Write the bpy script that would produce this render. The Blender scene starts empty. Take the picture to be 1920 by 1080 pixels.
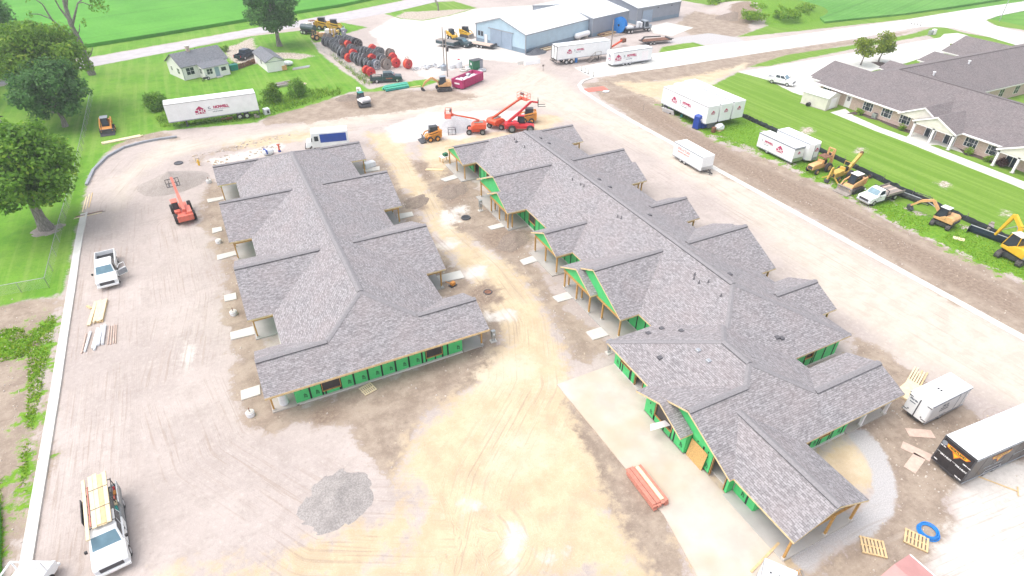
import bpy, bmesh, math, random
import numpy as np
from mathutils import Vector, Matrix, noise as mnoise
random.seed(7); RNG = np.random.default_rng(11)
SC = bpy.context.scene; COL = SC.collection
PI = math.pi
# ---------------------------------------------------------------- camera, world, sun, exposure
cam = bpy.data.cameras.new('camera'); camo = bpy.data.objects.new('camera', cam); COL.objects.link(camo)
cam.sensor_width = 36; cam.lens = 20.918; cam.clip_start = .5; cam.clip_end = 6000
camo.matrix_world = Matrix((((0.894863, 0.25698, -0.364941, 0), (-0.446274, 0.529406, -0.721505, 0), (0.00778963, 0.808511, 0.588429, 37), (0, 0, 0, 1))))
SC.camera = camo
SUN_EL, SUN_AZ = math.radians(64), math.radians(-70)      # azimuth clockwise from +Y; thin overcast
W = bpy.data.worlds.new('World'); SC.world = W; W.use_nodes = True
nt = W.node_tree; sky = nt.nodes.new('ShaderNodeTexSky'); sky.sky_type = 'NISHITA'; sky.sun_disc = False
sky.sun_elevation = SUN_EL; sky.sun_rotation = SUN_AZ; sky.air_density = 1.0; sky.dust_density = 3.0; sky.ozone_density = 1.0
bg = nt.nodes['Background']; bg.inputs['Strength'].default_value = .15
hs = nt.nodes.new('ShaderNodeHueSaturation'); hs.inputs['Saturation'].default_value = .35; nt.links.new(sky.outputs[0], hs.inputs['Color']); nt.links.new(hs.outputs[0], bg.inputs[0])   # thin white cloud
sl = bpy.data.lights.new('sun', 'SUN'); sl.energy = .7; sl.angle = math.radians(60); sl.color = (1, .95, .88)
so = bpy.data.objects.new('sun', sl); COL.objects.link(so); so.location = (0, 0, 90)
sd = Vector((math.sin(SUN_AZ)*math.cos(SUN_EL), math.cos(SUN_AZ)*math.cos(SUN_EL), math.sin(SUN_EL)))
so.rotation_euler = (-sd).to_track_quat('-Z', 'Y').to_euler()
SC.view_settings.view_transform = 'Standard'; SC.view_settings.look = 'None'; SC.view_settings.gamma = 1
SC.view_settings.use_curve_mapping = False; SC.view_settings.exposure = 1.2

# ---------------------------------------------------------------- node helper
class NT:
    def __init__(s, name):
        s.m = bpy.data.materials.new(name); s.m.use_nodes = True; s.t = s.m.node_tree
        s.b = s.t.nodes['Principled BSDF']; s.out = s.t.nodes['Material Output']
    def n(s, typ, **kw):
        x = s.t.nodes.new(typ)
        for k, v in kw.items(): setattr(x, k, v)
        return x
    def put(s, sock, v):
        if hasattr(v, 'is_output') or hasattr(v, 'links'): s.t.links.new(v, sock)
        elif isinstance(v, (tuple, list)) and len(v) == 3 and sock.type == 'RGBA': sock.default_value = (*v, 1)
        else: sock.default_value = v
    def math(s, op, a, b=0., c=None):
        x = s.n('ShaderNodeMath', operation=op); s.put(x.inputs[0], a); s.put(x.inputs[1], b)
        if c is not None: s.put(x.inputs[2], c)
        return x.outputs[0]
    def mix(s, f, a, b, bt='MIX'):
        x = s.n('ShaderNodeMix', data_type='RGBA', blend_type=bt); s.put(x.inputs[0], f); s.put(x.inputs[6], a); s.put(x.inputs[7], b)
        return x.outputs[2]
    def noise(s, vec, scale, detail=4., rough=.6, dist=0.):
        x = s.n('ShaderNodeTexNoise'); s.put(x.inputs['Vector'], vec); x.inputs['Scale'].default_value = scale
        x.inputs['Detail'].default_value = detail; x.inputs['Roughness'].default_value = rough; x.inputs['Distortion'].default_value = dist
        return x.outputs[0]
    def step(s, v, lo, hi):
        x = s.n('ShaderNodeMapRange', interpolation_type='SMOOTHSTEP'); s.put(x.inputs[0], v); x.inputs[1].default_value = lo; x.inputs[2].default_value = hi
        return x.outputs[0]
    def attr(s, name, col=False):
        x = s.n('ShaderNodeAttribute', attribute_name=name); return x.outputs[0] if col else x.outputs[2]
    def pos(s): return s.n('ShaderNodeNewGeometry').outputs[0]
    def obj(s): return s.n('ShaderNodeTexCoord').outputs[3]
    def uv(s): return s.n('ShaderNodeTexCoord').outputs[2]
    def scale(s, v, k):
        x = s.n('ShaderNodeVectorMath', operation='MULTIPLY'); s.put(x.inputs[0], v); x.inputs[1].default_value = k; return x.outputs[0]
    def comb(s, a, b, c=0.):
        x = s.n('ShaderNodeCombineXYZ'); s.put(x.inputs[0], a); s.put(x.inputs[1], b); s.put(x.inputs[2], c); return x.outputs[0]
    def bump(s, h, strength=.3, dist=.05):
        x = s.n('ShaderNodeBump'); x.inputs[0].default_value = strength; x.inputs[1].default_value = dist; s.put(x.inputs['Height'], h)
        s.t.links.new(x.outputs[0], s.b.inputs['Normal'])
    def done(s, col, rough=.8, metal=0., spec=None):
        s.put(s.b.inputs['Base Color'], col); s.put(s.b.inputs['Roughness'], rough); s.put(s.b.inputs['Metallic'], metal)
        if spec is not None: s.b.inputs['Specular IOR Level'].default_value = spec
        return s.m
def simple(name, col, rough=.6, metal=0., var=.25, sc=2.5, dirt=.15, bump=0.):
    k = NT(name); o = k.obj()
    n1 = k.noise(o, sc, 5); n2 = k.noise(o, sc*9, 3)
    dk = tuple(c*(1-var) for c in col); lt = tuple(min(1, c*(1+var*.6)) for c in col)
    c = k.mix(k.step(n1, .3, .7), dk, lt)
    if dirt: c = k.mix(k.math('MULTIPLY', k.step(n2, .5, .75), dirt), c, (.33, .28, .24))
    if bump: k.bump(n2, bump, .02)
    return k.done(c, rough, metal)
M = {}
M['paint_white'] = simple('white_paint', (.86, .86, .86), .35, 0, .05, 1.2, .08)
M['siding_white'] = simple('white_siding', (.90, .85, .86), .6, 0, .04, 1, .1)
M['paint_cream'] = simple('cream_paint', (.72, .67, .60), .5, 0, .08, 1, .1)
M['paint_black'] = simple('black_paint', (.02, .02, .022), .35, 0, .3, 1, .06)
M['trim_grey'] = simple('grey_trim', (.33, .35, .39), .45, .2, .15)
M['alu'] = simple('bright_metal', (.6, .61, .63), .35, .8, .1)
M['steel'] = simple('dark_steel', (.09, .09, .1), .5, .4, .3)
M['galv'] = simple('galvanised_metal', (.42, .44, .45), .45, .7, .15)
M['rubber'] = simple('tyre_rubber', (.03, .03, .032), .85, 0, .3, 4, .35)
M['track'] = simple('rubber_track', (.06, .055, .055), .85, 0, .3, 4, .5)
M['rim'] = simple('wheel_rim', (.62, .62, .63), .4, .5, .1)
M['rust'] = simple('rusty_metal', (.22, .10, .06), .8, .1, .4)
M['orange'] = simple('orange_paint', (.75, .30, .05), .45, 0, .12, 2, .15)
M['orange_pale'] = simple('faded_orange_paint', (.72, .40, .17), .5, 0, .15, 2, .2)
M['yellow'] = simple('yellow_paint', (.78, .46, .03), .4, 0, .1, 2, .15)
M['yellow_old'] = simple('faded_yellow_paint', (.62, .40, .08), .55, 0, .2, 3, .3)
M['red_orange'] = simple('red_orange_paint', (.72, .09, .03), .4, 0, .1, 2, .1)
M['red'] = simple('red_paint', (.62, .02, .035), .4, 0, .1, 2, .1)
M['red_faded'] = simple('salmon_red_paint', (.68, .16, .11), .5, 0, .15, 2, .15)
M['crimson'] = simple('crimson_print', (.45, .015, .10), .5, 0, .08, 1, 0)
M['ink'] = simple('grey_print', (.10, .12, .16), .6, 0, .05, 1, 0)
M['magenta'] = simple('magenta_steel', (.46, .03, .14), .55, 0, .15, 2, .15)
M['navy'] = simple('navy_blue', (.02, .07, .36), .35, 0, .1, 2, .05)
M['blue'] = simple('bright_blue_plastic', (.02, .22, .62), .4, 0, .12, 2, .05)
M['porta'] = simple('blue_toilet_plastic', (.012, .06, .34), .4, 0, .12, 2, .06)
M['teal'] = simple('teal_plastic', (.01, .24, .21), .5, 0, .15, 2, .1)
M['green_box'] = simple('green_steel', (.015, .15, .07), .5, 0, .15, 2, .1)
M['green_pipe'] = simple('green_pipe_plastic', (.12, .58, .40), .4, 0, .1, 2, .05)
M['truck_dark'] = simple('dark_blue_paint', (.02, .035, .06), .3, .2, .2, 2, .05)
M['truck_green'] = simple('dark_green_paint', (.04, .075, .085), .35, .1, .2, 2, .12)
M['silver'] = simple('silver_paint', (.34, .38, .43), .3, .5, .08, 2, .05)
M['grey_machine'] = simple('grey_machine_paint', (.24, .25, .26), .5, .1, .15)
M['wood'] = simple('pale_lumber', (.66, .48, .26), .75, 0, .15, 4, 0)
M['wood_light'] = simple('fresh_sawn_lumber', (.76, .63, .42), .75, 0, .12, 4, 0)
M['wood_post'] = simple('amber_post_lumber', (.55, .31, .10), .7, 0, .2, 5, 0)
M['wood_grey'] = simple('weathered_wood', (.30, .26, .23), .85, 0, .2, 4, .1)
M['osb'] = simple('strand_board', (.62, .38, .14), .8, 0, .25, 9, 0)
M['redwood'] = simple('pink_red_boards', (.56, .22, .16), .8, 0, .15, 5, .1)
M['pinkply'] = simple('pink_plywood', (.60, .45, .37), .85, 0, .12, 3, .2)
M['zip'] = simple('green_sheathing', (.075, .54, .17), .6, 0, .08, 1.5, .03)
M['tape'] = simple('black_seam_tape', (.012, .03, .02), .6, 0, .2, 3, 0)
M['fascia'] = simple('fascia_board', (.72, .56, .32), .75, 0, .12, 4, 0)
M['soffit'] = simple('roof_plywood', (.45, .32, .18), .85, 0, .2, 4, 0)
M['cap'] = simple('ridge_cap_shingle', (.25, .235, .242), .9, 0, .16, 7, .05, .2)
M['vent'] = simple('ridge_vent_plastic', (.12, .115, .125), .8, 0, .2, 5, 0)
M['black_fabric'] = simple('black_silt_fabric', (.02, .027, .035), .7, 0, .4, 1.5, .1, .3)
M['glass'] = simple('window_glass', (.03, .045, .06), .08, 0, .3, .6, 0)
M['glass_sky'] = simple('windshield_glass', (.16, .27, .33), .06, 0, .2, .8, 0)
M['shrub_soil'] = simple('mulch', (.10, .07, .06), .9, 0, .3, 5, .1)
M['lamp'] = simple('clear_lamp', (.7, .72, .75), .15, 0, .05)
M['plastic_sheet'] = simple('white_plastic_sheet', (.75, .76, .78), .4, 0, .1, 2, .1)
M['black_graphic'] = simple('black_vinyl', (.03, .028, .032), .25, 0, .2, .7, .04)
M['graphic_yellow'] = simple('yellow_vinyl', (.80, .50, .02), .4, 0, .1, 1, 0)
M['graphic_orange'] = simple('orange_vinyl', (.70, .20, .03), .4, 0, .1, 1, 0)
M['red_roof'] = simple('pink_red_metal_roof', (.55, .27, .25), .45, .1, .08, 1, .1)
M['door_blue'] = simple('grey_blue_door', (.30, .38, .48), .5, .1, .06, 1, .05)
def ribbed(name, col, period=.3, rough=.45, var=.05):
    k = NT(name); u = k.uv(); x = k.n('ShaderNodeSeparateXYZ'); k.put(x.inputs[0], u)
    w = k.math('SINE', k.math('MULTIPLY', x.outputs[0], 2*PI/period))
    k.bump(k.step(w, .5, 1), .5, .03)
    n = k.noise(k.obj(), .7, 5)
    c = k.mix(k.step(n, .3, .7), tuple(v*(1-var*2) for v in col), col)
    c = k.mix(k.math('MULTIPLY', k.step(w, .7, 1), .10), c, tuple(v*.6 for v in col))
    return k.done(c, rough, .1)
M['blue_steel'] = ribbed('pale_blue_steel_siding', (.45, .60, .70))
M['grey_steel'] = ribbed('grey_steel_siding', (.31, .34, .40))
M['white_steel'] = ribbed('white_steel_roof', (.80, .81, .80))
M['wains'] = ribbed('blue_grey_wainscot_steel', (.22, .30, .38))
def shingles(name, c1, c2, w=.36, h=.15, big=.25):
    k = NT(name); u = k.uv(); b = k.n('ShaderNodeTexBrick', offset=.37, offset_frequency=2, squash=.8, squash_frequency=3)
    k.put(b.inputs['Vector'], u); b.inputs['Scale'].default_value = 1; b.inputs['Brick Width'].default_value = w; b.inputs['Row Height'].default_value = h
    b.inputs['Mortar Size'].default_value = .012; b.inputs['Mortar Smooth'].default_value = .3; b.inputs['Bias'].default_value = -.1
    k.put(b.inputs['Color1'], c1); k.put(b.inputs['Color2'], c2); k.put(b.inputs['Mortar'], tuple(v*.45 for v in c1))
    n = k.noise(u, .35, 5); n2 = k.noise(k.scale(u, (3.2, 7, 1)), 1., 2)
    c = k.mix(k.math('MULTIPLY', k.step(n2, .45, .7), .4), b.outputs[0], tuple(v*1.15 for v in c2))
    c = k.mix(k.math('MULTIPLY', k.step(n2, .48, .3), .55), c, tuple(v*.62 for v in c1))
    c = k.mix(k.math('MULTIPLY', k.step(n, .3, .75), big), c, (.34, .27, .26))
    k.bump(b.outputs['Fac'], -.35, .03)
    return k.done(c, .92, 0, .25)
M['shingle'] = shingles('grey_shingle', (.225, .21, .217), (.38, .36, .368))
M['shingle_old'] = shingles('brown_grey_shingle', (.165, .142, .142), (.245, .218, .218), .33, .14, .15)
M['shingle_house'] = shingles('worn_grey_shingle', (.16, .17, .19), (.23, .24, .26), .33, .14, .1)
def brickmat():
    k = NT('red_brick'); u = k.uv(); b = k.n('ShaderNodeTexBrick'); k.put(b.inputs['Vector'], u); b.inputs['Scale'].default_value = 1
    b.inputs['Brick Width'].default_value = .22; b.inputs['Row Height'].default_value = .075; b.inputs['Mortar Size'].default_value = .008
    k.put(b.inputs['Color1'], (.48, .30, .25)); k.put(b.inputs['Color2'], (.64, .47, .41)); k.put(b.inputs['Mortar'], (.55, .5, .45))
    c = k.mix(k.math('MULTIPLY', k.step(k.noise(u, 1.3, 4), .45, .7), .5), b.outputs[0], (.6, .45, .38)); return k.done(c, .85)
M['brick'] = brickmat()
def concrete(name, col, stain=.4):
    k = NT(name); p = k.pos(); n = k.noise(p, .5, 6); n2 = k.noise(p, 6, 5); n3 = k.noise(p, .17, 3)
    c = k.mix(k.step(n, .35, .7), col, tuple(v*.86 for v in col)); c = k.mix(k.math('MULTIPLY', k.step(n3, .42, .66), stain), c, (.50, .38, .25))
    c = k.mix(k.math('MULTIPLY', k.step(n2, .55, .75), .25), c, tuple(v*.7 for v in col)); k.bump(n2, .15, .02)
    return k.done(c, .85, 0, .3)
M['conc'] = concrete('pale_concrete', (.62, .60, .56), .12)
M['conc_white'] = concrete('new_white_concrete', (.66, .65, .61), .10)
M['conc_dirty'] = concrete('muddy_concrete', (.58, .515, .455), .60)
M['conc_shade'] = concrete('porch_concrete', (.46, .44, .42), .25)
M['asphalt'] = concrete('grey_road_surface', (.48, .45, .46), .05)
# ---------------------------------------------------------------- mesh builder
class MB:
    def __init__(s): s.v = []; s.f = []; s.mi = []; s.cur = 0
    def add(s, vs, fs):
        b = len(s.v); s.v += [tuple(p) for p in vs]; s.f += [tuple(b+i for i in f) for f in fs]; s.mi += [s.cur]*len(fs); return s
    def box(s, x0, x1, y0, y1, z0, z1): return s.frus((x0, x1, y0, y1, z0), (x0, x1, y0, y1, z1))
    def frus(s, b, t):
        vs = [(b[0], b[2], b[4]), (b[1], b[2], b[4]), (b[1], b[3], b[4]), (b[0], b[3], b[4]), (t[0], t[2], t[4]), (t[1], t[2], t[4]), (t[1], t[3], t[4]), (t[0], t[3], t[4])]
        return s.add(vs, [(3, 2, 1, 0), (4, 5, 6, 7), (0, 1, 5, 4), (1, 2, 6, 5), (2, 3, 7, 6), (3, 0, 4, 7)])
    def prism(s, prof, y0, y1, axis='y'):
        n = len(prof)
        def P(a, b, t): return (a, t, b) if axis == 'y' else ((t, a, b) if axis == 'x' else (a, b, t))
        vs = [P(a, b, y0) for a, b in prof]+[P(a, b, y1) for a, b in prof]
        return s.add(vs, [tuple(range(n)), tuple(range(2*n-1, n-1, -1))]+[(i+n, (i+1) % n+n, (i+1) % n, i) for i in range(n)])
    def beam(s, p0, p1, w, h, w1=None, h1=None, up=(0, 0, 1)):
        p0, p1 = Vector(p0), Vector(p1); d = (p1-p0).normalized(); up = Vector(up)
        if abs(d.dot(up)) > .98: up = Vector((1, 0, 0))
        r = d.cross(up).normalized(); u = r.cross(d); w1 = w if w1 is None else w1; h1 = h if h1 is None else h1
        vs = [p0+r*a*w/2+u*b*h/2 for a, b in ((-1, -1), (1, -1), (1, 1), (-1, 1))]+[p1+r*a*w1/2+u*b*h1/2 for a, b in ((-1, -1), (1, -1), (1, 1), (-1, 1))]
        return s.add(vs, [(3, 2, 1, 0), (4, 5, 6, 7), (0, 1, 5, 4), (1, 2, 6, 5), (2, 3, 7, 6), (3, 0, 4, 7)])
    def cyl(s, p0, p1, r0, r1=None, n=12, cap=True):
        p0, p1 = Vector(p0), Vector(p1); d = (p1-p0).normalized(); r1 = r0 if r1 is None else r1
        a = d.orthogonal().normalized(); b = d.cross(a)
        vs = [p0+(a*math.cos(2*PI*i/n)+b*math.sin(2*PI*i/n))*r0 for i in range(n)]+[p1+(a*math.cos(2*PI*i/n)+b*math.sin(2*PI*i/n))*r1 for i in range(n)]
        fs = [(i, (i+1) % n, (i+1) % n+n, i+n) for i in range(n)]
        if cap: fs += [tuple(range(n-1, -1, -1)), tuple(range(n, 2*n))]
        return s.add(vs, fs)
    def tube(s, pts, r, n=6):
        for a, b in zip(pts[:-1], pts[1:]): s.cyl(a, b, r, n=n)
        return s
    def torus(s, c, R, r, n=28, m=8, axis='z', sq=1.):
        vs, fs = [], []
        for i in range(n):
            a = 2*PI*i/n
            for j in range(m):
                b = 2*PI*j/m; q = R+r*math.cos(b); x, y, z = q*math.cos(a), q*math.sin(a)*sq, r*math.sin(b)
                if axis == 'y': x, y, z = x, z, y
                if axis == 'x': x, y, z = z, x, y
                vs.append((c[0]+x, c[1]+y, c[2]+z)); 
        for i in range(n):
            for j in range(m): fs.append((i*m+j, ((i+1) % n)*m+j, ((i+1) % n)*m+(j+1) % m, i*m+(j+1) % m))
        return s.add(vs, fs)
    def quad(s, *p): return s.add(p, [tuple(range(len(p)))])
    def patch(s, p00, p10, p11, p01, u0, u1, v0, v1, off=.012):
        a, b, c, d = map(Vector, (p00, p10, p11, p01)); nrm = (b-a).cross(d-a).normalized()*off
        L = lambda u, v: (a*(1-u)+b*u)*(1-v)+(d*(1-u)+c*u)*v+nrm
        return s.add([L(u0, v0), L(u1, v0), L(u1, v1), L(u0, v1)], [(0, 1, 2, 3)])
    def ball(s, c, rx, ry, rz, n=10, m=6, jit=0.):
        vs, fs = [(c[0], c[1], c[2]-rz)], []
        for j in range(1, m):
            t = PI*j/m-PI/2
            for i in range(n):
                a = 2*PI*i/n; k = 1+random.uniform(-jit, jit)
                vs.append((c[0]+rx*math.cos(t)*math.cos(a)*k, c[1]+ry*math.cos(t)*math.sin(a)*k, c[2]+rz*math.sin(t)*k))
        vs.append((c[0], c[1], c[2]+rz)); L = len(vs)-1
        for i in range(n): fs.append((0, 1+(i+1) % n, 1+i)); fs.append((L, L-n+i, L-n+(i+1) % n))
        for j in range(m-2):
            for i in range(n): fs.append((1+j*n+i, 1+j*n+(i+1) % n, 1+(j+1)*n+(i+1) % n, 1+(j+1)*n+i))
        return s.add(vs, fs)
    def mesh(s, name, mats):
        me = bpy.data.meshes.new(name); me.from_pydata(s.v, [], s.f)
        for m in (mats if isinstance(mats, (list, tuple)) else [mats]): me.materials.append(M[m] if isinstance(m, str) else m)
        me.polygons.foreach_set('material_index', s.mi); me.update(); return me
def boxuv(me):
    uv = me.uv_layers.new(name='UVMap'); co = me.vertices
    for p in me.polygons:
        n = p.normal; h = Vector((0, 0, 1)).cross(n)
        if h.length < 1e-4: h = Vector((1, 0, 0))
        h.normalize(); u = n.cross(h)
        for li in p.loop_indices:
            q = co[me.loops[li].vertex_index].co; uv.data[li].uv = (q.dot(h), q.dot(u))
def part(name, mb, mat, parent=None, bevel=0., label=None, uv=False, world=False, smooth=False):
    me = mb if isinstance(mb, bpy.types.Mesh) else mb.mesh(name, mat)
    if uv: boxuv(me)
    o = bpy.data.objects.new(name, me); COL.objects.link(o); o.parent = parent
    if world and parent is not None: o.location = -parent.location
    if bevel: b = o.modifiers.new('bevel', 'BEVEL'); b.width = bevel; b.segments = 2; b.limit_method = 'ANGLE'
    if smooth: me.polygons.foreach_set('use_smooth', [True]*len(me.polygons))
    if label: o['label'] = label
    return o
def tag(o, label, cat, group=None):
    o['label'] = label; o['category'] = cat
    if group: o['group'] = group
    return o
def thing(name, label, cat, loc=(0, 0, 0), rz=0., group=None):
    o = bpy.data.objects.new(name, None); COL.objects.link(o); o.location = loc if len(loc) == 3 else (*loc, 0); o.rotation_euler = (0, 0, rz)
    o.empty_display_size = .3
    return tag(o, label, cat, group)
def structure(o): o['kind'] = 'structure'; return o
def stuff(o): o['kind'] = 'stuff'; return o
def copy_tree(o, parent=None):
    c = o.copy(); COL.objects.link(c)
    if parent is not None: c.parent = parent
    for ch in list(o.children): copy_tree(ch, c)
    return c
def dup(o, loc, rz, label=None):
    c = copy_tree(o); c.location = loc if len(loc) == 3 else (*loc, 0); c.rotation_euler = (0, 0, rz)
    if label: c['label'] = label
    return c
def mid(a, b): return ((a[0]+b[0])/2, (a[1]+b[1])/2)
def head(a, b): return math.atan2(b[1]-a[1], b[0]-a[0])
TXT = {}
def text_mesh(body, size, mat, bold=.012, shear=0., spacing=1.):
    key = (body, size, mat, bold, shear, spacing)
    if key in TXT: return TXT[key]
    c = bpy.data.curves.new('lettering', 'FONT'); c.body = body; c.size = size; c.offset = bold; c.shear = shear; c.resolution_u = 2
    c.align_x = 'CENTER'; c.align_y = 'CENTER'; c.space_character = spacing
    o = bpy.data.objects.new('tmp', c); COL.objects.link(o); bpy.context.view_layer.update()
    me = bpy.data.meshes.new_from_object(o.evaluated_get(bpy.context.evaluated_depsgraph_get()))
    bpy.data.objects.remove(o); me.materials.clear(); me.materials.append(M[mat]); TXT[key] = me; return me
def lettering(parent, body, size, mat, loc, right, up=(0, 0, 1), name='lettering', **kw):
    me = text_mesh(body, size, mat, **kw); o = bpy.data.objects.new(name, me); COL.objects.link(o); o.parent = parent
    r = Vector(right).normalized(); u = Vector(up).normalized(); n = r.cross(u)
    mt = Matrix((r, u, n)).transposed().to_4x4(); mt.translation = Vector(loc)+n*.012; o.matrix_local = mt; return o
def wheel(parent, x, y, r, w, rim='rim', rr=.55):
    o = part('wheel', MB().cyl((x, y-w/2, r), (x, y+w/2, r), r, n=18), 'rubber', parent, bevel=r*.12)
    part('rim', MB().cyl((x, y-w/2-.012, r), (x, y+w/2+.012, r), r*rr, n=14), rim, o)
    return o

M['void'] = simple('interior_darkness', (.06, .052, .052), .5, 0, .15, 1, 0)  # shade of the rooms behind the openings, put into a flat dark colour

# ---------------------------------------------------------------- ground
def sdf(px, py, poly):
    poly = np.array(poly, float); d = np.full(px.shape, 1e9); ins = np.zeros(px.shape, bool); n = len(poly)
    for i in range(n):
        a, b = poly[i], poly[(i+1) % n]; e = b-a; l2 = max(1e-9, (e**2).sum())
        t = np.clip(((px-a[0])*e[0]+(py-a[1])*e[1])/l2, 0, 1)
        d = np.minimum(d, np.hypot(px-a[0]-t*e[0], py-a[1]-t*e[1]))
        c = ((a[1] > py) != (b[1] > py)) & (px < (b[0]-a[0])*(py-a[1])/((b[1]-a[1]) if b[1] != a[1] else 1e-9)+a[0]); ins ^= c
    return np.where(ins, d, -d)
Z = {}
Z['grass'] = [
  # lawn round the white house, the big trees and the reel yard
  [(-41.26, 145.61), (-20.86, 155.76), (11.94, 169.08), (25.43, 170.30), (24.09, 148.14), (25.37, 130.84), (27.19, 115.97), (31.71, 117.52), (39.60, 117.68), (42.77, 115.41), (36.89, 113.24), (27.58, 114.37), (23.89, 116.10), (12.93, 110.76), (7.66, 109.09), (5.17, 106.89), (-9.42, 109.55), (-12.37, 108.92), (-15.83, 106.23), (-17.06, 102.75), (-18.72, 95.37), (-18.87, 91.39), (-18.85, 83.46), (-19.07, 72.59), (-19.13, 65.79), (-19.47, 64.31), (-21.96, 65.11), (-27.22, 64.76)],
  [(23.73, 169.81), (26.49, 173.71), (35.91, 174.86), (40.93, 166.48), (32.55, 160.85), (28.00, 157.08), (25.00, 156.21)],
  [(49.73, 180.35), (66.26, 190.41), (74.37, 189.50), (77.00, 176.93), (65.32, 170.25), (56.45, 167.66), (51.69, 172.70)],
  # verge beyond the far road
  [(-45.30, 168.85), (-22.32, 164.16), (14.35, 177.92), (38.78, 186.84), (61.31, 197.18), (73.63, 211.72), (-6.14, 297.05), (-53.63, 216.86)],
  # right lawn, brick building surroundings
  [(89.78, 89.61), (101.27, 94.25), (96.33, 73.36), (96.42, 68.07), (94.74, 33.74), (94.86, 22.79), (79.27, 15.92), (80.21, 25.83), (80.43, 30.89), (77.15, 38.53), (78.65, 47.82), (79.28, 57.97), (81.90, 72.01), (84.05, 81.73)],
  [(95.99, 68.27), (109.03, 76.91), (108.90, 80.67), (144.05, 85.75), (207.70, 84.57), (168.84, 38.57), (94.66, 12.78), (97.86, 35.44)],
  [(101.27, 94.25), (102.74, 87.42), (101.14, 79.53), (101.81, 76.76), (105.79, 77.71), (104.65, 72.04), (106.66, 67.86), (106.84, 17.01), (89.46, 10.97), (92.28, 32.40), (90.73, 48.11), (93.16, 65.84), (94.95, 72.12)],
  # verges of the concrete road
  [(122.18, 99.82), (143.52, 99.53), (164.77, 100.38), (183.12, 103.82), (181.30, 95.34), (184.87, 82.80), (201.18, 69.68), (195.28, 67.08), (159.97, 83.39), (169.92, 98.02), (140.05, 96.76), (110.34, 94.84), (105.45, 96.21)],
  [(99.13, 117.75), (109.23, 118.10), (109.47, 112.99), (103.59, 111.47), (94.56, 113.08)],
  [(122.40, 117.33), (142.92, 115.43), (182.37, 112.80), (208.36, 113.71), (251.35, 112.44), (298.38, 112.55), (273.36, 177.03), (169.83, 180.75), (140.87, 161.70), (143.74, 151.30), (148.79, 136.46), (139.77, 123.53)],
  [(203.06, 103.44), (218.87, 107.32), (243.56, 108.40), (201.18, 69.68), (199.68, 90.19), (197.55, 96.57)],
]
Z['weed'] = [
  [(-21.50, 61.05), (-19.38, 61.13), (-19.40, 55.70), (-19.44, 49.00), (-19.62, 44.04), (-19.30, 39.52), (-19.38, 38.07), (-19.85, 39.79), (-20.22, 45.53), (-20.65, 50.98), (-21.41, 56.68)],
  [(-25.72, 60.89), (-22.28, 60.35), (-20.98, 57.30), (-21.31, 55.19), (-24.79, 55.19)],
  [(-23.36, 42.55), (-20.95, 40.33), (-20.11, 35.23), (-19.74, 31.79), (-21.51, 31.92)],
  [(75.36, 83.87), (74.24, 72.84), (72.46, 57.90), (75.04, 54.14), (73.74, 47.37), (75.20, 41.77), (76.08, 37.78), (77.76, 24.50), (77.24, 16.91), (75.13, 15.93), (73.46, 22.16), (72.77, 25.71), (74.65, 32.55), (71.93, 35.56), (73.46, 47.13), (73.06, 58.48), (70.65, 67.53), (71.17, 76.80)],
  [(78.51, 63.79), (84.03, 61.17), (79.41, 48.43), (77.70, 38.92), (80.57, 29.69), (79.53, 24.89), (74.87, 22.38), (72.78, 26.91), (72.90, 35.53), (73.46, 47.13), (74.67, 56.85), (74.02, 61.62)],
  [(73.03, 84.96), (79.95, 83.66), (85.57, 82.68), (82.48, 72.60), (79.61, 58.27), (78.52, 50.44), (74.44, 53.60), (73.06, 58.48), (73.12, 62.99), (71.67, 68.04), (71.76, 75.40)],
  [(-10.91, 121.69), (-9.39, 111.10), (5.31, 107.94), (9.16, 110.14), (17.33, 113.75), (21.60, 115.09), (22.58, 119.21), (14.81, 121.06), (7.51, 117.72), (-9.19, 122.41)],
]
Z['weed'] += [[(151.98, 160.59), (185.97, 173.67), (176.68, 136.54), (155.64, 117.70), (144.85, 117.17), (138.82, 122.60), (145.38, 134.08), (151.30, 144.43)]]
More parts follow.
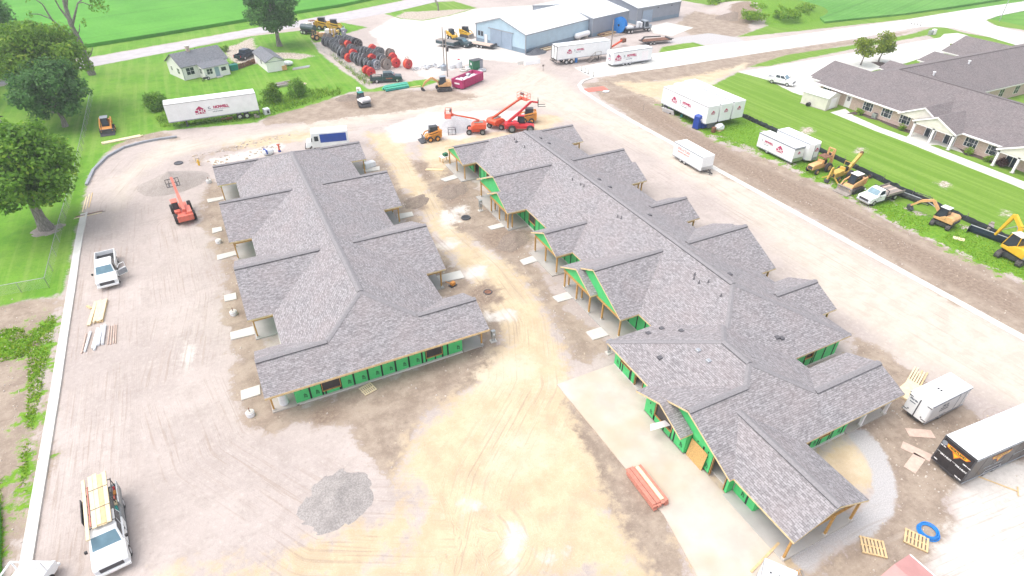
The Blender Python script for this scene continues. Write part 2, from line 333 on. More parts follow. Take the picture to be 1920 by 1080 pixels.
Z['dirt'] = [
  [(-19.62, 84.60), (-18.95, 92.69), (-18.27, 99.10), (-16.49, 104.25), (-12.13, 106.84), (-7.18, 105.47), (-9.42, 109.55), (-15.86, 107.18), (-17.68, 100.89), (-19.42, 90.25), (-19.41, 68.09), (-19.55, 61.03), (-19.66, 55.02), (-19.61, 47.75), (-19.57, 39.65), (-19.26, 31.56), (-18.72, 31.29), (-18.77, 37.77), (-18.72, 48.65), (-18.81, 63.58)],
  [(-27.77, 67.93), (-20.02, 64.17), (-19.27, 60.89), (-19.57, 54.98), (-19.61, 47.75), (-19.57, 39.65), (-19.26, 31.56), (-21.58, 32.33)],
  [(-4.23, 88.44), (-2.57, 84.84), (-1.94, 70.90), (-1.51, 55.17), (-1.08, 44.37), (-0.38, 38.00), (3.20, 38.26), (7.95, 38.45), (14.65, 38.68), (19.14, 37.74), (14.50, 34.15), (8.89, 32.82), (4.35, 27.64), (3.63, 31.76), (2.43, 35.04), (-0.70, 36.26), (-3.18, 36.09), (-4.48, 37.81), (-4.69, 41.78), (-4.45, 49.24), (-4.66, 58.77), (-4.67, 68.15), (-4.88, 76.74)],
  [(20.21, 91.48), (21.32, 82.29), (19.94, 71.37), (19.45, 62.02), (19.15, 54.10), (19.96, 46.29), (20.19, 39.84), (17.02, 37.93), (15.84, 42.87), (16.23, 53.10), (16.72, 66.34), (16.62, 78.47)],
  [(25.98, 80.07), (30.55, 81.86), (28.90, 70.69), (28.97, 57.44), (27.42, 47.68), (27.15, 38.31), (27.75, 32.70), (22.67, 32.01), (23.20, 35.75), (24.09, 42.73), (24.56, 52.74), (22.04, 57.93), (21.11, 64.23), (22.30, 72.02)],
  [(66.55, 101.23), (77.61, 100.73), (74.34, 87.62), (72.11, 79.84), (70.65, 67.53), (72.76, 58.19), (73.19, 46.90), (72.29, 35.10), (72.55, 25.58), (73.24, 21.50), (74.11, 15.46), (62.73, 10.20), (63.56, 16.77), (63.45, 32.17), (63.55, 59.62), (63.96, 69.73), (64.69, 87.62)],
  [(6.02, 113.41), (17.20, 113.16), (24.35, 115.88), (33.33, 112.38), (41.26, 110.10), (44.85, 102.82), (33.96, 102.09), (24.05, 101.94), (11.57, 103.32), (6.58, 104.60)],
  [(49.65, 25.32), (49.40, 18.95), (49.88, 13.06), (52.36, 7.56), (48.79, 5.79), (43.47, 9.18), (39.46, 8.64), (38.27, 7.13), (31.51, 6.31), (24.99, 8.96), (27.49, 9.47), (33.17, 9.87), (36.63, 10.76), (39.23, 14.00), (38.82, 16.58), (33.96, 16.02), (34.56, 18.67), (44.48, 20.59)],
  [(18.93, 33.08), (20.47, 30.16), (21.28, 20.61), (19.50, 12.04), (16.18, 13.69), (16.79, 18.85), (16.80, 25.59), (16.34, 30.14)],
  [(114.96, 133.45), (133.96, 147.19), (138.21, 129.87), (130.35, 119.88), (118.36, 116.80), (113.18, 122.75)],
  [(10.77, 98.95), (5.44, 96.58), (-2.40, 95.76), (-4.11, 92.34), (-6.81, 95.71), (-0.68, 98.09), (7.57, 99.96)],
]
Z['dirt'] += [[(70.81, 102.32), (82.81, 104.12), (113.06, 104.03), (155.05, 102.37), (177.96, 103.43), (123.73, 98.10), (101.88, 95.68), (89.68, 95.10), (74.70, 96.66)]]
Z['sand'] = [
  [(20.94, 94.13), (24.73, 91.82), (24.19, 80.92), (22.84, 68.26), (21.94, 59.38), (22.94, 52.89), (25.12, 46.49), (24.70, 40.45), (22.90, 34.25), (20.15, 29.62), (18.67, 23.53), (17.46, 18.52), (17.08, 13.24), (-0.85, 21.34), (3.71, 22.64), (5.79, 24.26), (4.76, 27.69), (8.21, 32.20), (14.16, 33.95), (18.92, 37.85), (19.89, 44.78), (19.29, 52.81), (19.91, 63.28), (20.02, 76.84), (19.72, 85.22)],
  [(-0.85, 21.34), (-7.28, 25.26), (-10.86, 27.03), (0.09, 25.28), (4.59, 25.32), (5.24, 22.74)],
  [(27.31, 86.19), (36.83, 89.21), (42.02, 83.62), (50.37, 89.81), (53.95, 86.65), (44.33, 80.52), (36.38, 83.81), (30.62, 80.92), (26.16, 73.90), (24.11, 74.88)],
  [(72.58, 99.17), (82.73, 96.76), (102.74, 96.59), (107.27, 98.08), (89.96, 90.28), (75.36, 83.87), (74.10, 89.77)],
  [(3.65, 95.11), (10.27, 96.21), (17.02, 95.99), (10.94, 99.90), (-0.60, 98.98)],
  [(33.96, 16.02), (37.99, 15.42), (37.09, 12.84), (35.84, 11.90), (33.29, 11.67), (32.71, 13.95)],
  [(20.75, 15.10), (25.64, 17.42), (29.52, 10.34), (24.79, 9.63), (19.39, 11.91)],
]
Z['mud'] = [
  [(24.13, 71.50), (26.22, 71.60), (27.58, 69.85), (27.49, 67.40), (26.02, 65.39), (23.95, 64.76), (23.71, 67.17)],
  [(23.83, 81.10), (25.42, 79.91), (25.45, 75.02), (24.69, 73.84), (23.52, 73.27), (23.25, 76.07)],
  [(19.26, 70.66), (20.86, 69.21), (20.87, 65.92), (19.68, 65.85), (18.73, 67.27)],
  [(24.06, 56.96), (27.21, 56.84), (30.85, 54.80), (29.44, 52.73), (26.47, 51.06), (24.68, 52.42)],
  [(18.71, 46.90), (20.56, 47.60), (21.68, 45.98), (21.04, 44.01), (19.19, 43.91), (18.34, 44.93)],
  [(67.21, 91.31), (71.78, 90.85), (70.24, 77.81), (69.53, 59.30), (70.79, 44.90), (69.71, 33.28), (70.15, 20.35), (66.35, 18.29), (65.61, 30.38), (65.31, 45.36), (65.68, 62.00), (65.73, 74.99)],
  [(20.38, 111.66), (25.07, 112.78), (26.59, 108.75), (24.09, 105.51), (20.65, 107.13)],
  [(0.74, 37.13), (2.50, 37.19), (2.98, 35.52), (0.77, 35.23), (-0.43, 35.46)],
  [(142.86, 141.55), (148.64, 140.58), (142.98, 130.64), (134.41, 125.97), (133.00, 132.24)],
]
Z['white'] = [
  [(39.51, 161.35), (55.88, 180.71), (77.42, 175.91), (94.13, 173.53), (65.44, 117.48), (55.15, 125.95), (39.60, 117.68), (39.05, 129.72), (38.70, 144.51)],
  [(4.84, 159.06), (12.28, 167.75), (11.26, 154.05), (18.20, 149.34), (22.81, 144.26), (18.86, 143.22), (13.22, 147.25), (10.17, 142.23), (5.82, 146.04)],
  [(24.44, 95.61), (33.01, 99.48), (50.80, 92.61), (43.50, 86.58), (33.29, 85.27), (28.66, 87.47), (23.65, 88.40)],
  [(22.07, 64.08), (23.54, 63.37), (23.63, 61.79), (21.99, 60.22), (21.23, 61.16)], [(23.60, 64.61), (25.67, 64.58), (25.14, 62.60), (23.33, 62.85)],
  [(19.08, 57.33), (20.87, 57.41), (21.64, 55.97), (20.41, 55.26), (18.96, 55.96)], [(19.74, 50.81), (21.81, 50.39), (21.48, 48.94), (19.51, 48.77), (18.81, 49.78)],
  [(18.31, 42.61), (21.16, 41.79), (20.92, 40.59), (18.46, 41.05)], [(8.11, 24.06), (8.95, 24.13), (9.04, 23.37), (8.13, 23.34)],
  [(10.59, 20.99), (11.64, 20.25), (10.50, 18.46), (9.24, 17.88), (8.78, 18.50)], [(10.97, 18.23), (13.04, 17.62), (12.43, 17.27), (11.11, 17.75)],
  [(3.65, 95.11), (7.01, 96.31), (8.22, 93.86), (1.70, 91.65), (-2.75, 91.28), (-3.98, 94.36)], [(17.59, 81.98), (19.06, 82.10), (18.30, 80.02), (17.37, 80.06)],
  [(39.46, 8.64), (43.47, 9.18), (48.63, 8.26), (50.83, 5.04), (45.87, 2.72), (39.28, 2.28), (32.56, 5.60), (34.90, 6.43), (38.27, 7.13)],
  [(-8.64, 51.28), (-7.53, 49.91), (-8.13, 47.05), (-8.86, 48.17)],
  [(87.50, 64.94), (89.58, 64.76), (88.21, 63.01), (86.10, 63.23)], [(88.13, 55.38), (89.88, 55.01), (88.34, 53.43), (86.80, 53.94)], [(87.84, 41.53), (89.47, 41.50), (89.13, 40.36), (87.37, 40.29)], [(87.32, 32.69), (88.76, 32.31), (87.63, 31.28), (86.22, 31.66)],
]
Z['stone'] = [
  [(37.98, 16.20), (39.81, 15.97), (39.39, 14.21), (38.28, 12.26), (36.99, 10.98), (34.67, 9.63), (31.76, 9.41), (29.94, 9.67), (27.42, 9.71), (26.50, 9.25), (26.05, 9.78), (26.07, 10.95), (29.49, 10.70), (33.38, 10.96), (35.40, 11.56), (36.64, 12.59), (37.72, 14.35)],
  [(109.90, 114.99), (121.73, 112.93), (122.40, 117.33), (119.27, 123.67), (108.72, 123.59), (102.87, 120.45)],
]
Z['pale'] = [
  [(63.10, 102.09), (62.32, 84.16), (62.52, 58.48), (62.89, 16.40), (61.44, 8.06), (56.74, 5.98), (53.49, 11.29), (50.05, 19.40), (51.74, 28.29), (56.34, 45.74), (58.56, 64.53), (55.97, 81.22), (52.00, 94.86), (32.64, 98.47), (14.29, 99.35), (-2.20, 98.35), (-9.64, 97.06), (-13.74, 91.11), (-14.97, 78.61), (-14.44, 93.32), (-9.53, 103.23), (-0.39, 101.27), (15.18, 103.55), (47.05, 107.76), (64.38, 117.97)],
  [(13.22, 80.09), (17.30, 78.14), (15.47, 89.49)]]
TRK = [ ([(55.18, 98.65), (56.64, 83.96), (57.35, 63.00), (58.26, 31.57), (58.97, 14.27), (59.25, 3.61)], 6.5),
        ([(68.63, 116.00), (52.00, 103.63), (32.55, 98.22), (14.65, 101.05), (-1.97, 101.29), (-11.76, 98.07), (-15.78, 85.15), (-16.06, 71.13), (-16.20, 54.97), (-16.30, 43.60), (-16.56, 30.23)], 7.),
        ([(22.90, 93.20), (23.22, 79.29), (20.76, 59.95), (22.17, 49.06), (21.98, 39.89), (18.31, 31.93), (10.18, 25.02), (6.05, 19.07)], 4.5),
        ([(69.86, 98.93), (66.89, 73.64), (67.13, 47.00), (67.27, 18.79), (67.66, 10.80)], 5.),
        ([(-8.25, 75.37), (-7.37, 58.02), (-9.30, 45.43), (-7.81, 35.98), (-1.19, 25.91), (8.30, 20.80)], 6.), ([(50.87, 10.67), (47.17, 5.33), (32.32, 6.89), (22.49, 6.69)], 4.) ]
DX = .75; gx = np.arange(-48, 205, DX); gy = np.arange(-6, 235, DX)
GX, GY = np.meshgrid(gx, gy); att = {}
for k, ps in Z.items():
    d = np.full(GX.shape, -1e9)
    for p in ps: d = np.maximum(d, sdf(GX, GY, p))
    att[k] = np.clip(d, -8, 8)
best = np.full(GX.shape, 1e9); TU = np.zeros(GX.shape); TV = np.zeros(GX.shape); TW = np.zeros(GX.shape)
for pl, wid in TRK:
    acc = 0.
    for a, b in zip(pl[:-1], pl[1:]):
        a, b = np.array(a), np.array(b); e = b-a; L = math.hypot(*e); t = np.clip(((GX-a[0])*e[0]+(GY-a[1])*e[1])/L**2, 0, 1)
        dx, dy = GX-a[0]-t*e[0], GY-a[1]-t*e[1]; dd = np.hypot(dx, dy); s = np.sign(e[0]*dy-e[1]*dx); m = dd/wid < best
        best = np.where(m, dd/wid, best); TU = np.where(m, dd*s, TU); TV = np.where(m, acc+t*L, TV); TW = np.where(m, np.clip(1.25-dd/wid, 0, 1), TW); acc += L
HB = np.zeros(GX.shape)
def mound(cx, cy, rx, ry, h, p=1.):
    global HB
    q = ((GX-cx)/rx)**2+((GY-cy)/ry)**2; HB = HB+h*np.clip(1-q, 0, 1)**p
def terrain_mat():
    k = NT('site_ground'); P = k.pos(); n1 = k.noise(P, .09, 5); n2 = k.noise(P, .55, 5, .65); n3 = k.noise(P, 2.6, 5, .7); n4 = k.noise(P, 11, 4, .7)
    tv = k.comb(k.math('MULTIPLY', k.attr('tu'), 1.5), k.math('MULTIPLY', k.attr('tv'), .06)); st = k.noise(tv, 1., 5, .7, .3)
    tv2 = k.comb(k.math('MULTIPLY', k.attr('tu'), 4.5), k.math('MULTIPLY', k.attr('tv'), .12)); st2 = k.noise(tv2, 1., 3, .6, .2); tw = k.math('MULTIPLY', k.attr('tw'), k.step(k.noise(P, .16, 4, .6), .36, .54))
    def J(a1, a2, a3): 
        v = k.math('MULTIPLY', k.math('SUBTRACT', n1, .5), a1); v = k.math('MULTIPLY_ADD', k.math('SUBTRACT', n2, .5), a2, v); return k.math('MULTIPLY_ADD', k.math('SUBTRACT', n3, .5), a3, v)
    def mask(a, j, e): return k.step(k.math('ADD', k.attr(a), j), -e, e)
    # gravel base
    c = k.mix(k.step(n1, .35, .65), (.44, .385, .365), (.52, .46, .435)); c = k.mix(k.math('MULTIPLY', k.step(n2, .45, .68), .5), c, (.38, .33, .305))
    c = k.mix(k.math('MULTIPLY', k.step(n3, .5, .72), .5), c, (.62, .57, .54)); c = k.mix(k.math('MULTIPLY', k.step(n3, .46, .30), .35), c, (.30, .255, .235))
    pl = k.mix(k.step(n2, .4, .65), (.60, .545, .475), (.52, .46, .40)); pl = k.mix(k.math('MULTIPLY', k.step(n3, .5, .72), .4), pl, (.70, .645, .57)); c = k.mix(mask('pale', J(6, 5, 1.), 2.2), c, pl)
    # dirt
    d = k.mix(k.step(n2, .35, .65), (.28, .222, .178), (.40, .33, .268)); d = k.mix(k.math('MULTIPLY', k.step(n3, .5, .72), .5), d, (.49, .415, .335)); d = k.mix(k.math('MULTIPLY', k.step(n3, .45, .3), .6), d, (.22, .17, .14))
    c = k.mix(mask('dirt', J(5, 4.5, 2.2), .45), c, d)
    # sand
    s = k.mix(k.step(n2, .35, .68), (.62, .515, .355), (.53, .42, .285)); s = k.mix(k.math('MULTIPLY', k.step(k.noise(P, .28, 6, .7),   .5, .64), .45), s, (.46, .375, .28)); s = k.mix(k.step(n1, .5, .68), s, (.66, .57, .44)); s = k.mix(k.math('MULTIPLY', k.step(n3, .5, .75), .45), s, (.48, .355, .22)); s = k.mix(k.math('MULTIPLY', k.step(n3, .42, .25), .4), s, (.74, .65, .50))
    c = k.mix(mask('sand', J(6, 5.5, 2.4), .9), c, s)
    m = k.mix(k.step(n3, .35, .68), (.225, .168, .13), (.34, .27, .215))
    c = k.mix(mask('mud', J(1.5, 3.5, 1.6), .6), c, m)
    w = k.mix(k.step(n3, .35, .7), (.70, .67, .64), (.58, .55, .52)); c = k.mix(mask('white', J(2, 3.2, 1.5), .6), c, w)
    g = k.mix(k.step(n4, .38, .62), (.40, .392, .40), (.56, .55, .56)); c = k.mix(mask('stone', k.math('ADD', J(.3, 1.1, .7), .05), .2), c, g)
    # tyre tracks follow the haul routes
    c = k.mix(k.math('MULTIPLY', k.math('MULTIPLY', k.step(st, .50, .70), tw), .32), c, (.40, .32, .27)); c = k.mix(k.math('MULTIPLY', k.math('MULTIPLY', k.step(st, .46, .30), tw), .28), c, (.64, .58, .53))
    c = k.mix(k.math('MULTIPLY', k.math('MULTIPLY', k.step(st2, .55, .62), tw), .40), c, (.33, .26, .21))
    c = k.mix(k.math('MULTIPLY', k.step(n4, .54, .74), .24), c, (.30, .25, .21)); c = k.mix(k.math('MULTIPLY', k.step(n4, .46, .28), .3), c, (.74, .69, .63))
    c = k.mix(1., c, (.93, .905, .88), 'MULTIPLY')                          # bare ground tones evenly darkened a little, before the grass
    # grass
    sx = k.n('ShaderNodeSeparateXYZ'); k.put(sx.inputs[0], P); stripe = k.noise(k.comb(k.math('MULTIPLY', sx.outputs[0], 1.1), k.math('MULTIPLY', sx.outputs[1], .03)), 1., 3)
    gr = k.mix(k.step(n2, .3, .7), (.085, .235, .014), (.14, .315, .022)); gr = k.mix(k.math('MULTIPLY', k.step(n1, .45, .65), .5), gr, (.21, .33, .05)); gr = k.mix(k.math('MULTIPLY', k.step(stripe, .45, .65), .5), gr, (.23, .34, .07))
    gr = k.mix(k.math('MULTIPLY', k.step(n3, .45, .7), .5), gr, (.075, .19, .02)); gr = k.mix(k.math('MULTIPLY', k.step(n4, .5, .72), .5), gr, (.22, .36, .06))
    ol = k.mix(k.step(stripe, .42, .62), (.14, .25, .025), (.20, .31, .05)); ol = k.mix(k.math('MULTIPLY', k.step(n3, .45, .7), .5), ol, (.11, .20, .025)); gr = k.mix(k.math('MULTIPLY', k.step(sx.outputs[0], 48, 66), .8), gr, ol)
    c = k.mix(mask('grass', J(.8, 1.4, 1.1), .35), c, gr)
    we = k.mix(k.step(n3, .35, .65), (.10, .245, .015), (.185, .325, .03)); we = k.mix(k.math('MULTIPLY', k.step(n4, .5, .7), .5), we, (.04, .14, .012))
    c = k.mix(mask('weed', k.math('ADD', J(3, 9, 4.), -.1), .45), c, we)
    c = k.mix(k.math('MULTIPLY', mask('white', J(2, 3.2, 2.), .5), mask('grass', -.6, .4)), c, k.mix(k.step(n3, .4, .62), (.30, .235, .17), (.60, .54, .48)))
    k.bump(k.math('ADD', k.math('MULTIPLY', n3, .5), k.math('ADD', k.math('MULTIPLY', n4, .25), k.math('MULTIPLY', k.math('MULTIPLY', st2, tw), .6))), .55, .12)
    return k.done(c, .93, 0, .2)
M['terrain'] = terrain_mat()
mound(*((154.54, 137.93)), 20, 16, 3.2, 1.)
ny, nx = GX.shape
HH = HB+np.array([[0.]])
verts = np.stack([GX, GY, HH*np.ones_like(GX)], -1).reshape(-1, 3); idx = np.arange(ny*nx).reshape(ny, nx)
quads = np.stack([idx[:-1, :-1], idx[:-1, 1:], idx[1:, 1:], idx[1:, :-1]], -1).reshape(-1, 4)
cen = lambda a: ((a[:-1, :-1]+a[1:, 1:]+a[1:, :-1]+a[:-1, 1:])/4).reshape(-1)
ca = {k: cen(v) for k, v in att.items()}; kind = np.zeros(len(quads), int)
kind[ca['sand'] > 0] = 1; kind[(ca['dirt'] > 0) & (ca['sand'] < 0)] = 2; kind[ca['mud'] > 0] = 2; kind[ca['stone'] > 0] = 4; kind[ca['grass'] > 0] = 3; kind[ca['weed'] > 0] = 3
flat = {k: v.reshape(-1).astype(np.float32) for k, v in dict(att, tu=TU, tv=TV, tw=TW).items()}
for i, nm in enumerate(('gravel_lot', 'sandy_track', 'bare_dirt', 'lawn', 'crushed_stone_path')):
    q = quads[kind == i]; used, inv = np.unique(q.reshape(-1), return_inverse=True)
    me = bpy.data.meshes.new(nm); me.from_pydata(verts[used].tolist(), [], inv.reshape(-1, 4).tolist()); me.materials.append(M['terrain'])
    for k, v in flat.items(): a = me.attributes.new(k, 'FLOAT', 'POINT'); a.data.foreach_set('value', np.ascontiguousarray(v[used]))
    me.polygons.foreach_set('use_smooth', [True]*len(me.polygons))
    o = bpy.data.objects.new(nm, me); COL.objects.link(o); structure(o)
def fieldmat(name, c1, c2, ang, period):
    k = NT(name); P = k.pos(); sx = k.n('ShaderNodeSeparateXYZ'); k.put(sx.inputs[0], P)
    u = k.math('ADD', k.math('MULTIPLY', sx.outputs[0], math.cos(ang)), k.math('MULTIPLY', sx.outputs[1], math.sin(ang)))
    n = k.noise(P, .05, 5); n2 = k.noise(P, 1.2, 4); w = k.math('SINE', k.math('ADD', k.math('MULTIPLY', u, 2*PI/period), k.math('MULTIPLY', n2, 2.5)))
    w2 = k.noise(k.comb(k.math('MULTIPLY', u, .35), 0.), 1., 3)
    c = k.mix(k.step(n, .35, .65), c1, c2); c = k.mix(k.math('MULTIPLY', k.step(w, -.6, 1), .16), c, tuple(v*.66 for v in c1)); c = k.mix(k.math('MULTIPLY', k.step(w2, .5, .68), .55), c, tuple(v*.68 for v in c1))
    c = k.mix(k.math('MULTIPLY', k.step(n2, .5, .75), .4), c, tuple(min(1, v*1.35) for v in c2)); k.bump(k.math('ADD', k.math('MULTIPLY', w, .3), n2), .5, .25)
    return k.done(c, .9, 0, .2)
M['crop'] = fieldmat('crop_rows', (.07, .265, .022), (.105, .335, .035), 1.93, 1.5)
M['crop2'] = fieldmat('crop_rows_pale', (.09, .26, .04), (.13, .32, .06), 1.9, 1.5)
M['far_grass'] = fieldmat('distant_grass', (.10, .26, .03), (.15, .32, .05), 1., 6)
structure(part('ground', MB().quad((-2500, -2500, -.12), (2500, -2500, -.12), (2500, 2500, -.12), (-2500, 2500, -.12)), 'far_grass'))
def sheet(name, poly, z, mat, side=0., uv=False, kind='structure'):
    mb = MB(); n = len(poly); vs = [(*p, z) for p in poly]
    area = sum(poly[i][0]*poly[(i+1) % n][1]-poly[(i+1) % n][0]*poly[i][1] for i in range(n))
    if area < 0: vs = vs[::-1]
    fs = [tuple(range(n))]
    if side: vs = vs+[(v[0], v[1], z-side) for v in vs]; fs += [(i, i+n, (i+1) % n+n, (i+1) % n) for i in range(n)]
    mb.add(vs, fs); o = part(name, mb, mat, uv=uv)
    if kind: o['kind'] = kind
    return o
# fields (raised crop canopy with a dark edge along the verge)
def canopy(name, poly, h, mat, step=2.2):
    o = sheet(name, poly, h, mat, h+.1); bm = bmesh.new(); bm.from_mesh(o.data); bmesh.ops.triangulate(bm, faces=bm.faces)
    bm.to_mesh(o.data); bm.free(); return o
canopy('crop_field', [(-48.69, 177.31), (-23.05, 173.47), (-8.22, 178.31), (15.51, 186.92), (40.71, 194.90), (52.23, 201.23), (70.30, 224.41), (34.89, 303.54), (-90.29, 404.34)], .8, 'crop')
canopy('crop_field', [(156.04, 118.93), (167.04, 118.27), (187.68, 116.55), (213.93, 117.20), (234.64, 117.98), (266.18, 120.15), (316.32, 158.58), (210.41, 204.06), (177.98, 165.68), (169.75, 139.65), (161.81, 126.66)], .5, 'crop2')
canopy('crop_field', [(-22.83, 39.53), (-20.72, 38.01), (-20.34, 36.00), (-20.01, 33.51), (-19.65, 31.37), (-21.51, 31.92)], .35, 'crop')
# roads and paving
structure(sheet('country_road', [(-44.84, 156.32), (-37.93, 157.01), (-22.28, 163.44), (-6.08, 169.39), (14.27, 177.31), (38.61, 186.14), (58.02, 194.99), (69.77, 201.06), (80.41, 204.47), (96.65, 193.15), (69.54, 190.75), (53.08, 181.98), (36.21, 176.12), (24.49, 173.96), (12.08, 170.21), (-5.18, 162.14), (-21.07, 155.85), (-36.80, 149.19), (-43.38, 148.33)], .02, 'asphalt'))
structure(sheet('concrete_road', [(71.09, 111.74), (86.73, 113.48), (109.21, 114.20), (128.43, 112.48), (153.59, 112.52), (181.73, 112.35), (208.36, 113.71), (242.32, 114.07), (283.20, 113.70), (274.61, 102.07), (228.21, 105.63), (211.11, 104.39), (202.06, 102.40), (198.19, 98.37), (196.33, 91.72), (197.18, 84.31), (201.14, 75.33), (186.61, 68.53), (179.83, 80.06), (183.44, 92.46), (184.09, 99.96), (178.79, 104.76), (174.16, 104.82), (148.57, 103.54), (119.39, 103.66), (89.27, 103.29), (70.61, 104.00)], .03, 'conc_white', .12))
structure(sheet('parking_lot', [(101.27, 94.25), (109.57, 94.08), (149.79, 94.71), (170.40, 95.04), (174.92, 96.99), (179.34, 96.23), (179.22, 93.77), (176.72, 90.05), (165.82, 87.06), (158.21, 84.19), (152.20, 85.44), (140.79, 83.45), (129.03, 82.62), (110.96, 80.47), (105.79, 77.71), (101.81, 76.76), (101.19, 77.75), (101.14, 79.53), (102.74, 87.42)], .03, 'conc_white', .1))
structure(sheet('sidewalk', [(98.38, 68.35), (102.52, 68.55), (100.75, 65.43), (100.00, 59.56), (100.23, 52.49), (100.33, 50.75), (99.97, 38.40), (99.73, 31.69), (96.64, 30.14), (97.39, 36.59), (97.77, 48.26), (98.01, 52.33), (97.86, 58.96)], .035, 'conc_white', .1))
structure(sheet('patio', [(100.37, 54.92), (106.25, 56.33), (105.72, 49.39), (106.55, 45.68), (104.26, 42.73), (102.40, 43.62), (101.72, 50.33), (99.22, 51.52)], .04, 'conc_white', .1))
structure(sheet('concrete_apron', [(109.04, 136.15), (116.87, 138.12), (119.42, 130.08), (108.19, 125.03), (105.93, 129.77)], .03, 'conc', .1))
structure(sheet('concrete_slab', [(20.07, 30.92), (25.91, 30.88), (26.0, 31.0), (26.0, 25.4), (25.0, 25.2), (25.0, 20.2), (25.4, 20.2), (25.4, 16.0), (26, 16), (26, 14.2), (25.2, 10.2), (25.36, 8.78), (19.56, 12.01), (20.43, 16.69)], .10, 'conc_dirty', .14))
# kerbs: raised strip plus flat gutter pan
def kerb(pl, w, h, name='kerb', mat='conc_white', gut=0.):
    mb = MB(); n = len(pl); pl = [Vector((*p, 0)) for p in pl]
    prof = [(-w/2, h), (w/2, h)] if not gut else [(-w/2, h), (-w/2+.16, h), (-w/2+.22, .05), (w/2, .035)]
    prof = [(prof[0][0], -.1)]+prof+[(prof[-1][0], -.1)]; m = len(prof); vs = []
    for i, p in enumerate(pl):
        d = (pl[min(i+1, n-1)]-pl[max(i-1, 0)]).normalized(); r = Vector((d.y, -d.x, 0))
        vs += [tuple(p+r*a+Vector((0, 0, b))) for a, b in prof]
    fs = [(i*m+j, i*m+j+1, (i+1)*m+j+1, (i+1)*m+j) for i in range(n-1) for j in range(m-1)]+[tuple(range(m)), tuple(range((n-1)*m+m-1, (n-1)*m-1, -1))]
    return structure(part(name, mb.add(vs, fs), mat))
kerb([(-18.49, 83.28), (-18.57, 77.53), (-18.58, 72.35), (-18.51, 65.49), (-18.50, 56.09), (-18.45, 49.91), (-18.46, 44.06), (-18.49, 36.92), (-18.50, 31.18), (-18.47, 29.32)], .78, .15, gut=1)
kerb([(-18.72, 92.04), (-18.16, 97.04), (-16.72, 101.29), (-14.54, 104.23), (-11.90, 105.30), (-9.49, 105.59), (-7.03, 105.40)], .34, .30, 'kerb_form', 'trim_grey')
kerb([(70.61, 104.00), (67.66, 103.01), (65.61, 100.92), (64.42, 97.81), (63.84, 92.55), (63.41, 85.75), (63.36, 77.72), (63.40, 69.03), (63.03, 59.05), (63.12, 45.12), (63.15, 31.94), (63.26, 22.79), (63.30, 16.63), (63.28, 8.87)], .75, .14, gut=1)

def clods(name, label, polys, n, r0, r1, mat):
    V, F = [], []
    for p in polys:
        p = np.array(p); lo, hi = p.min(0), p.max(0); q = RNG.uniform(lo, hi, (n*3, 2)); q = q[sdf(q[:, 0], q[:, 1], p) > 0][:n]
        for x, y in q:
            r = RNG.uniform(r0, r1); b = len(V); a0 = RNG.uniform(0, 6.28)
            for i in range(5): a = a0+i*1.2566; k = RNG.uniform(.7, 1.2)*r; V.append((x+k*math.cos(a), y+k*math.sin(a), -.02))
            for i in range(5): a = a0+i*1.2566; k = RNG.uniform(.4, .8)*r; V.append((x+k*math.cos(a), y+k*math.sin(a), r*RNG.uniform(.5, .9)))
            F += [(b+i, b+(i+1) % 5, b+5+(i+1) % 5, b+5+i) for i in range(5)]+[tuple(b+5+i for i in range(5))]
    return stuff(tag(part(name, MB().add(V, F), mat), label, 'stones'))
clods('loose_stones', 'loose clods and stones along the left kerb and dirt strip', [Z['dirt'][0], Z['dirt'][1]], 200, .03, .10, 'conc_dirty')
clods('loose_stones', 'loose clods of earth round the two unfinished buildings', Z['dirt'][2:5], 200, .03, .10, 'conc_dirty')
clods('loose_stones', 'loose clods in the dark dirt strip beside the haul road', [Z['dirt'][5], Z['dirt'][7]], 260, .03, .10, 'conc_dirty')
clods('loose_stones', 'lumps of earth beside the trench near the far road bend', [Z['dirt'][10], Z['white'][11]], 60, .08, .26, 'conc_dirty')

# ---------------------------------------------------------------- the two buildings under construction
def slope(poly, parent, name='roof_slope', t=.17, mats=('shingle', 'fascia', 'soffit')):
    P = [Vector(p) for p in poly]; n = len(P); nr = Vector()
    for i in range(n): nr += P[i].cross(P[(i+1) % n])
    if nr.z < 0: P = P[::-1]
    mb = MB(); mb.add(P, [tuple(range(n))]); mb.cur = 2; mb.add([p-Vector((0, 0, t)) for p in P], [tuple(range(n-1, -1, -1))])
    mb.cur = 1
    for i in range(n): a, b = P[i], P[(i+1) % n]; d = Vector((0, 0, t)); mb.add([a, a-d, b-d, b], [(0, 1, 2, 3)])
    return part(name, mb, list(mats), parent, uv=True, world=True)
def cap(p0, p1, nA, nB, parent, w=.23, vent=True, ccol='cap'):
    p0, p1 = Vector(p0), Vector(p1); e = (p1-p0).normalized(); out = []
    for nrm in (nA, nB):
        nrm = Vector(nrm).normalized(); v = nrm.cross(e); v = v if v.z < 0 else -v; out.append((v.normalized(), nrm))
    def strip(w, h0, h1, name, mat, trim=0.):
        mb = MB(); up = Vector((0, 0, 1))
        for v, nrm in out:
            a0, a1 = p0+e*trim, p1-e*trim
            top = [a0+up*h1, a1+up*h1, a1+v*w+nrm*h1, a0+v*w+nrm*h1]; bot = [a0+up*h0, a1+up*h0, a1+v*w+nrm*h0, a0+v*w+nrm*h0]
            mb.add(top+bot, [(0, 1, 2, 3), (7, 6, 5, 4), (2, 1, 5, 6), (3, 2, 6, 7), (0, 3, 7, 4), (1, 0, 4, 5)])
        return part(name, mb, mat, parent, world=True)
    if vent: strip(w+.035, .01, .07, 'ridge_vent', 'vent', .02); strip(w, .075, .105, 'ridge_cap', ccol)
    else: strip(w, .01, .035, 'hip_cap', ccol)
ZM = None
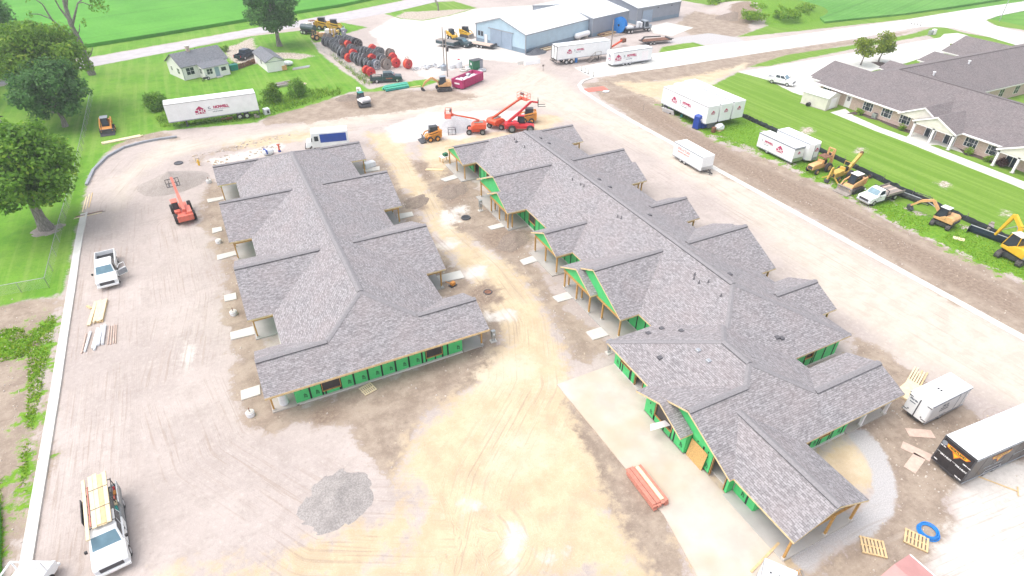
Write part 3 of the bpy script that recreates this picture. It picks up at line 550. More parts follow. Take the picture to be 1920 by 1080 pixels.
def sheathing(parent, p0, p1, z0, z1, openings=(), out=1, txt=True, t=.11, pw=1.22):
    """Green sheathing panels from p0 to p1 (plan), each one a part; openings = (s0, s1, z0, z1, kind) measured along the wall."""
    p0, p1 = Vector((*p0, 0)), Vector((*p1, 0)); L = (p1-p0).length; d = (p1-p0)/L; nv = Vector((d.y, -d.x, 0))*out
    cuts = sorted(set([0, L]+[i*pw for i in range(1, int(L/pw)+1) if L-i*pw > .25]+[o[0] for o in openings]+[o[1] for o in openings]))
    base = parent.location
    def slab(s0, s1, a, b, n0, n1, name, mat):
        q = [p0+d*s0, p0+d*s1]; mb = MB(); vs = []
        for z in (a, b):
            for s, n in ((q[0], n0), (q[1], n0), (q[1], n1), (q[0], n1)): vs.append(s+nv*n+Vector((0, 0, z))-base)
        mb.add(vs, [(3, 2, 1, 0), (4, 5, 6, 7), (0, 1, 5, 4), (1, 2, 6, 5), (2, 3, 7, 6), (3, 0, 4, 7)]); return part(name, mb, mat, parent)
    for a, b in zip(cuts[:-1], cuts[1:]):
        if b-a < .06: continue
        op = [o for o in openings if o[0] <= a+.01 and o[1] >= b-.01]; spans = [(z0, z1)]
        if op: o = op[0]; spans = [(z0, o[2]), (o[3], z1)]
        for u, v in spans:
            if v-u < .08: continue
            pn = slab(a+.012, b-.012, u, v, -t, 0, 'wall_panel', 'zip')
            if txt and not op and b-a > .7 and v-u > 1:
                lettering(pn, 'ZIP', .42, 'tape', (p0+d*(b-.42)+nv*.0+Vector((0, 0, u+.62))-base), (0, 0, 1), -d if out*1 > 0 else d, bold=.02) if False else lettering(pn, 'ZIP', .34, 'tape', (p0+d*((b-.38) if out > 0 else (a+.38))+Vector((0, 0, u+.55))-base), (0, 0, 1), (-d if out > 0 else d), bold=.008)
                for zz in (u+1.25, u+1.75, u+2.2):
                    if zz < v-.1: slab((a+b)/2-.09, (a+b)/2+.02, zz, zz+.16, 0, .006, 'print_mark', 'tape')
    done = []
    for c in cuts[1:-1]:
        zs = [(z0, z1)]
        for o in openings:
            if o[0] < c-.01 and o[1] > c+.01: zs = [(z0, o[2]), (o[3], z1)]
        for u, v in zs:
            if v-u > .1: slab(c-.075, c+.075, u+.005, v-.005, .002, .014, 'seam_tape', 'tape')
    for s0, s1, a, b, kind in openings:
        if kind == 'window': slab(s0+.05, s1-.05, a+.05, b-.05, -t+.01, -t+.03, 'dark_interior_pane', 'void')  # dark sheet added in the opening to stand for the unlit interior
        for r in ((s0, s0+.05, a, b), (s1-.05, s1, a, b), (s0+.05, s1-.05, b-.05, b), (s0+.05, s1-.05, a, a+.05)):
            if kind == 'door' and r[3]-r[2] < .1 and r[2] == a: continue
            slab(*r, -t-.02, .03, 'opening_frame', 'wood_post')
def posts(parent, pts, z0, z1, s=.14, mat='wood_post'):
    for x, y in pts:
        mb = MB().box(-s/2, s/2, -s/2, s/2, 0, z1-z0); o = part('post', mb, mat, parent); o.location = Vector((x, y, z0))-parent.location
        b = part('post_base', MB().box(-s*.8, s*.8, -s*.8, s*.8, 0, .12), 'conc', o)
def gable(parent, side, xf, xe, y0, y1, slope_p, main_p, ze=2.6, eave=None, back=None, wall=True, ridge=True, posts_at=(), beam=True):
    """Cross gable whose ridge runs along x; xf = outer rake, xe = main eave; side -1 faces west, +1 east."""
    yc = (y0+y1)/2; h = (y1-y0)/2; zr = ze+h*slope_p; xr = xe-side*(zr-ze)/main_p; k = -side*.12
    a = slope([(xf, y0, ze), (xe+k, y0, ze), (xr+k, yc, zr), (xf, yc, zr)], parent)
    b = slope([(xf, y1, ze), (xf, yc, zr), (xr+k, yc, zr), (xe+k, y1, ze)], parent)
    if ridge: cap((xf, yc, zr), (xr+side*.15, yc, zr), (0, -slope_p, 1), (0, slope_p, 1), parent)
    if wall:
        xw = xf-side*.38; z_ = ze-.22; ins = .25
        mb = MB(); pr = [(y0+ins, z_), (y1-ins, z_), (yc, zr-.22-ins*slope_p+.1)]
        mb.prism(pr, xw-.04, xw+.04, 'x'); part('gable_panel', mb, 'zip', parent, world=True)
    if beam:
        xw = xf-side*.42
        part('beam', MB().box(xw-.09, xw+.09, y0+.35, y1-.35, ze-.5, ze-.23), 'wood_post', parent, world=True)
        for sy in (y0+.35, y1-.35): part('beam', MB().box(min(xw, xe), max(xw, xe), sy-.08, sy+.08, ze-.49, ze-.24), 'wood_post', parent, world=True)
    posts(parent, [(xf-side*.42, q) for q in posts_at], .12, ze-.5)
    return zr
# ---- left building
LB = thing('residential_building', 'low grey shingled building with green sheathed front wall, the left of the two under construction', 'building', (7.1, 61, 0))
x0, x1, xc, ze, zr = -.35, 14.6, 7.12, 2.6, 5.6
ya, yb = 37.45, 84.5; pf = 3/6.5; zw = 2.6+3.05*pf; pw_ = (zr-ze)/(xc-x0); xw = x0+(zw-ze)/pw_; xv = x1-(zw-ze)/pw_
FX0, FX1 = -2.56, 16.72
slope([(FX0, ya, ze), (FX1, ya, ze), (FX1, 40.5, zw), (xv, 40.5, zw), (xc, 43.95, zr), (xw, 40.5, zw), (FX0, 40.5, zw)], LB)
slope([(FX0, yb, ze), (FX0, 81.45, zw), (xw, 81.45, zw), (xc, 78., zr), (xv, 81.45, zw), (FX1, 81.45, zw), (FX1, yb, ze)], LB)
for s, xa, xe_, xq in ((-1, FX0, x0, xw), (1, FX1, x1, xv)):
    slope([(xe_, 43.55, ze), (xq, 40.5, zw), (xc, 43.95, zr), (xc, 78, zr), (xq, 81.45, zw), (xe_, 78.4, ze)], LB)
    slope([(xa, 40.5, zw), (xq, 40.5, zw), (xe_-s*.1, 43.55, ze), (xa, 43.55, ze)], LB)
    slope([(xa, 81.45, zw), (xq, 81.45, zw), (xe_-s*.1, 78.4, ze), (xa, 78.4, ze)], LB)
    cap((xa, 40.5, zw), (xq, 40.5, zw), (0, -pf, 1), (0, pf, 1), LB); cap((xa, 81.45, zw), (xq, 81.45, zw), (0, -pf, 1), (0, pf, 1), LB)
    cap((xc, 43.95, zr), (xq, 40.5, zw), (0, -pf, 1), (s*pw_, 0, 1), LB, vent=False); cap((xc, 78, zr), (xq, 81.45, zw), (0, pf, 1), (s*pw_, 0, 1), LB, vent=False)
    gable(LB, s, xa-s*.0-(.1 if s < 0 else -.2), xe_, 63.1, 73.7, .44, pw_, posts_at=(63.6, 66.4, 70.4, 73.2))
    gable(LB, s, xa, xe_, 48.15, 59.05, .44, pw_, posts_at=(48.7, 51.5, 55.7, 58.5))
    for yy in ((38.4, 43.1), (78.8, 84.)):
        posts(LB, [(xa-s*.35, yy[0]+.15), (xa-s*.35, yy[1]-.2)], .12, 2.3)
        part('beam', MB().box(xa-s*.35-.09, xa-s*.35+.09, yy[0], yy[1], 2.15, 2.4), 'wood_post', LB, world=True)
        part('gable_panel', MB().prism([(yy[0]-.5, 2.4), (yy[1]+.1, 2.4), ((yy[0]+yy[1])/2-.2, zw-.25)], xa-s*.35-.04, xa-s*.35+.04, 'x'), 'zip', LB, world=True)
    xa_, xb_ = sorted((xa-s*.2, xe_-s*.1))
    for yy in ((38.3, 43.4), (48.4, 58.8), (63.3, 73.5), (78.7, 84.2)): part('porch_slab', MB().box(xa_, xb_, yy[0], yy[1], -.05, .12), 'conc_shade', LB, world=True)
cap((xc, 43.95, zr), (xc, 78, zr), (-pw_, 0, 1), (pw_, 0, 1), LB, .27)
part('floor_slab', MB().box(-.42, 14.42, 38.3, 83.6, -.05, .14), 'conc', LB, world=True)
part('fascia_trim', MB().box(FX0, FX1, ya-.03, ya-.003, 2.40, 2.60), 'wood', LB, world=True)
sheathing(LB, (-.42, 38.45), (14.42, 38.45), .15, 2.42, [(2.2, 3.75, .5, 2.36, 'window'), (11.35, 12.9, .5, 2.36, 'window')], 1)
sheathing(LB, (-.42, 43.2), (-.42, 38.56), .15, 2.42, (), 1, False); sheathing(LB, (14.42, 38.56), (14.42, 43.2), .15, 2.42, (), 1, False)
for s, x in ((1, .05), (-1, 14.2)):
    ysegs = [(43.3, 83.)]
    for a, b in ysegs:
        p, q = ((x, b), (x, a)) if s > 0 else ((x, a), (x, b))
        sheathing(LB, p, q, .15, 2.42, [(3, 4.8, .2, 2.2, 'door'), (8, 9.6, .9, 2.2, 'window'), (14, 15.8, .2, 2.2, 'door'), (20, 21.6, .9, 2.2, 'window'), (28, 29.8, .2, 2.2, 'door')], 1, False)
sheathing(LB, (14.42, 83.4), (-.42, 83.4), .15, 2.42, (), 1, False)
# interior partitions close the view through the openings
for yy in (41.5, 50., 60., 70.): part('partition', MB().box(.2, 14.1, yy, yy+.12, .14, 2.38), 'soffit', LB, world=True)
# ---- right building with its front hall
RB = thing('residential_building', 'long grey shingled building with green gables, the right of the two under construction', 'building', (37.8, 45, 0))
x0, x1, xc, zr = 30.1, 45.5, 37.8, 5.68; p_ = (zr-ze)/(xc-x0); ya, yb = 22.55, 77.4
ys = ya+(zr-ze)/p_; yn = yb-6.2
for s, xe_ in ((-1, x0), (1, x1)):
    slope([(xe_, ya, ze), (xc, ys, zr), (xc, yn, zr), (xe_, yb-.3, ze)], RB)
    cap((xc, ys, zr), (xe_-s*.05, ya+.05, ze), (s*p_, 0, 1), (0, -p_, 1), RB, vent=False)
slope([(x0, ya, ze), (x1, ya, ze), (xc, ys, zr)], RB); slope([(x0, yb-.3, ze), (xc, yn, zr), (x1, yb-.3, ze)], RB)
cap((xc, ys, zr), (xc, yn, zr), (-p_, 0, 1), (p_, 0, 1), RB, .27)
gz = .5
for s, xb in ((-1, 28.05), (1, 47.5)):
    xe_ = x0 if s < 0 else x1; xs = xb+s*.5
    gable(RB, s, xb, xe_, 70.8, 77.4, .42, p_, posts_at=(71.2, 74.1, 76.9))
    gable(RB, s, xb, xe_, 55.92, 66.05, gz, p_, posts_at=(56.4, 58.2, 61.3, 65.6))
    if s < 0: gable(RB, s, xb, xe_, 45.21, 50.89, gz, p_, posts_at=(45.6, 48.05, 50.5))
    else: gable(RB, s, xb, xe_, 45.07, 50.7, gz, p_, posts_at=(45.5, 48., 50.3))
    gable(RB, s, xb, xe_, 33.35, 43.4, gz, p_, posts_at=(33.8, 36.7, 40.4, 43.0))
    # nested smaller gables that share one slope with the big ones
    for y_sh, y_lo, z_pk, sgn in ((55.92, 61.68, 4.04, 1), (43.4, 37.65, 4.04, -1)):
        yc_ = (y_sh+y_lo)/2; e = 2.6
        slope([(xs, y_sh, e), (xb-s*.0, y_sh, e), (xb, yc_, z_pk), (xs, yc_, z_pk)], RB)
        slope([(xs, yc_, z_pk), (xb-s*.5, yc_, z_pk), (xb-s*.5, y_lo, e), (xs, y_lo, e)], RB)
        xq = xs-s*.35; lo, hi = sorted((y_sh, y_lo)); part('gable_panel', MB().prism([(lo+.25, 2.38), (hi-.25, 2.38), (yc_, z_pk-.3)], xq-.04, xq+.04, 'x'), 'zip', RB, world=True)
        part('beam', MB().box(xq-.09, xq+.09, lo+.3, hi-.3, 2.1, 2.37), 'wood_post', RB, world=True)
        posts(RB, [(xq, lo+.5), (xq, hi-.5), (xq, yc_)], .12, 2.1)
    xa_, xb_ = sorted((xs-s*.25, xe_-s*.45))
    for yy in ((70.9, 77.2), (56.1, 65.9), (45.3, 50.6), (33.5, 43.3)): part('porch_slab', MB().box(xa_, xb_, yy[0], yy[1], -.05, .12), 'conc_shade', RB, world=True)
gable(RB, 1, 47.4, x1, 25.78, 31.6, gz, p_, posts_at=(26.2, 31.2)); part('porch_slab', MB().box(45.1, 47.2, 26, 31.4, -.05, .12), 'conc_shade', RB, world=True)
part('floor_slab', MB().box(30.5, 45.1, 23.0, 76.8, -.05, .14), 'conc', RB, world=True)
W_OPS = [(4, 5.6, .15, 2.2, 'door'), (8.2, 9.6, .8, 2.1, 'window'), (13, 14.6, .15, 2.2, 'door'), (20.6, 22.2, .8, 2.1, 'window'), (25, 26.4, .15, 2.2, 'door'), (33.5, 35.2, .15, 2.2, 'door'), (38, 39.4, .8, 2.1, 'window')]
sheathing(RB, (30.6, 76.7), (30.6, 31.2), .15, 2.44, W_OPS, 1, False)
sheathing(RB, (45.0, 23.1), (45.0, 76.7), .15, 2.44, [(12, 13.6, .15, 2.2, 'door'), (26, 27.6, .8, 2.1, 'window')], 1, False)
sheathing(RB, (38.4, 23.1), (45.0, 23.1), .15, 2.44, [(2.4, 3.4, 1., 2.0, 'window')], 1, False); sheathing(RB, (45, 76.75), (30.6, 76.75), .15, 2.44, (), 1, False)
for yy in (34.5, 44.3, 54, 64): part('partition', MB().box(30.8, 44.9, yy, yy+.12, .14, 2.38), 'soffit', RB, world=True)
# front hall: hipped to the north and south, gables west and south, wing east
hx0, hx1, hxc = 25.2, 38.5, 31.85; ph = .4; hz = ze+ph*(hxc-hx0); hn = 31.46; hyn = hn-(hxc-hx0); pS = .42; hyS = 15.7+(hz-ze)/pS; xs_l = hxc-.0
ycg, zg = 20.6, ze+4.9*pS                                    # west gable
wy, wz = 18.45, ze+(18.45-15.7)*pS; xe_w = hx1-(wz-ze)/ph; xg = hx0+(zg-ze)/ph
slope([(hx0, 25.45, ze), (hx0, hn, ze), (hxc, hyn, hz), (hxc, hyS, hz), (xg, ycg, zg)], RB)
slope([(hx1, 21.2, ze), (xe_w, wy, wz), (hxc, hyS, hz), (hxc, hyn, hz), (hx1, hn, ze)], RB)
slope([(hx0, hn, ze), (hx1, hn, ze), (hxc, hyn, hz)], RB)
cap((hxc, hyn, hz), (hxc, hyS, hz), (-ph, 0, 1), (ph, 0, 1), RB, .25)
cap((hxc, hyn, hz), (hx0, hn, ze), (0, ph, 1), (-ph, 0, 1), RB, vent=False); cap((hxc, hyn, hz), (34.4, hyn+(34.4-hxc), hz-ph*(34.4-hxc)), (0, ph, 1), (ph, 0, 1), RB, vent=False)
wy, wz = 18.45, ze+(18.45-15.7)*pS; xe_w = hx1-(wz-ze)/ph; xg = hx0+(zg-ze)/ph
slope([(24.75, 15.7, ze), (43.05, 15.7, ze), (43.05, wy, wz), (xe_w, wy, wz), (hxc, hyS, hz), (xg, ycg, zg), (24.75, ycg, zg)], RB)
slope([(43.05, wy, wz), (43.05, 21.2, ze), (hx1-.1, 21.2, ze), (xe_w, wy, wz)], RB)
slope([(24.75, ycg, zg), (xg+.15, ycg, zg), (hx0+.1, 25.45, ze), (24.75, 25.45, ze)], RB)
cap((24.75, ycg, zg), (xg, ycg, zg), (0, -pS, 1), (0, pS, 1), RB); cap((43.05, wy, wz), (xe_w, wy, wz), (0, -pS, 1), (0, pS, 1), RB)
cap((hxc, hyS, hz), (xe_w, wy, wz), (ph, 0, 1), (0, -pS, 1), RB, vent=False); cap((hxc, hyS, hz), (xg, ycg, zg), (-ph, 0, 1), (0, -pS, 1), RB, vent=False)
# small west gable shares the north slope
sy, sz = 22.75, ze+2.7*.42
slope([(24.05, 25.45, ze), (24.76, 25.45, ze), (24.76, sy, sz), (24.05, sy, sz)], RB)
slope([(24.05, sy, sz), (25.25, sy, sz), (25.25, 20.05, ze), (24.05, 20.05, ze)], RB)
part('gable_panel', MB().prism([(20.2, 2.42), (25.3, 2.42), (sy, sz-.25)], 24.95, 25.03, 'x'), 'zip', RB, world=True)
part('gable_panel', MB().prism([(16.1, 2.42), (25.2, 2.42), (ycg, zg-.25)], 25.28, 25.36, 'x'), 'zip', RB, world=True)
# south wing
fx, fz = 28.55, ze+3.45*.44; fyb = 15.7+(fz-ze)/pS
slope([(25.1, 10.45, ze), (25.1, 15.72, ze), (fx, fyb+.2, fz), (fx, 10.45, fz)], RB); slope([(32., 10.45, ze), (fx, 10.45, fz), (fx, fyb+.2, fz), (32, 15.72, ze)], RB)
cap((fx, 10.45, fz), (fx, fyb, fz), (-.44, 0, 1), (.44, 0, 1), RB, .25)
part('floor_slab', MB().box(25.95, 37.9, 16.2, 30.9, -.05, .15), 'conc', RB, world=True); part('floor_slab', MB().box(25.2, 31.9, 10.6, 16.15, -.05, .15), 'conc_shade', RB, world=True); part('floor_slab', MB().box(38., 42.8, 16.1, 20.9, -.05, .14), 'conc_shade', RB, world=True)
posts(RB, [(25.4, 10.75), (31.7, 10.75), (29.2, 10.75), (31.7, 13.2)], .15, 2.4); posts(RB, [(42.5, 16.2), (39.6, 16.2), (42.5, 20.7)], .14, 2.4, .2, 'siding_white')
for b in ((25.3, 31.8, 10.66, 10.84, 2.42, 2.44), (25.31, 25.49, 10.85, 14.1, 2.2, 2.42), (31.61, 31.79, 10.85, 16, 2.2, 2.42), (38.2, 42.6, 16.11, 16.29, 2.25, 2.43)): part('beam', MB().box(*b), 'wood_post', RB, world=True)
sheathing(RB, (26., 30.95), (26., 25.5), .15, 2.44, [(.9, 2.3, 1.1, 2.2, 'window'), (3.0, 4.1, .15, 2.2, 'door')], 1)
sheathing(RB, (30.5, 30.95), (26, 30.95), .15, 2.44, [(1.5, 2.5, .15, 2.2, 'door')], 1, False)
sheathing(RB, (25.05, 25.2), (25.05, 20.3), .15, 2.44, [(1.2, 3.3, .75, 2.3, 'window')], 1); sheathing(RB, (26, 25.3), (25.16, 25.3), .15, 2.44, (), 1, False); sheathing(RB, (25.16, 20.25), (25.5, 20.25), .15, 2.44, (), 1, False)
sheathing(RB, (25.5, 20.2), (25.5, 16.2), .15, 2.44, [(2.25, 3.75, .15, 2.25, 'door')], 1); sheathing(RB, (25.45, 16.15), (26.1, 16.15), .15, 2.44, (), 1, False)
sheathing(RB, (26.1, 16.1), (26.1, 14.2), .15, 2.44, (), 1); sheathing(RB, (26.2, 14.15), (31.3, 14.15), .15, 2.44, [(1.8, 3., .15, 2.2, 'door')], 1)
sheathing(RB, (31.4, 16.3), (37.9, 16.3), .15, 2.44, [(1., 2.3, 1., 2.1, 'window'), (3.4, 4.6, .9, 2.1, 'window')], 1); sheathing(RB, (31.35, 14.2), (31.35, 16.2), .15, 2.44, (), 1, False); sheathing(RB, (37.95, 16.3), (37.95, 23), .15, 2.44, (), 1, False)
part('partition', MB().box(26.2, 37.8, 21, 21.12, .14, 2.4), 'soffit', RB, world=True)
# roof vents and pipes
def pipe_vent(x, y, z, kind):
    o = part('roof_vent', MB().box(-.19, .19, -.19, .19, -.1, .12) if kind else MB().cyl((0, 0, -.1), (0, 0, .32), .045, n=8), 'vent' if kind < 2 else 'alu', RB, bevel=.03 if kind else 0)
    o.location = Vector((x, y, z))-RB.location
    if not kind: b = part('vent_flashing', MB().cyl((0, 0, .0), (0, 0, .07), .13, .07, n=8), 'vent', o)
for px in ((35.88, 70.64), (35.75, 69.74), (35.89, 67.59), (36.35, 55.86), (36.60, 53.65), (36.48, 54.20), (36.25, 45.44), (36.13, 45.97), (35.89, 33.15), (35.89, 32.44), (36.24, 33.48), (36.50, 31.91), (36.17, 29.86)):
    x, y = px; z = ze+min(abs(x-x0), abs(x1-x))*p_; pipe_vent(x, y, z, 0)
for px in ((39.12, 68.97), (39.43, 67.14), (39.39, 54.64), (39.47, 52.41), (39.63, 44.86), (39.32, 32.13), (39.33, 32.11), (35.80, 69.85)):
    x, y = px; pipe_vent(x, y, ze+min(abs(x-x0), abs(x1-x))*p_, 1)
for x, y, k in (((27.39, 26.98))+(1,), ((29.92, 25.49))+(2,), ((29.85, 24.16))+(2,)): pipe_vent(x, y, ze+(x-hx0)*ph+.02, k)
for x, y, k in (((28.79, 30.28))+(1,), ((30.26, 30.29))+(1,), ((31.04, 28.74))+(1,)): pipe_vent(x, y, ze+(hn-y)*ph+.02, k)
for x, y in ((38.20, 24.64), (38.58, 24.45)): pipe_vent(x, y, ze+(y-ya)*p_, 1)
# concrete walks leading to the porches
def walk(pts, z=.09): return structure(sheet('concrete_walk', pts, z, 'conc', .2))
walk([(-4.35, 80.56), (-1.61, 80.51), (-1.61, 79.66), (-4.31, 79.51)]); walk([(-4.35, 72.24), (-3.31, 72.13), (-3.30, 71.13), (-4.43, 70.91)]); walk([(-4.36, 65.54), (-2.19, 65.67), (-2.24, 64.69), (-4.40, 64.45)])
walk([(-4.37, 57.07), (-3.23, 57.08), (-3.28, 55.91), (-4.42, 55.94)]); walk([(-4.42, 50.55), (-2.03, 50.60), (-2.14, 49.29), (-4.48, 49.40)]); walk([(-4.42, 42.08), (-2.87, 42.11), (-2.97, 40.94), (-4.49, 40.92)])
walk([(16.45, 80.98), (19.00, 80.86), (18.66, 79.56), (16.18, 79.79)]); walk([(16.85, 65.94), (18.81, 65.66), (18.66, 64.61), (16.53, 64.54)]); walk([(16.32, 50.83), (19.28, 50.70), (19.14, 49.23), (16.06, 49.56)])
walk([(25.40, 72.99), (28.43, 73.68), (28.82, 72.42), (25.83, 71.96)]); walk([(25.90, 58.04), (29.23, 58.29), (29.77, 57.14), (26.05, 57.19)]); walk([(26.06, 49.67), (28.59, 49.93), (28.92, 48.65), (26.02, 48.60)]); walk([(25.95, 42.10), (28.24, 42.17), (28.55, 40.91), (26.07, 41.03)]); walk([(26.08, 35.79), (28.22, 35.78), (28.90, 34.36), (26.06, 34.50)])

# ---------------------------------------------------------------- builders of vehicles and machines (local X forward, origin on the ground)
def logo(parent, loc, right, size, up=(0, 0, 1), col='crimson'):
    """House shaped emblem with the letters CHC."""
    r = Vector(right).normalized(); u = Vector(up); n = r.cross(u); L = Vector(loc)+n*.014; s = size
    P = lambda a, b: L+r*a*s+u*b*s
    mb = MB().quad(P(-.55, -.38), P(.55, -.38), P(.55, .05), P(0, .5), P(-.55, .05))
    o = part('emblem', mb, col, parent)
    lettering(o, 'CHC', s*.62, 'paint_white', L+n*.004-u*s*.12, r, u, bold=.012*s)
def howell(parent, loc, right, s, phone=True):
    r = Vector(right).normalized(); u = Vector((0, 0, 1)); n = r.cross(u); L = Vector(loc)
    lettering(parent, 'C.', s*.62, 'ink', L-r*s*1.75+u*.02, r, bold=.03*s); lettering(parent, 'HOWELL', s*.75, 'crimson', L+r*s*.55+u*.02, r, bold=.055*s)
    part('underline', MB().quad(*[L+n*.012+r*a*s+u*b*s for a, b in ((-2.1, -.47), (2.2, -.47), (2.2, -.41), (-2.1, -.41))]), 'ink', parent)
    if phone: lettering(parent, '618-813-8484', s*.36, 'ink', L-u*s*.85-r*s*.3, r, bold=.006)
def box_trailer(label, p0, p1, Lh=None, Wd=2.5, z0=.5, H=2.6, axles=(0.,), r=.36, mat='paint_white', cat='trailer', name='enclosed_trailer', group=None, vnose=False, tongue=True, roofmat='paint_white', semi=False, bev=.06):
    """p0 = rear, p1 = front on the ground."""
    c = mid(p0, p1); L = Lh or math.dist(p0, p1); t = thing(name, label, cat, (*c, 0), head(p0, p1), group); h = L/2; w = Wd/2
    pr = [(-h, -w), (h-(.5 if vnose else 0), -w)]+([(h, -w*.45), (h, w*.45)] if vnose else [])+[(h-(.5 if vnose else 0), w), (-h, w)]
    part('body', MB().prism(pr, z0, H, 'z'), mat, t, bev)
    pr2 = [(a*.992, b*.985) for a, b in pr]; part('roof', MB().prism(pr2, H+.004, H+.035, 'z'), roofmat, t)
    for s in (-1, 1):
        part('top_rail', MB().box(-h, h-(.5 if vnose else 0), s*(w+.006)-.015, s*(w+.006)+.015, H-.14, H-.02), 'alu' if semi else 'trim_grey', t)
        part('bottom_rail', MB().box(-h, h-(.5 if vnose else 0), s*(w+.006)-.015, s*(w+.006)+.015, z0-.03, z0+.1), 'trim_grey', t)
    for k in range(1, int(L/1.22)):
        for s in (-1, 1): part('panel_seam', MB().box(-h+k*1.22-.012, -h+k*1.22+.012, s*(w+.002)-.006, s*(w+.002)+.006, z0+.1, H-.14), 'siding_white' if mat == 'paint_white' else 'steel', t)
    part('chassis', MB().box(-h+.1, h-.4, -.5, .5, z0-.22, z0-.01), 'steel', t)
    for ax in axles:
        for s in (-1, 1): wheel(t, ax, s*(w-.17), r, .3)
    if not semi and axles:
        a0, a1 = min(axles)-r-.12, max(axles)+r+.12
        for s in (-1, 1): part('fender', MB().prism([(a0, r), (a0+.15, 2*r+.06), (a1-.15, 2*r+.06), (a1, r), (a1-.08, r), (a1-.2, 2*r), (a0+.2, 2*r), (a0+.08, r)], s*w-.02, s*w+.07), 'alu', t)
    for s in (-1, 1): part('tail_light', MB().box(-h-.02, -h+.01, s*(w-.2)-.06, s*(w-.2)+.06, z0+.2, z0+.45), 'red', t)
    for s in (-1, 1): part('rear_door', MB().box(-h-.025, -h-.002, min(s*.02, s*(w-.1)), max(s*.02, s*(w-.1)), z0+.08, H-.14), mat, t, .01)
    if semi:
        for s in (-1, 1): part('landing_leg', MB().box(h-2.6, h-2.42, s*.7-.08, s*.7+.08, .08, z0).box(h-2.72, h-2.3, s*.7-.16, s*.7+.16, .0, .08), 'steel', t)
        part('bumper', MB().box(-h, -h+.1, -1.1, 1.1, .45, .6).box(-h, -h+.1, -.9, -.8, .6, z0).box(-h, -h+.1, .8, .9, .6, z0), 'steel', t)
    elif tongue:
        part('tongue', MB().beam((h-.6, .7, z0-.08), (h+1.1, 0, z0-.08), .1, .1).beam((h-.6, -.7, z0-.08), (h+1.1, 0, z0-.08), .1, .1).box(h+1.0, h+1.25, -.08, .08, z0-.16, z0).cyl((h+.75, 0, .05), (h+.75, 0, z0+.4), .05, n=8), 'steel', t)
    return t
def truck_cab(t, x0, x1, zb, zt, w, roof0, roof1, wt, paint, glass='glass_sky', name='cab'):
    b = (x0, x1, -w, w, zb); q = (roof0, roof1, -wt, wt, zt); o = part(name, MB().frus(b, q), paint, t, .07)
    A = [(x0, -w, zb), (x1, -w, zb), (x1, w, zb), (x0, w, zb)]; B = [(roof0, -wt, zt), (roof1, -wt, zt), (roof1, wt, zt), (roof0, wt, zt)]
    part('windshield', MB().patch(A[1], A[2], B[2], B[1], .06, .94, .1, .9), glass, o)
    part('rear_window', MB().patch(A[3], A[0], B[0], B[3], .15, .85, .3, .88), 'glass', o)
    for (i, j) in ((0, 1), (2, 3)):
        for u0, u1 in (((.07, .48), (.53, .93)) if x1-x0 > 2. else ((.12, .85),)):
            part('side_window', MB().patch(A[i], A[j], B[j], B[i], u0, u1, .2, .88), 'glass', o)
    return o
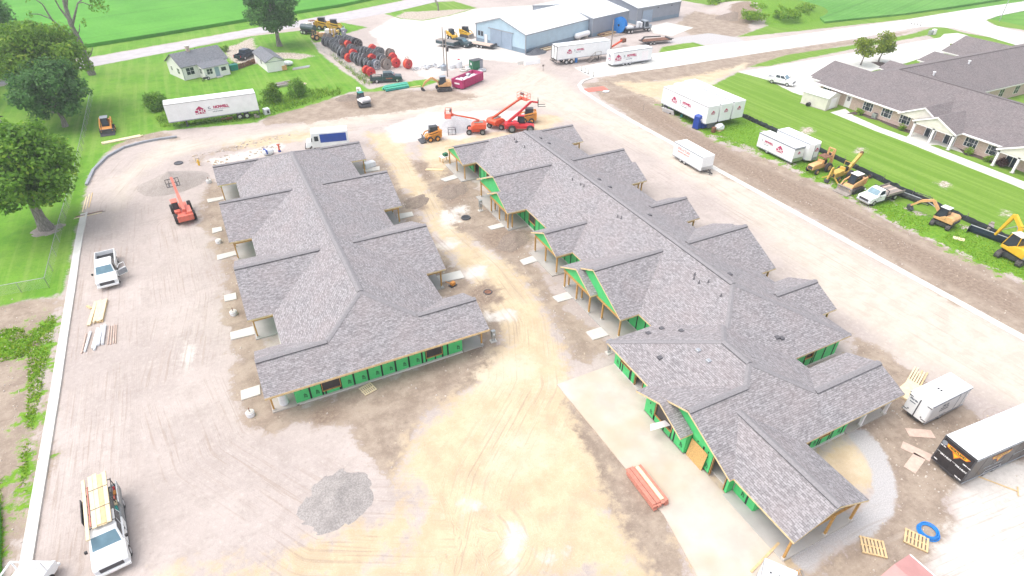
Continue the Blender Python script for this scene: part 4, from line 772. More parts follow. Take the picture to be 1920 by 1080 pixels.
def pickup(label, p0, p1, paint, kind='bed', cat='truck', name='pickup_truck', crew=True, door_open=False, L=None, group=None, old=False):
    c = mid(p0, p1); L = L or math.dist(p0, p1); t = thing(name, label, cat, (*c, 0), head(p0, p1), group); h = L/2; w = .98
    xf = h; hood = h-1.35; cb0 = hood-(2.35 if crew else 1.55); r = .4
    body = [(cb0-.05, .42), (h-.25, .42), (h, .5), (h, 1.02), (h-.12, 1.14), (hood, 1.24), (cb0-.05, 1.24)]
    part('body', MB().prism(body, -w, w), paint, t, .06)
    part('hood', MB().frus((hood+.03, h-.16, -w*.82, w*.82, 1.17), (hood+.08, h-.35, -w*.7, w*.7, 1.235)), paint, t, .03)
    cab = truck_cab(t, cb0, hood+.12, 1.22, 1.92, w*.95, cb0+.12, hood-.62, w*.78, paint)
    part('grille', MB().box(h-.01, h+.025, -.66, .66, .66, .98), 'steel', t); part('bumper', MB().box(h-.02, h+.13, -w, w, .42, .62), paint if not old else 'alu', t, .03)
    for s in (-1, 1):
        part('headlight', MB().box(h-.06, h+.03, s*.8-.13, s*.8+.13, .74, 1.0), 'lamp', t, .02)
        m = part('mirror', MB().box(hood-.12, hood+.02, s*(w+.08)-.02, s*(w+.24), 1.28, 1.5) if s > 0 else MB().box(hood-.12, hood+.02, -(w+.24), -(w+.06), 1.28, 1.5), 'paint_black' if not old else 'alu', t, .03)
        wheel(t, h-.95, s*(w-.12), r, .27); wheel(t, -h+1.25, s*(w-.12), r, .27)
    for s in (-1, 1):
        for x in ((cb0+.05, (cb0+hood)/2, hood-.05) if crew else (cb0+.05, hood-.05)): part('door_seam', MB().box(x-.01, x+.01, s*(w+.004)-.004, s*(w+.004)+.004, .5, 1.2), 'steel', t)
        part('door_handle', MB().box((cb0+hood)/2+.12, (cb0+hood)/2+.3, s*(w+.015)-.02, s*(w+.015)+.02, 1.02, 1.07), 'steel', t); part('sill', MB().box(-h+1.75, h-1.45, s*(w-.02)-.04, s*(w-.02)+.04, .38, .46), 'steel', t)
    if kind == 'bed':
        mb = MB().box(-h, cb0-.06, -w, -w+.1, .5, 1.22).box(-h, cb0-.06, w-.1, w, .5, 1.22).box(-h, -h+.08, -w+.1, w-.1, .5, 1.2).box(cb0-.14, cb0-.06, -w+.1, w-.1, .5, 1.22).box(-h+.08, cb0-.14, -w+.1, w-.1, .62, .7)
        part('cargo_bed', mb, paint, t, .03); part('bed_liner', MB().box(-h+.09, cb0-.15, -w+.11, w-.11, .70, .72), 'paint_black', t)
        for s in (-1, 1): part('tail_light', MB().box(-h-.02, -h+.03, s*.88-.07, s*.88+.07, .8, 1.15), 'red', t)
    elif kind == 'flat':
        part('flatbed', MB().box(-h, cb0-.1, -1.12, 1.12, .95, 1.08), 'wood_grey', t)
        n = 7
        for i in range(n): a = -1.05+i*2.1/n; part('deck_board', MB().box(-h+.06, cb0-.2, a+.01, a+2.1/n-.01, 1.085, 1.115), 'wood_grey' if i % 3 else 'pinkply', t)
        for s in (-1, 1): part('side_rail', MB().box(-h, cb0-.1, s*1.14-.03, s*1.14+.03, 1.0, 1.36), 'wood_grey', t)
        part('headboard', MB().box(cb0-.2, cb0-.1, -1.1, 1.1, 1.08, 1.18).box(cb0-.2, cb0-.1, -1.1, 1.1, 1.75, 1.83).box(cb0-.2, cb0-.1, -1.1, -1.02, 1.1, 1.8).box(cb0-.2, cb0-.1, 1.02, 1.1, 1.1, 1.8).box(cb0-.2, cb0-.1, -.3, -.24, 1.1, 1.8).box(cb0-.2, cb0-.1, .24, .3, 1.1, 1.8), 'steel', t)
        part('chassis', MB().box(-h+.1, cb0, -.45, .45, .6, .94), 'steel', t)
    if door_open:
        s = door_open; hx = hood-.02; d = part('door_open', MB().box(-1.05, 0, -.04, .04, .5, 1.22).frus((-1.05, -.02, -.035, .035, 1.22), (-.95, -.45, -.03, .03, 1.28)).box(-1.03, -.97, -.03, .03, 1.22, 1.78).beam((-.02, 0, 1.22), (-.52, 0, 1.82), .05, .05).box(-1.0, -.5, -.03, .03, 1.77, 1.83), paint, t, .02, label='open front door swung out')
        d.location = (hx, s*w, 0); d.rotation_euler = (0, 0, -s*math.radians(62)); part('door_panel', MB().box(-1.0, -.06, -.055*1, .055, .58, 1.15), 'trim_grey', d)
        part('cab_interior', MB().box(hood-1.05, hood-.1, min(s*(w+.004), s*(w-.02)), max(s*(w+.004), s*(w-.02)), .55, 1.75), 'paint_black', t)
    return t
def tracks(t, L, g, w, r, mat='track'):
    for s in (-1, 1):
        pr = [(-L/2+r+r*math.cos(a), r+r*math.sin(a)) for a in np.linspace(PI/2, 3*PI/2, 7)]+[(L/2-r+r*math.cos(a), r+r*math.sin(a)) for a in np.linspace(-PI/2, PI/2, 7)]
        o = part('track', MB().prism(pr, s*g-w/2, s*g+w/2), mat, t)
        mb = MB()
        for x in np.arange(-L/2+r, L/2-r+.01, .17): mb.box(x-.05, x+.05, s*g-w/2-.01, s*g+w/2+.01, 2*r, 2*r+.03)
        part('track_pads', mb, mat, o)
        mb = MB()
        for x in np.linspace(-L/2+r, L/2-r, 4): mb.cyl((x, s*g-w/2-.02, r), (x, s*g+w/2+.02, r), r*.62, n=10)
        part('rollers', mb, 'steel', o)
    part('undercarriage', MB().box(-L*.3, L*.3, -g, g, r*.7, r*2.1), 'steel', t)
def excavator(label, loc, rz, sc, paint, pts, bucket=True, roof='paint_white', house_rz=0., gray=None, cat='excavator', trk_rz=0., name='excavator', back=None):
    """pts: boom joints (x, z) in the house frame, unscaled."""
    t = thing(name, label, cat, (*loc, 0), rz); t.scale = (sc, sc, sc)
    u = bpy.data.objects.new('track_frame', None); COL.objects.link(u); u.parent = t; u.rotation_euler = (0, 0, trk_rz)
    tracks(u, 2.6, .85, .42, .3)
    prof = [(-1.25, .78), (.95, .78), (.95, 1.12), (.3, 1.2), (-.2, 1.55), (-1.0, 1.6), (-1.3, 1.35)]
    part('house', MB().prism(prof, -.88, .88), paint, t, .08); part('turntable', MB().cyl((0, 0, .58), (0, 0, .8), .55, n=16), 'steel', t)
    part('counterweight', MB().box(-1.36, -1.0, -.8, .8, .74, 1.1), gray or 'steel', t, .08)
    part('engine_grille', MB().box(-.9, -.35, -.9, -.87, 1.0, 1.35), 'steel', t)
    b = (-.35, .9, -.1, .86, 1.1); q = (-.3, .55, -.04, .8, 2.35); o = part('cab', MB().frus(b, q), 'paint_black', t, .05)
    A = [(-.35, -.1, 1.1), (.9, -.1, 1.1), (.9, .86, 1.1), (-.35, .86, 1.1)]; B = [(-.3, -.04, 2.35), (.55, -.04, 2.35), (.55, .8, 2.35), (-.3, .8, 2.35)]
    for i, j in ((0, 1), (1, 2), (2, 3), (3, 0)): part('cab_window', MB().patch(A[i], A[j], B[j], B[i], .1, .9, .18, .92), 'glass', o)
    [part('cab_pillar', MB().tube([A[i], B[i]], .035), paint if roof == 'paint_cream' else 'paint_black', o) for i in range(4)]
    part('cab_roof', MB().box(-.38, .66, -.1, .86, 2.35, 2.42), roof, o, .03)
    yy = -.25; names = ['boom']*(len(pts)-2)+['stick']; wd = .26
    for k, (a, b_) in enumerate(zip(pts[:-1], pts[1:])):
        last = k == len(pts)-2; part(names[k], MB().beam((a[0], yy, a[1]), (b_[0], yy, b_[1]), .24, .32 if not last else .3, .22, .34 if not last else .18), paint, t, .02)
    for a, b_ in zip(pts[:-2], pts[2:]):
        m0 = (a[0]*.6+b_[0]*.4, yy, a[1]*.6+b_[1]*.4+.02); part('hydraulic_ram', MB().cyl((a[0]*.8+b_[0]*.2, yy, a[1]*.8+b_[1]*.2+.3), (b_[0]*.75+a[0]*.25, yy, b_[1]*.75+a[1]*.25+.35), .05, n=8), 'alu', t)
    e = pts[-1]
    if bucket: part('bucket', MB().prism([(e[0]-.1, e[1]+.12), (e[0]+.25, e[1]+.1), (e[0]+.2, e[1]-.3), (e[0]-.15, e[1]-.5), (e[0]-.5, e[1]-.4), (e[0]-.3, e[1]-.2)], yy-.32, yy+.32), 'steel' if bucket is True else bucket, t, .02)
    if back: part('dozer_blade', MB().prism([(back, .1), (back+.12, .1), (back+.08, .35), (back+.14, .6), (back+.03, .6), (back-.05, .35)], -1., 1.), 'steel', u); part('blade_arm', MB().box(back-.8 if back > 0 else back, back if back > 0 else back+.8, -.4, -.3, .25, .35).box(back-.8 if back > 0 else back, back if back > 0 else back+.8, .3, .4, .25, .35), 'steel', u)
    return t
def skid_steer(label, loc, rz, paint, tracked=False, blade=True, roof='paint_black', cat='skid steer', group=None, sc=1.):
    t = thing('skid_steer', label, cat, (*loc, 0), rz, group); t.scale = (sc, sc, sc)
    if tracked: tracks(t, 2.1, .72, .4, .3)
    else:
        for x in (-.55, .55):
            for s in (-1, 1): wheel(t, x, s*.78, .4, .28, paint if paint == 'orange' else 'rim')
    part('body', MB().prism([(-1.25, .35), (1.0, .35), (1.05, .7), (.6, .9), (-.9, 1.2), (-1.3, 1.15)], -.6, .6), paint, t, .05)
    part('engine_cover', MB().box(-1.32, -.85, -.55, .55, .5, 1.45), paint, t, .06)
    b = (-.75, .55, -.45, .45, .9); q = (-.75, .35, -.42, .42, 2.0); o = part('cab', MB().frus(b, q), 'paint_black', t, .04)
    A = [(-.75, -.45, .9), (.55, -.45, .9), (.55, .45, .9), (-.75, .45, .9)]; B = [(-.75, -.42, 2.), (.35, -.42, 2.), (.35, .42, 2.), (-.75, .42, 2.)]
    for i, j in ((0, 1), (1, 2), (2, 3)): part('cab_window', MB().patch(A[i], A[j], B[j], B[i], .1, .9, .15, .9), 'glass', o)
    part('cab_roof', MB().box(-.8, .42, -.48, .48, 2.0, 2.06), roof, o, .02)
    for s in (-1, 1):
        part('lift_arm', MB().beam((-1.2, s*.68, 1.6), (.9, s*.68, 1.15), .14, .22, .13, .16).beam((.9, s*.68, 1.15), (1.35, s*.68, .45), .13, .16, .12, .14).beam((-1.2, s*.68, 1.62), (-1.15, s*.68, .8), .14, .2), paint, t, .02)
    if blade: part('bucket', MB().prism([(1.2, .1), (2.0, .03), (2.0, .08), (1.4, .22), (1.36, .6), (1.5, .75), (1.3, .78), (1.18, .45)], -.9, .9), 'wood_grey' if tracked else 'steel', t, .01)
    return t
def boom_lift(label, loc, rz, arm_rz, pts, paint, platform=True, group=None):
    t = thing('boom_lift', label, 'boom lift', (*loc, 0), rz, group)
    for x in (-1.1, 1.1):
        for s in (-1, 1): wheel(t, x, s*.95, .45, .32, 'grey_machine')
    part('chassis', MB().box(-1.3, 1.3, -.6, .6, .35, .8).box(-1.2, -1., -.95, .95, .38, .55).box(1., 1.2, -.95, .95, .38, .55), paint, t, .04)
    u = bpy.data.objects.new('turntable', None); COL.objects.link(u); u.parent = t; u.rotation_euler = (0, 0, arm_rz)
    part('turret', MB().prism([(-1.7, .95), (.7, .95), (.8, 1.3), (.2, 1.75), (-1.4, 1.8), (-1.75, 1.5)], -1.05, 1.05), paint, u, .1); part('turret_deck', MB().box(-1.2, .3, -.5, .5, 1.8, 1.9), 'wood_grey', u)
    for k, (a, b) in enumerate(zip(pts[:-1], pts[1:])): part('boom', MB().beam((a[0], .0, a[1]), (b[0], 0, b[1]), .3-.05*k, .34-.05*k, .24-.05*k, .28-.05*k), paint if k != 1 else 'red_faded', u, .02)
    e = pts[-1]; x, z = e
    if platform:
        part('platform', MB().box(x, x+1., -1.1, 1.1, z-.35, z-.25), paint, u); mb = MB()
        for zz in (z+.2, z+.7): mb.tube([(x, -1.1, zz), (x+1, -1.1, zz), (x+1, 1.1, zz), (x, 1.1, zz), (x, -1.1, zz)], .03)
        for yy in (-1.1, -.4, .4, 1.1):
            for xx in (x, x+1): mb.tube([(xx, yy, z-.3), (xx, yy, z+.72)], .03)
        part('guard_rail', mb, paint, u); part('control_box', MB().box(x+.02, x+.25, -.35, .35, z+.45, z+.85), 'steel', u, .03)
        part('rotator', MB().box(x-.35, x, -.15, .15, z-.3, z+.15), paint, u, .03)
    return t
def telehandler(label, loc, rz, paint, arm, cabred=True, wl='grey_machine', fork=True, name='telehandler'):
    t = thing(name, label, 'telehandler', (*loc, 0), rz)
    for x in (-1.5, 1.5):
        for s in (-1, 1): wheel(t, x, s*1.0, .62, .42, wl)
    part('chassis', MB().prism([(-2.5, .55), (2.1, .55), (2.2, .95), (1.0, 1.1), (-1.2, 1.15), (-2.5, 1.3)], -.72, .72), paint, t, .06)
    part('engine_hood', MB().frus((-2.45, -.2, -.95, -.25, 1.05), (-2.3, -.4, -.9, -.3, 1.6)), paint, t, .06); part('counterweight', MB().box(-2.7, -2.4, -.9, .9, .6, 1.35), paint, t, .06)
    o = part('cab', MB().frus((-.6, .75, .22, .95, 1.05), (-.5, .5, .27, .92, 2.3)), 'paint_black', t, .04); part('cab_roof', MB().box(-.58, .6, .2, .97, 2.3, 2.38), paint, o, .03); part('cab_rear', MB().box(-1.3, -.62, .25, .92, .95, 1.45), paint, o, .06)
    A = [(-.6, .22, 1.05), (.75, .22, 1.05), (.75, .95, 1.05), (-.6, .95, 1.05)]; B = [(-.5, .27, 2.3), (.5, .27, 2.3), (.5, .92, 2.3), (-.5, .92, 2.3)]
    for i, j in ((0, 1), (1, 2), (2, 3), (3, 0)): part('cab_window', MB().patch(A[i], A[j], B[j], B[i], .12, .88, .15, .9), 'glass', o)
    for k, (a, b) in enumerate(zip(arm[:-1], arm[1:])): part('telescopic_boom', MB().beam((a[0], -.12, a[1]), (b[0], -.12, b[1]), .36-.07*k, .42-.08*k), paint, t, .03)
    x, z = arm[-1]
    if fork:
        mb = MB()
        for yy in (-.75, -.4, 0, .4, .75): mb.beam((x, yy-.1, z-.5), (x, yy-.1, z+.55), .06, .06)
        for zz in (z-.5, z, z+.55): mb.beam((x, -.85, zz), (x, .65, zz), .07, .07)
        part('fork_carriage', mb, 'steel', t)
        for yy in (-.6, .4): part('fork', MB().box(x, x+1.2, yy-.06, yy+.06, z-.53, z-.47), 'steel', t)
    return t
def old_tractor(label, loc, rz, paint, mast=True, roof=True, arm=None, name='rough_terrain_forklift', cat='forklift'):
    t = thing(name, label, cat, (*loc, 0), rz)
    for s in (-1, 1): wheel(t, 1.35, s*.75, .42, .26, paint); wheel(t, -.9, s*.85, .68, .4, paint)
    part('engine_hood', MB().prism([(.0, .7), (2.1, .65), (2.1, 1.25), (1.9, 1.35), (.1, 1.45)], -.48, .48), paint, t, .06); part('chassis', MB().box(-1.6, 1.0, -.4, .4, .55, .95), paint, t, .04); part('radiator_grille', MB().box(2.09, 2.13, -.36, .36, .75, 1.2), 'steel', t)
    part('dashboard', MB().box(-.15, .1, -.4, .4, 1.2, 1.75), paint, t, .03); part('seat', MB().box(-1.05, -.6, -.28, .28, 1.0, 1.15).box(-1.12, -1.0, -.28, .28, 1.1, 1.6), 'paint_black', t, .03)
    part('steering_wheel', MB().torus((-.3, 0, 1.6), .2, .025, 14, 5), 'paint_black', t)
    if roof:
        for x in (-1.2, .0):
            for s in (-1, 1): part('canopy_post', MB().tube([(x, s*.5, .95), (x, s*.5, 2.2)], .045), paint, t)
        part('canopy', MB().box(-1.35, .2, -.65, .65, 2.2, 2.26), 'rust', t)
    else: part('roll_bar', MB().tube([(-1.1, -.55, .9), (-1.1, -.55, 2.25), (-1.1, .55, 2.25), (-1.1, .55, .9)], .05), paint, t)
    if mast:
        mb = MB()
        for s in (-1, 1): mb.box(-1.9, -1.72, s*.5-.08, s*.5+.08, .2, 3.1); mb.box(-1.74, -1.6, s*.3-.06, s*.3+.06, .2, 2.9)
        for z in (.6, 1.6, 2.4, 3.02): mb.box(-1.88, -1.74, -.5, .5, z, z+.14)
        part('mast', mb, paint, t)
        for s in (-1, 1): part('fork', MB().box(-3., -1.9, s*.3-.06, s*.3+.06, .22, .28), 'steel', t)
    return t

# ---------------------------------------------------------------- trailers and trucks
def howell_side(t, w, side, xl, xt, z, s, lg):
    r = (-1, 0, 0) if side > 0 else (1, 0, 0)
    if lg: logo(t, (xl, side*w, z-.1), r, lg)
    if s: howell(t, (xt, side*w, z+.1), r, s)
t = box_trailer('long white semi trailer standing on the grass edge in front of the white house', (6.3, 110.75), (-7.75, 110.7), None, 2.5, 1.15, 4.1, (-4.9, -3.75), .5, semi=True, name='semi_trailer', cat='trailer')
howell_side(t, 1.25, 1, 2.0, -.85, 2.55, .78, 1.45)
structure
part('steps', MB().box(-6.8, -6.4, 1.3, 1.7, 0, .3).box(-6.4, -6., 1.3, 1.7, 0, .6), 'wood_grey', t)
t = box_trailer('white semi trailer with black framed rear doors beside the pale blue metal building', (68.3, 115.8), (81.8, 115.6), None, 2.5, 1.15, 4.0, (-4.3, -3.0), .5, semi=True, name='semi_trailer')
howell_side(t, 1.25, -1, -3.7, -1.3, 2.75, .62, 1.15)
part('rear_frame', MB().box(-6.85, -6.76, -1.25, -1.15, 1.15, 4.0).box(-6.85, -6.76, 1.15, 1.25, 1.15, 4.0).box(-6.85, -6.76, -.05, .05, 1.15, 4.0).box(-6.85, -6.76, -1.15, 1.15, 3.88, 4.0).box(-6.85, -6.76, -1.15, 1.15, 1.15, 1.27), 'paint_black', t)
def stairs(label, loc, rz, n=6, w=1.1, land=1.2, mat='wood_grey', rail=True):
    t = thing('wooden_stairs', label, 'stairs', (*loc, 0), rz)
    for i in range(n): part('tread', MB().box(-i*.28-.28, -i*.28, -w/2, w/2, (n-i)*.19-.04, (n-i)*.19), mat, t)
    for s in (-1, 1): part('stringer', MB().beam((-n*.28, s*w/2, 0), (0, s*w/2, n*.19), .06, .22), mat, t)
    if land: part('landing', MB().box(0, land, -w/2, w/2, n*.19-.06, n*.19), mat, t)
    mb = MB()
    for x in ((0, land) if land else (0,)):
        for s in (-1, 1): mb.box(x-.04, x+.04, s*w/2-.04, s*w/2+.04, 0, n*.19+(1. if rail else 0))
    if rail:
        for s in (-1, 1): mb.beam((0, s*w/2, n*.19+.95), (land, s*w/2, n*.19+.95), .06, .08)
        mb.beam((-n*.28, -w/2, .9), (0, -w/2, n*.19+.95), .06, .08)
    part('railing', mb, mat, t); return t
stairs('grey wooden stairs leading up to the black framed rear doors', (70.61, 118.55), 0, 5, 1.2, 0, rail=False)
stairs('grey wooden stairs with railed landing against the side of a white trailer', (77.50, 114.19), 0, 6, 1.1, 1.5)
tag(part('barrel', MB().cyl((0, 0, 0), (0, 0, .95), .32, n=14), 'blue', bevel=.03), 'light blue drum under the white semi trailer beside its wheels', 'barrel').location = (*(73.55, 115.15), 0)
t = box_trailer('white three axle enclosed trailer parked on the edge of the concrete road', (78.5, 109.5), (88.9, 109.6), None, 2.45, .5, 3.1, (-2.3, -1.4, -.5), .38, tongue=True)
howell_side(t, 1.225, -1, -3.85, -.75, 1.95, .82, 1.5); part('side_door', MB().box(2.4, 3.3, -1.245, -1.225, .6, 2.6).box(3.45, 4.1, -1.245, -1.225, .6, 2.6), 'siding_white', t); part('step', MB().box(2.3, 3.6, -1.7, -1.25, .2, .28), 'alu', t)
logo(t, (-5.26, 0, 2.2), (0, -1, 0), .8, col='ink'); lettering(t, 'HOWELL', .3, 'crimson', (-5.26, 0, 1.6), (0, -1, 0)); lettering(t, 'CONSTRUCTION', .16, 'ink', (-5.26, 0, 1.25), (0, -1, 0))
for i, (x, lb, ln) in enumerate(((72.85, 'white semi trailer with red lettering on its long side, westmost of three side by side', 0), (75.65, 'white semi trailer squeezed in the middle of three parked side by side', .7), (78.5, 'white semi trailer nearest the mown lawn of three parked side by side', 1.2))):
    t = box_trailer(lb, (x, 82.9+ln), (x, 71.2), None, 2.5, 1.15, 4.05, (-4.4, -3.2), .5, semi=True, name='semi_trailer', group='three white trailers parked side by side')
    L = 11.7+ln
    if i == 0: howell_side(t, 1.25, -1, -2.5, .35, 2.8, .72, 1.25)
    logo(t, (L/2, 0, 2.9), (0, 1, 0), .75, col='crimson')
t = box_trailer('white enclosed trailer with blue grey roof edge and red lettering beside a larger one', (75.1, 62.0), (75.1, 55.), None, 2.15, .42, 2.6, (-1.35,), .36, tongue=False)
howell_side(t, 1.075, -1, .9, -1.6, 1.6, .55, 1.2); part('roof_edge', MB().box(-3.5, 3.52, -1.1, -1.07, 2.48, 2.66).box(3.48, 3.54, -1.05, 1.05, 2.3, 2.66), 'trim_grey', t); logo(t, (3.5, 0, 1.75), (0, 1, 0), .5); part('stone_guard', MB().box(3.5, 3.53, -1.04, 1.04, .5, 1.05), 'alu', t)
t = box_trailer('larger white enclosed trailer with grey framed nose next to the silt fence', (77.75, 61.), (77.75, 54.2), None, 2.3, .42, 3.0, (-.8, .1), .36, vnose=True, tongue=False)
logo(t, (3.4, 0, 2.1), (0, 1, 0), .7); part('nose_frame', MB().box(3.36, 3.44, -.56, -.48, .5, 2.8).box(3.36, 3.44, .48, .56, .5, 2.8).box(3.36, 3.44, -.5, .5, .5, .95), 'trim_grey', t)
lettering(t, 'HOWELL', .5, 'ink', (-.6, -.4, 3.035), (1, 0, 0), (0, 1, 0))
t = box_trailer('white enclosed trailer alone on the gravel haul road beside the long building', (60.95, 64.9), (60.85, 58.5), None, 2.2, .45, 2.55, (-1.3, -.4), .36)
for k, (bd, sz) in enumerate((('STRUCTURE', .5), ('BUILDING SERVICES', .28))): lettering(t, bd, sz, 'red_faded', (-.9, -1.1, 1.95-.45*k), (1, 0, 0))
part('side_door', MB().box(1.6, 2.4, -1.12, -1.1, .55, 2.2), 'siding_white', t, .01); part('stone_guard', MB().box(3.2, 3.23, -1.05, 1.05, .5, 1.0), 'alu', t)
t = box_trailer('small white single axle trailer with round roof edges near the front hall', (44.05, 14.85), (49., 14.8), None, 1.95, .42, 2.4, (-.35,), .34, bev=.16)
part('roof_hatch', MB().box(-.2, .4, -.25, .35, 2.42, 2.5).box(-.1, .0, -.1, .0, 2.5, 2.53), 'siding_white', t); part('hatch_hinge', MB().box(-.35, -.24, -.15, -.02, 2.44, 2.5).box(-.35, -.24, .1, .22, 2.44, 2.5), 'paint_black', t)
for k, (bd, sz) in enumerate((('Martin', .3), ('Interior & Trim', .17), ('618-427-5533', .2))): lettering(t, bd, sz, 'ink', (-.6, -.975, 1.85-.27*k), (1, 0, 0))
lettering(t, 'Martin', .24, 'ink', (-2.5, .45, 1.9), (0, -1, 0)); lettering(t, 'Interior', .15, 'ink', (-2.5, .45, 1.62), (0, -1, 0)); part('side_door', MB().box(1., 1.06, -.99, -.98, .5, 2.2).box(1.85, 1.9, -.99, -.98, .5, 2.2), 'trim_grey', t)
part('door_bars', MB().box(-2.53, -2.5, -.04, .04, .45, 2.3).box(-2.53, -2.5, .5, .6, .8, .9).box(-2.53, -2.5, -.6, -.5, .8, .9), 'steel', t)
for z in (.7, 2.1): part('hinge', MB().box(-2.53, -2.49, -.95, -.6, z, z+.05).box(-2.53, -2.49, .6, .95, z, z+.05), 'paint_black', t)
t = box_trailer('large black enclosed trailer with white roof and yellow and orange graphics', (41.35, 10.3), (50., 9.6), None, 2.45, .38, 3.0, (-1.75, -.75), .38, mat='black_graphic', bev=.03)
def badge(par, o, r, s):
    r = Vector(r); u = Vector((0, 0, 1)); n = r.cross(u); o = Vector(o)
    P = lambda a, b, k: tuple(o+r*a*s+u*b*s+n*(.014+k))
    part('graphic', MB().quad(P(-1.1, .45, 0), P(-.85, .1, 0), P(-.35, .02, 0), P(0, -.5, 0), P(.35, .02, 0), P(.85, .1, 0), P(1.1, .45, 0)), 'graphic_orange', par)
    part('graphic', MB().quad(P(-.95, .38, .003), P(-.78, .14, .003), P(.78, .14, .003), P(.95, .38, .003)), 'graphic_yellow', par)
    part('graphic', MB().quad(P(-.25, 0, .003), P(0, -.36, .003), P(.25, 0, .003)), 'graphic_yellow', par)
    lettering(par, 'HEARTLAND', s*.25, 'black_graphic', o+u*.26*s+n*.008, r, bold=.012)
badge(t, (-4.375, .0, 2.2), (0, -1, 0), .85); lettering(t, '***684-HEAT ***998-HEAT', .2, 'paint_white', (-4.375, 0, 1.45), (0, -1, 0), bold=.008)
part('graphic', MB().cyl((-4.40, .98, 2.45), (-4.375, .98, 2.45), .2, n=18), 'silver', t); lettering(t, 'LIC 104', .12, 'paint_white', (-4.375, .98, 2.15), (0, -1, 0)); lettering(t, 'VISA MC', .13, 'paint_white', (-4.375, -.85, .62), (0, -1, 0)); lettering(t, 'USA', .14, 'paint_white', (-4.375, .95, .72), (0, -1, 0)); lettering(t, 'HEAT + AIR', .11, 'paint_white', (-4.375, -.92, 1.95), (0, -1, 0))
badge(t, (-1.4, -1.225, 2.05), (1, 0, 0), 1.0); lettering(t, '684-HEAT  998-HEAT', .22, 'silver', (-1.6, -1.225, 1.3), (1, 0, 0)); lettering(t, 'HEATING + COOLING', .2, 'silver', (1.4, -1.225, 1.5), (1, 0, 0))
part('rear_frame', MB().box(-4.37, -4.33, -1.22, -1.13, .4, 2.95).box(-4.37, -4.33, 1.13, 1.22, .4, 2.95).box(-4.37, -4.33, -1.13, 1.13, 2.87, 2.95).box(-4.37, -4.33, -1.13, 1.13, .4, .5), 'steel', t)
for x in (-1.3, 1.6): part('roof_vent', MB().box(x-.35, x+.35, -.3, .3, 3.03, 3.07), 'paint_white', t, .02)
# trucks
def e1_truck():
    p1 = (-13.28, 28.78); p0 = (p1[0]-.75, p1[1]+6.35); t = pickup('white crew cab work truck carrying long boards on its rack, parked near the kerb', p0, p1, 'paint_white', 'none', L=6.35)
    part('service_body', MB().box(-3.15, -.05, -1.0, -.55, .55, 1.3).box(-3.15, -.05, .55, 1.0, .55, 1.3).box(-3.15, -.05, -.55, .55, .6, .72).box(-3.15, -3.05, -.55, .55, .6, 1.2), 'grey_machine', t, .03)
    part('toolbox_lid', MB().box(-2.9, -.9, 1.0, 1.06, 1.28, 1.75), 'galv', t); part('toolbox_lid', MB().box(-2.7, -.7, -1.22, -1.16, 1.0, 1.5).box(-2.7, -.7, -1.2, -1.0, 1.0, 1.05), 'paint_black', t)
    for k, (x, y, m) in enumerate(((-2.6, .75, 'red'), (-2.2, .8, 'orange'), (-1.7, .72, 'red_faded'), (-1.2, .8, 'wood_light'), (-.7, .78, 'teal'), (-2.4, .65, 'alu'))): part('tool', MB().box(x-.18, x+.2, y-.09, y+.09, 1.3, 1.42+.03*k), m, t, .02)
    part('fuel_can', MB().box(-.55, -.2, -1.18, -.98, .7, 1.15), 'red', t, .04)
    mb = MB()
    for x in (-2.9, -1.2, .7):
        for s in (-1, 1): mb.tube([(x, s*.85, 1.2), (x, s*.78, 2.08)], .03)
        mb.tube([(x, -.85, 2.08), (x, .8, 2.08)], .035)
    mb.tube([(-3., .82, 2.05), (.9, .82, 2.05)], .03).tube([(-3., -.86, 2.05), (.9, -.86, 2.05)], .03); part('ladder_rack', mb, 'paint_black', t)
    lettering(t, 'GMC', .16, 'alu', (3.2, 0, .82), (0, 1, 0)) if False else None
    part('licence_plate', MB().box(3.3, 3.32, -.16, .16, .45, .6), 'siding_white', t)
    b = thing('board_load', 'stack of long pale boards strapped on the rack of the white truck', 'lumber', t.location, t.rotation_euler[2])
    for i in range(4): 
        for j in range(2): part('board', MB().box(-3.75+.07*((i*3+j) % 4), .78+.06*((i+j*2) % 3), -.42+i*.27, -.42+i*.27+.255, 2.12+j*.075, 2.19+j*.075), 'wood_light' if (i+j) % 3 else 'wood', b)
    part('board', MB().box(-3.6, 1.6, -.82, -.62, 2.1, 2.24), 'wood_light', b); part('board', MB().box(-2.9, .6, -.56, -.5, 2.1, 2.2), 'redwood', b)
    mb = MB()
    for x in (-2.3, -.6): mb.box(x-.02, x+.02, -.44, .68, 2.272, 2.282)
    part('strap', mb, 'paint_black', b)
e1_truck()
p1 = (-14.89, 63.47); p0 = (-15.33, 69.99)
pickup('white crew cab pickup with its front door standing open on the gravel', p0, p1, 'paint_white', 'bed', door_open=1)
p1 = (-17.27, 30.99); t = pickup('white work truck with white rack cut off by the lower left picture corner', (p1[0]-2.6, p1[1]-5.), p1, 'paint_white', 'none', L=5.8)
part('rack', MB().tube([(-2.8, -.9, 2.05), (2.2, -.9, 2.05), (2.2, .9, 2.05), (-2.8, .9, 2.05)], .06).tube([(2.2, -.9, 1.1), (2.2, -.9, 2.05)], .05).tube([(2.2, .9, 1.1), (2.2, .9, 2.05)], .05), 'paint_white', t)
pickup('dark blue pickup on the pale driveway beside the small white house', (6.7, 147.2), (10.4, 151.2), 'truck_dark', L=5.5)
t = pickup('old dark green pickup with red door lettering in front of the cable reels', (28.7, 120.3), (34.7, 118.7), 'truck_green', crew=True, L=6.2)
part('junk_load', MB().box(-2.7, -1.6, -.7, .2, .72, 1.35).box(-1.6, -.9, -.2, .7, .72, 1.2).ball((-2.2, .4, 1.2), .5, .4, .35, 8, 5, .2), 'wood_grey', t); lettering(t, 'TOWING', .3, 'red_faded', (.6, -.98, .85), (1, 0, 0))
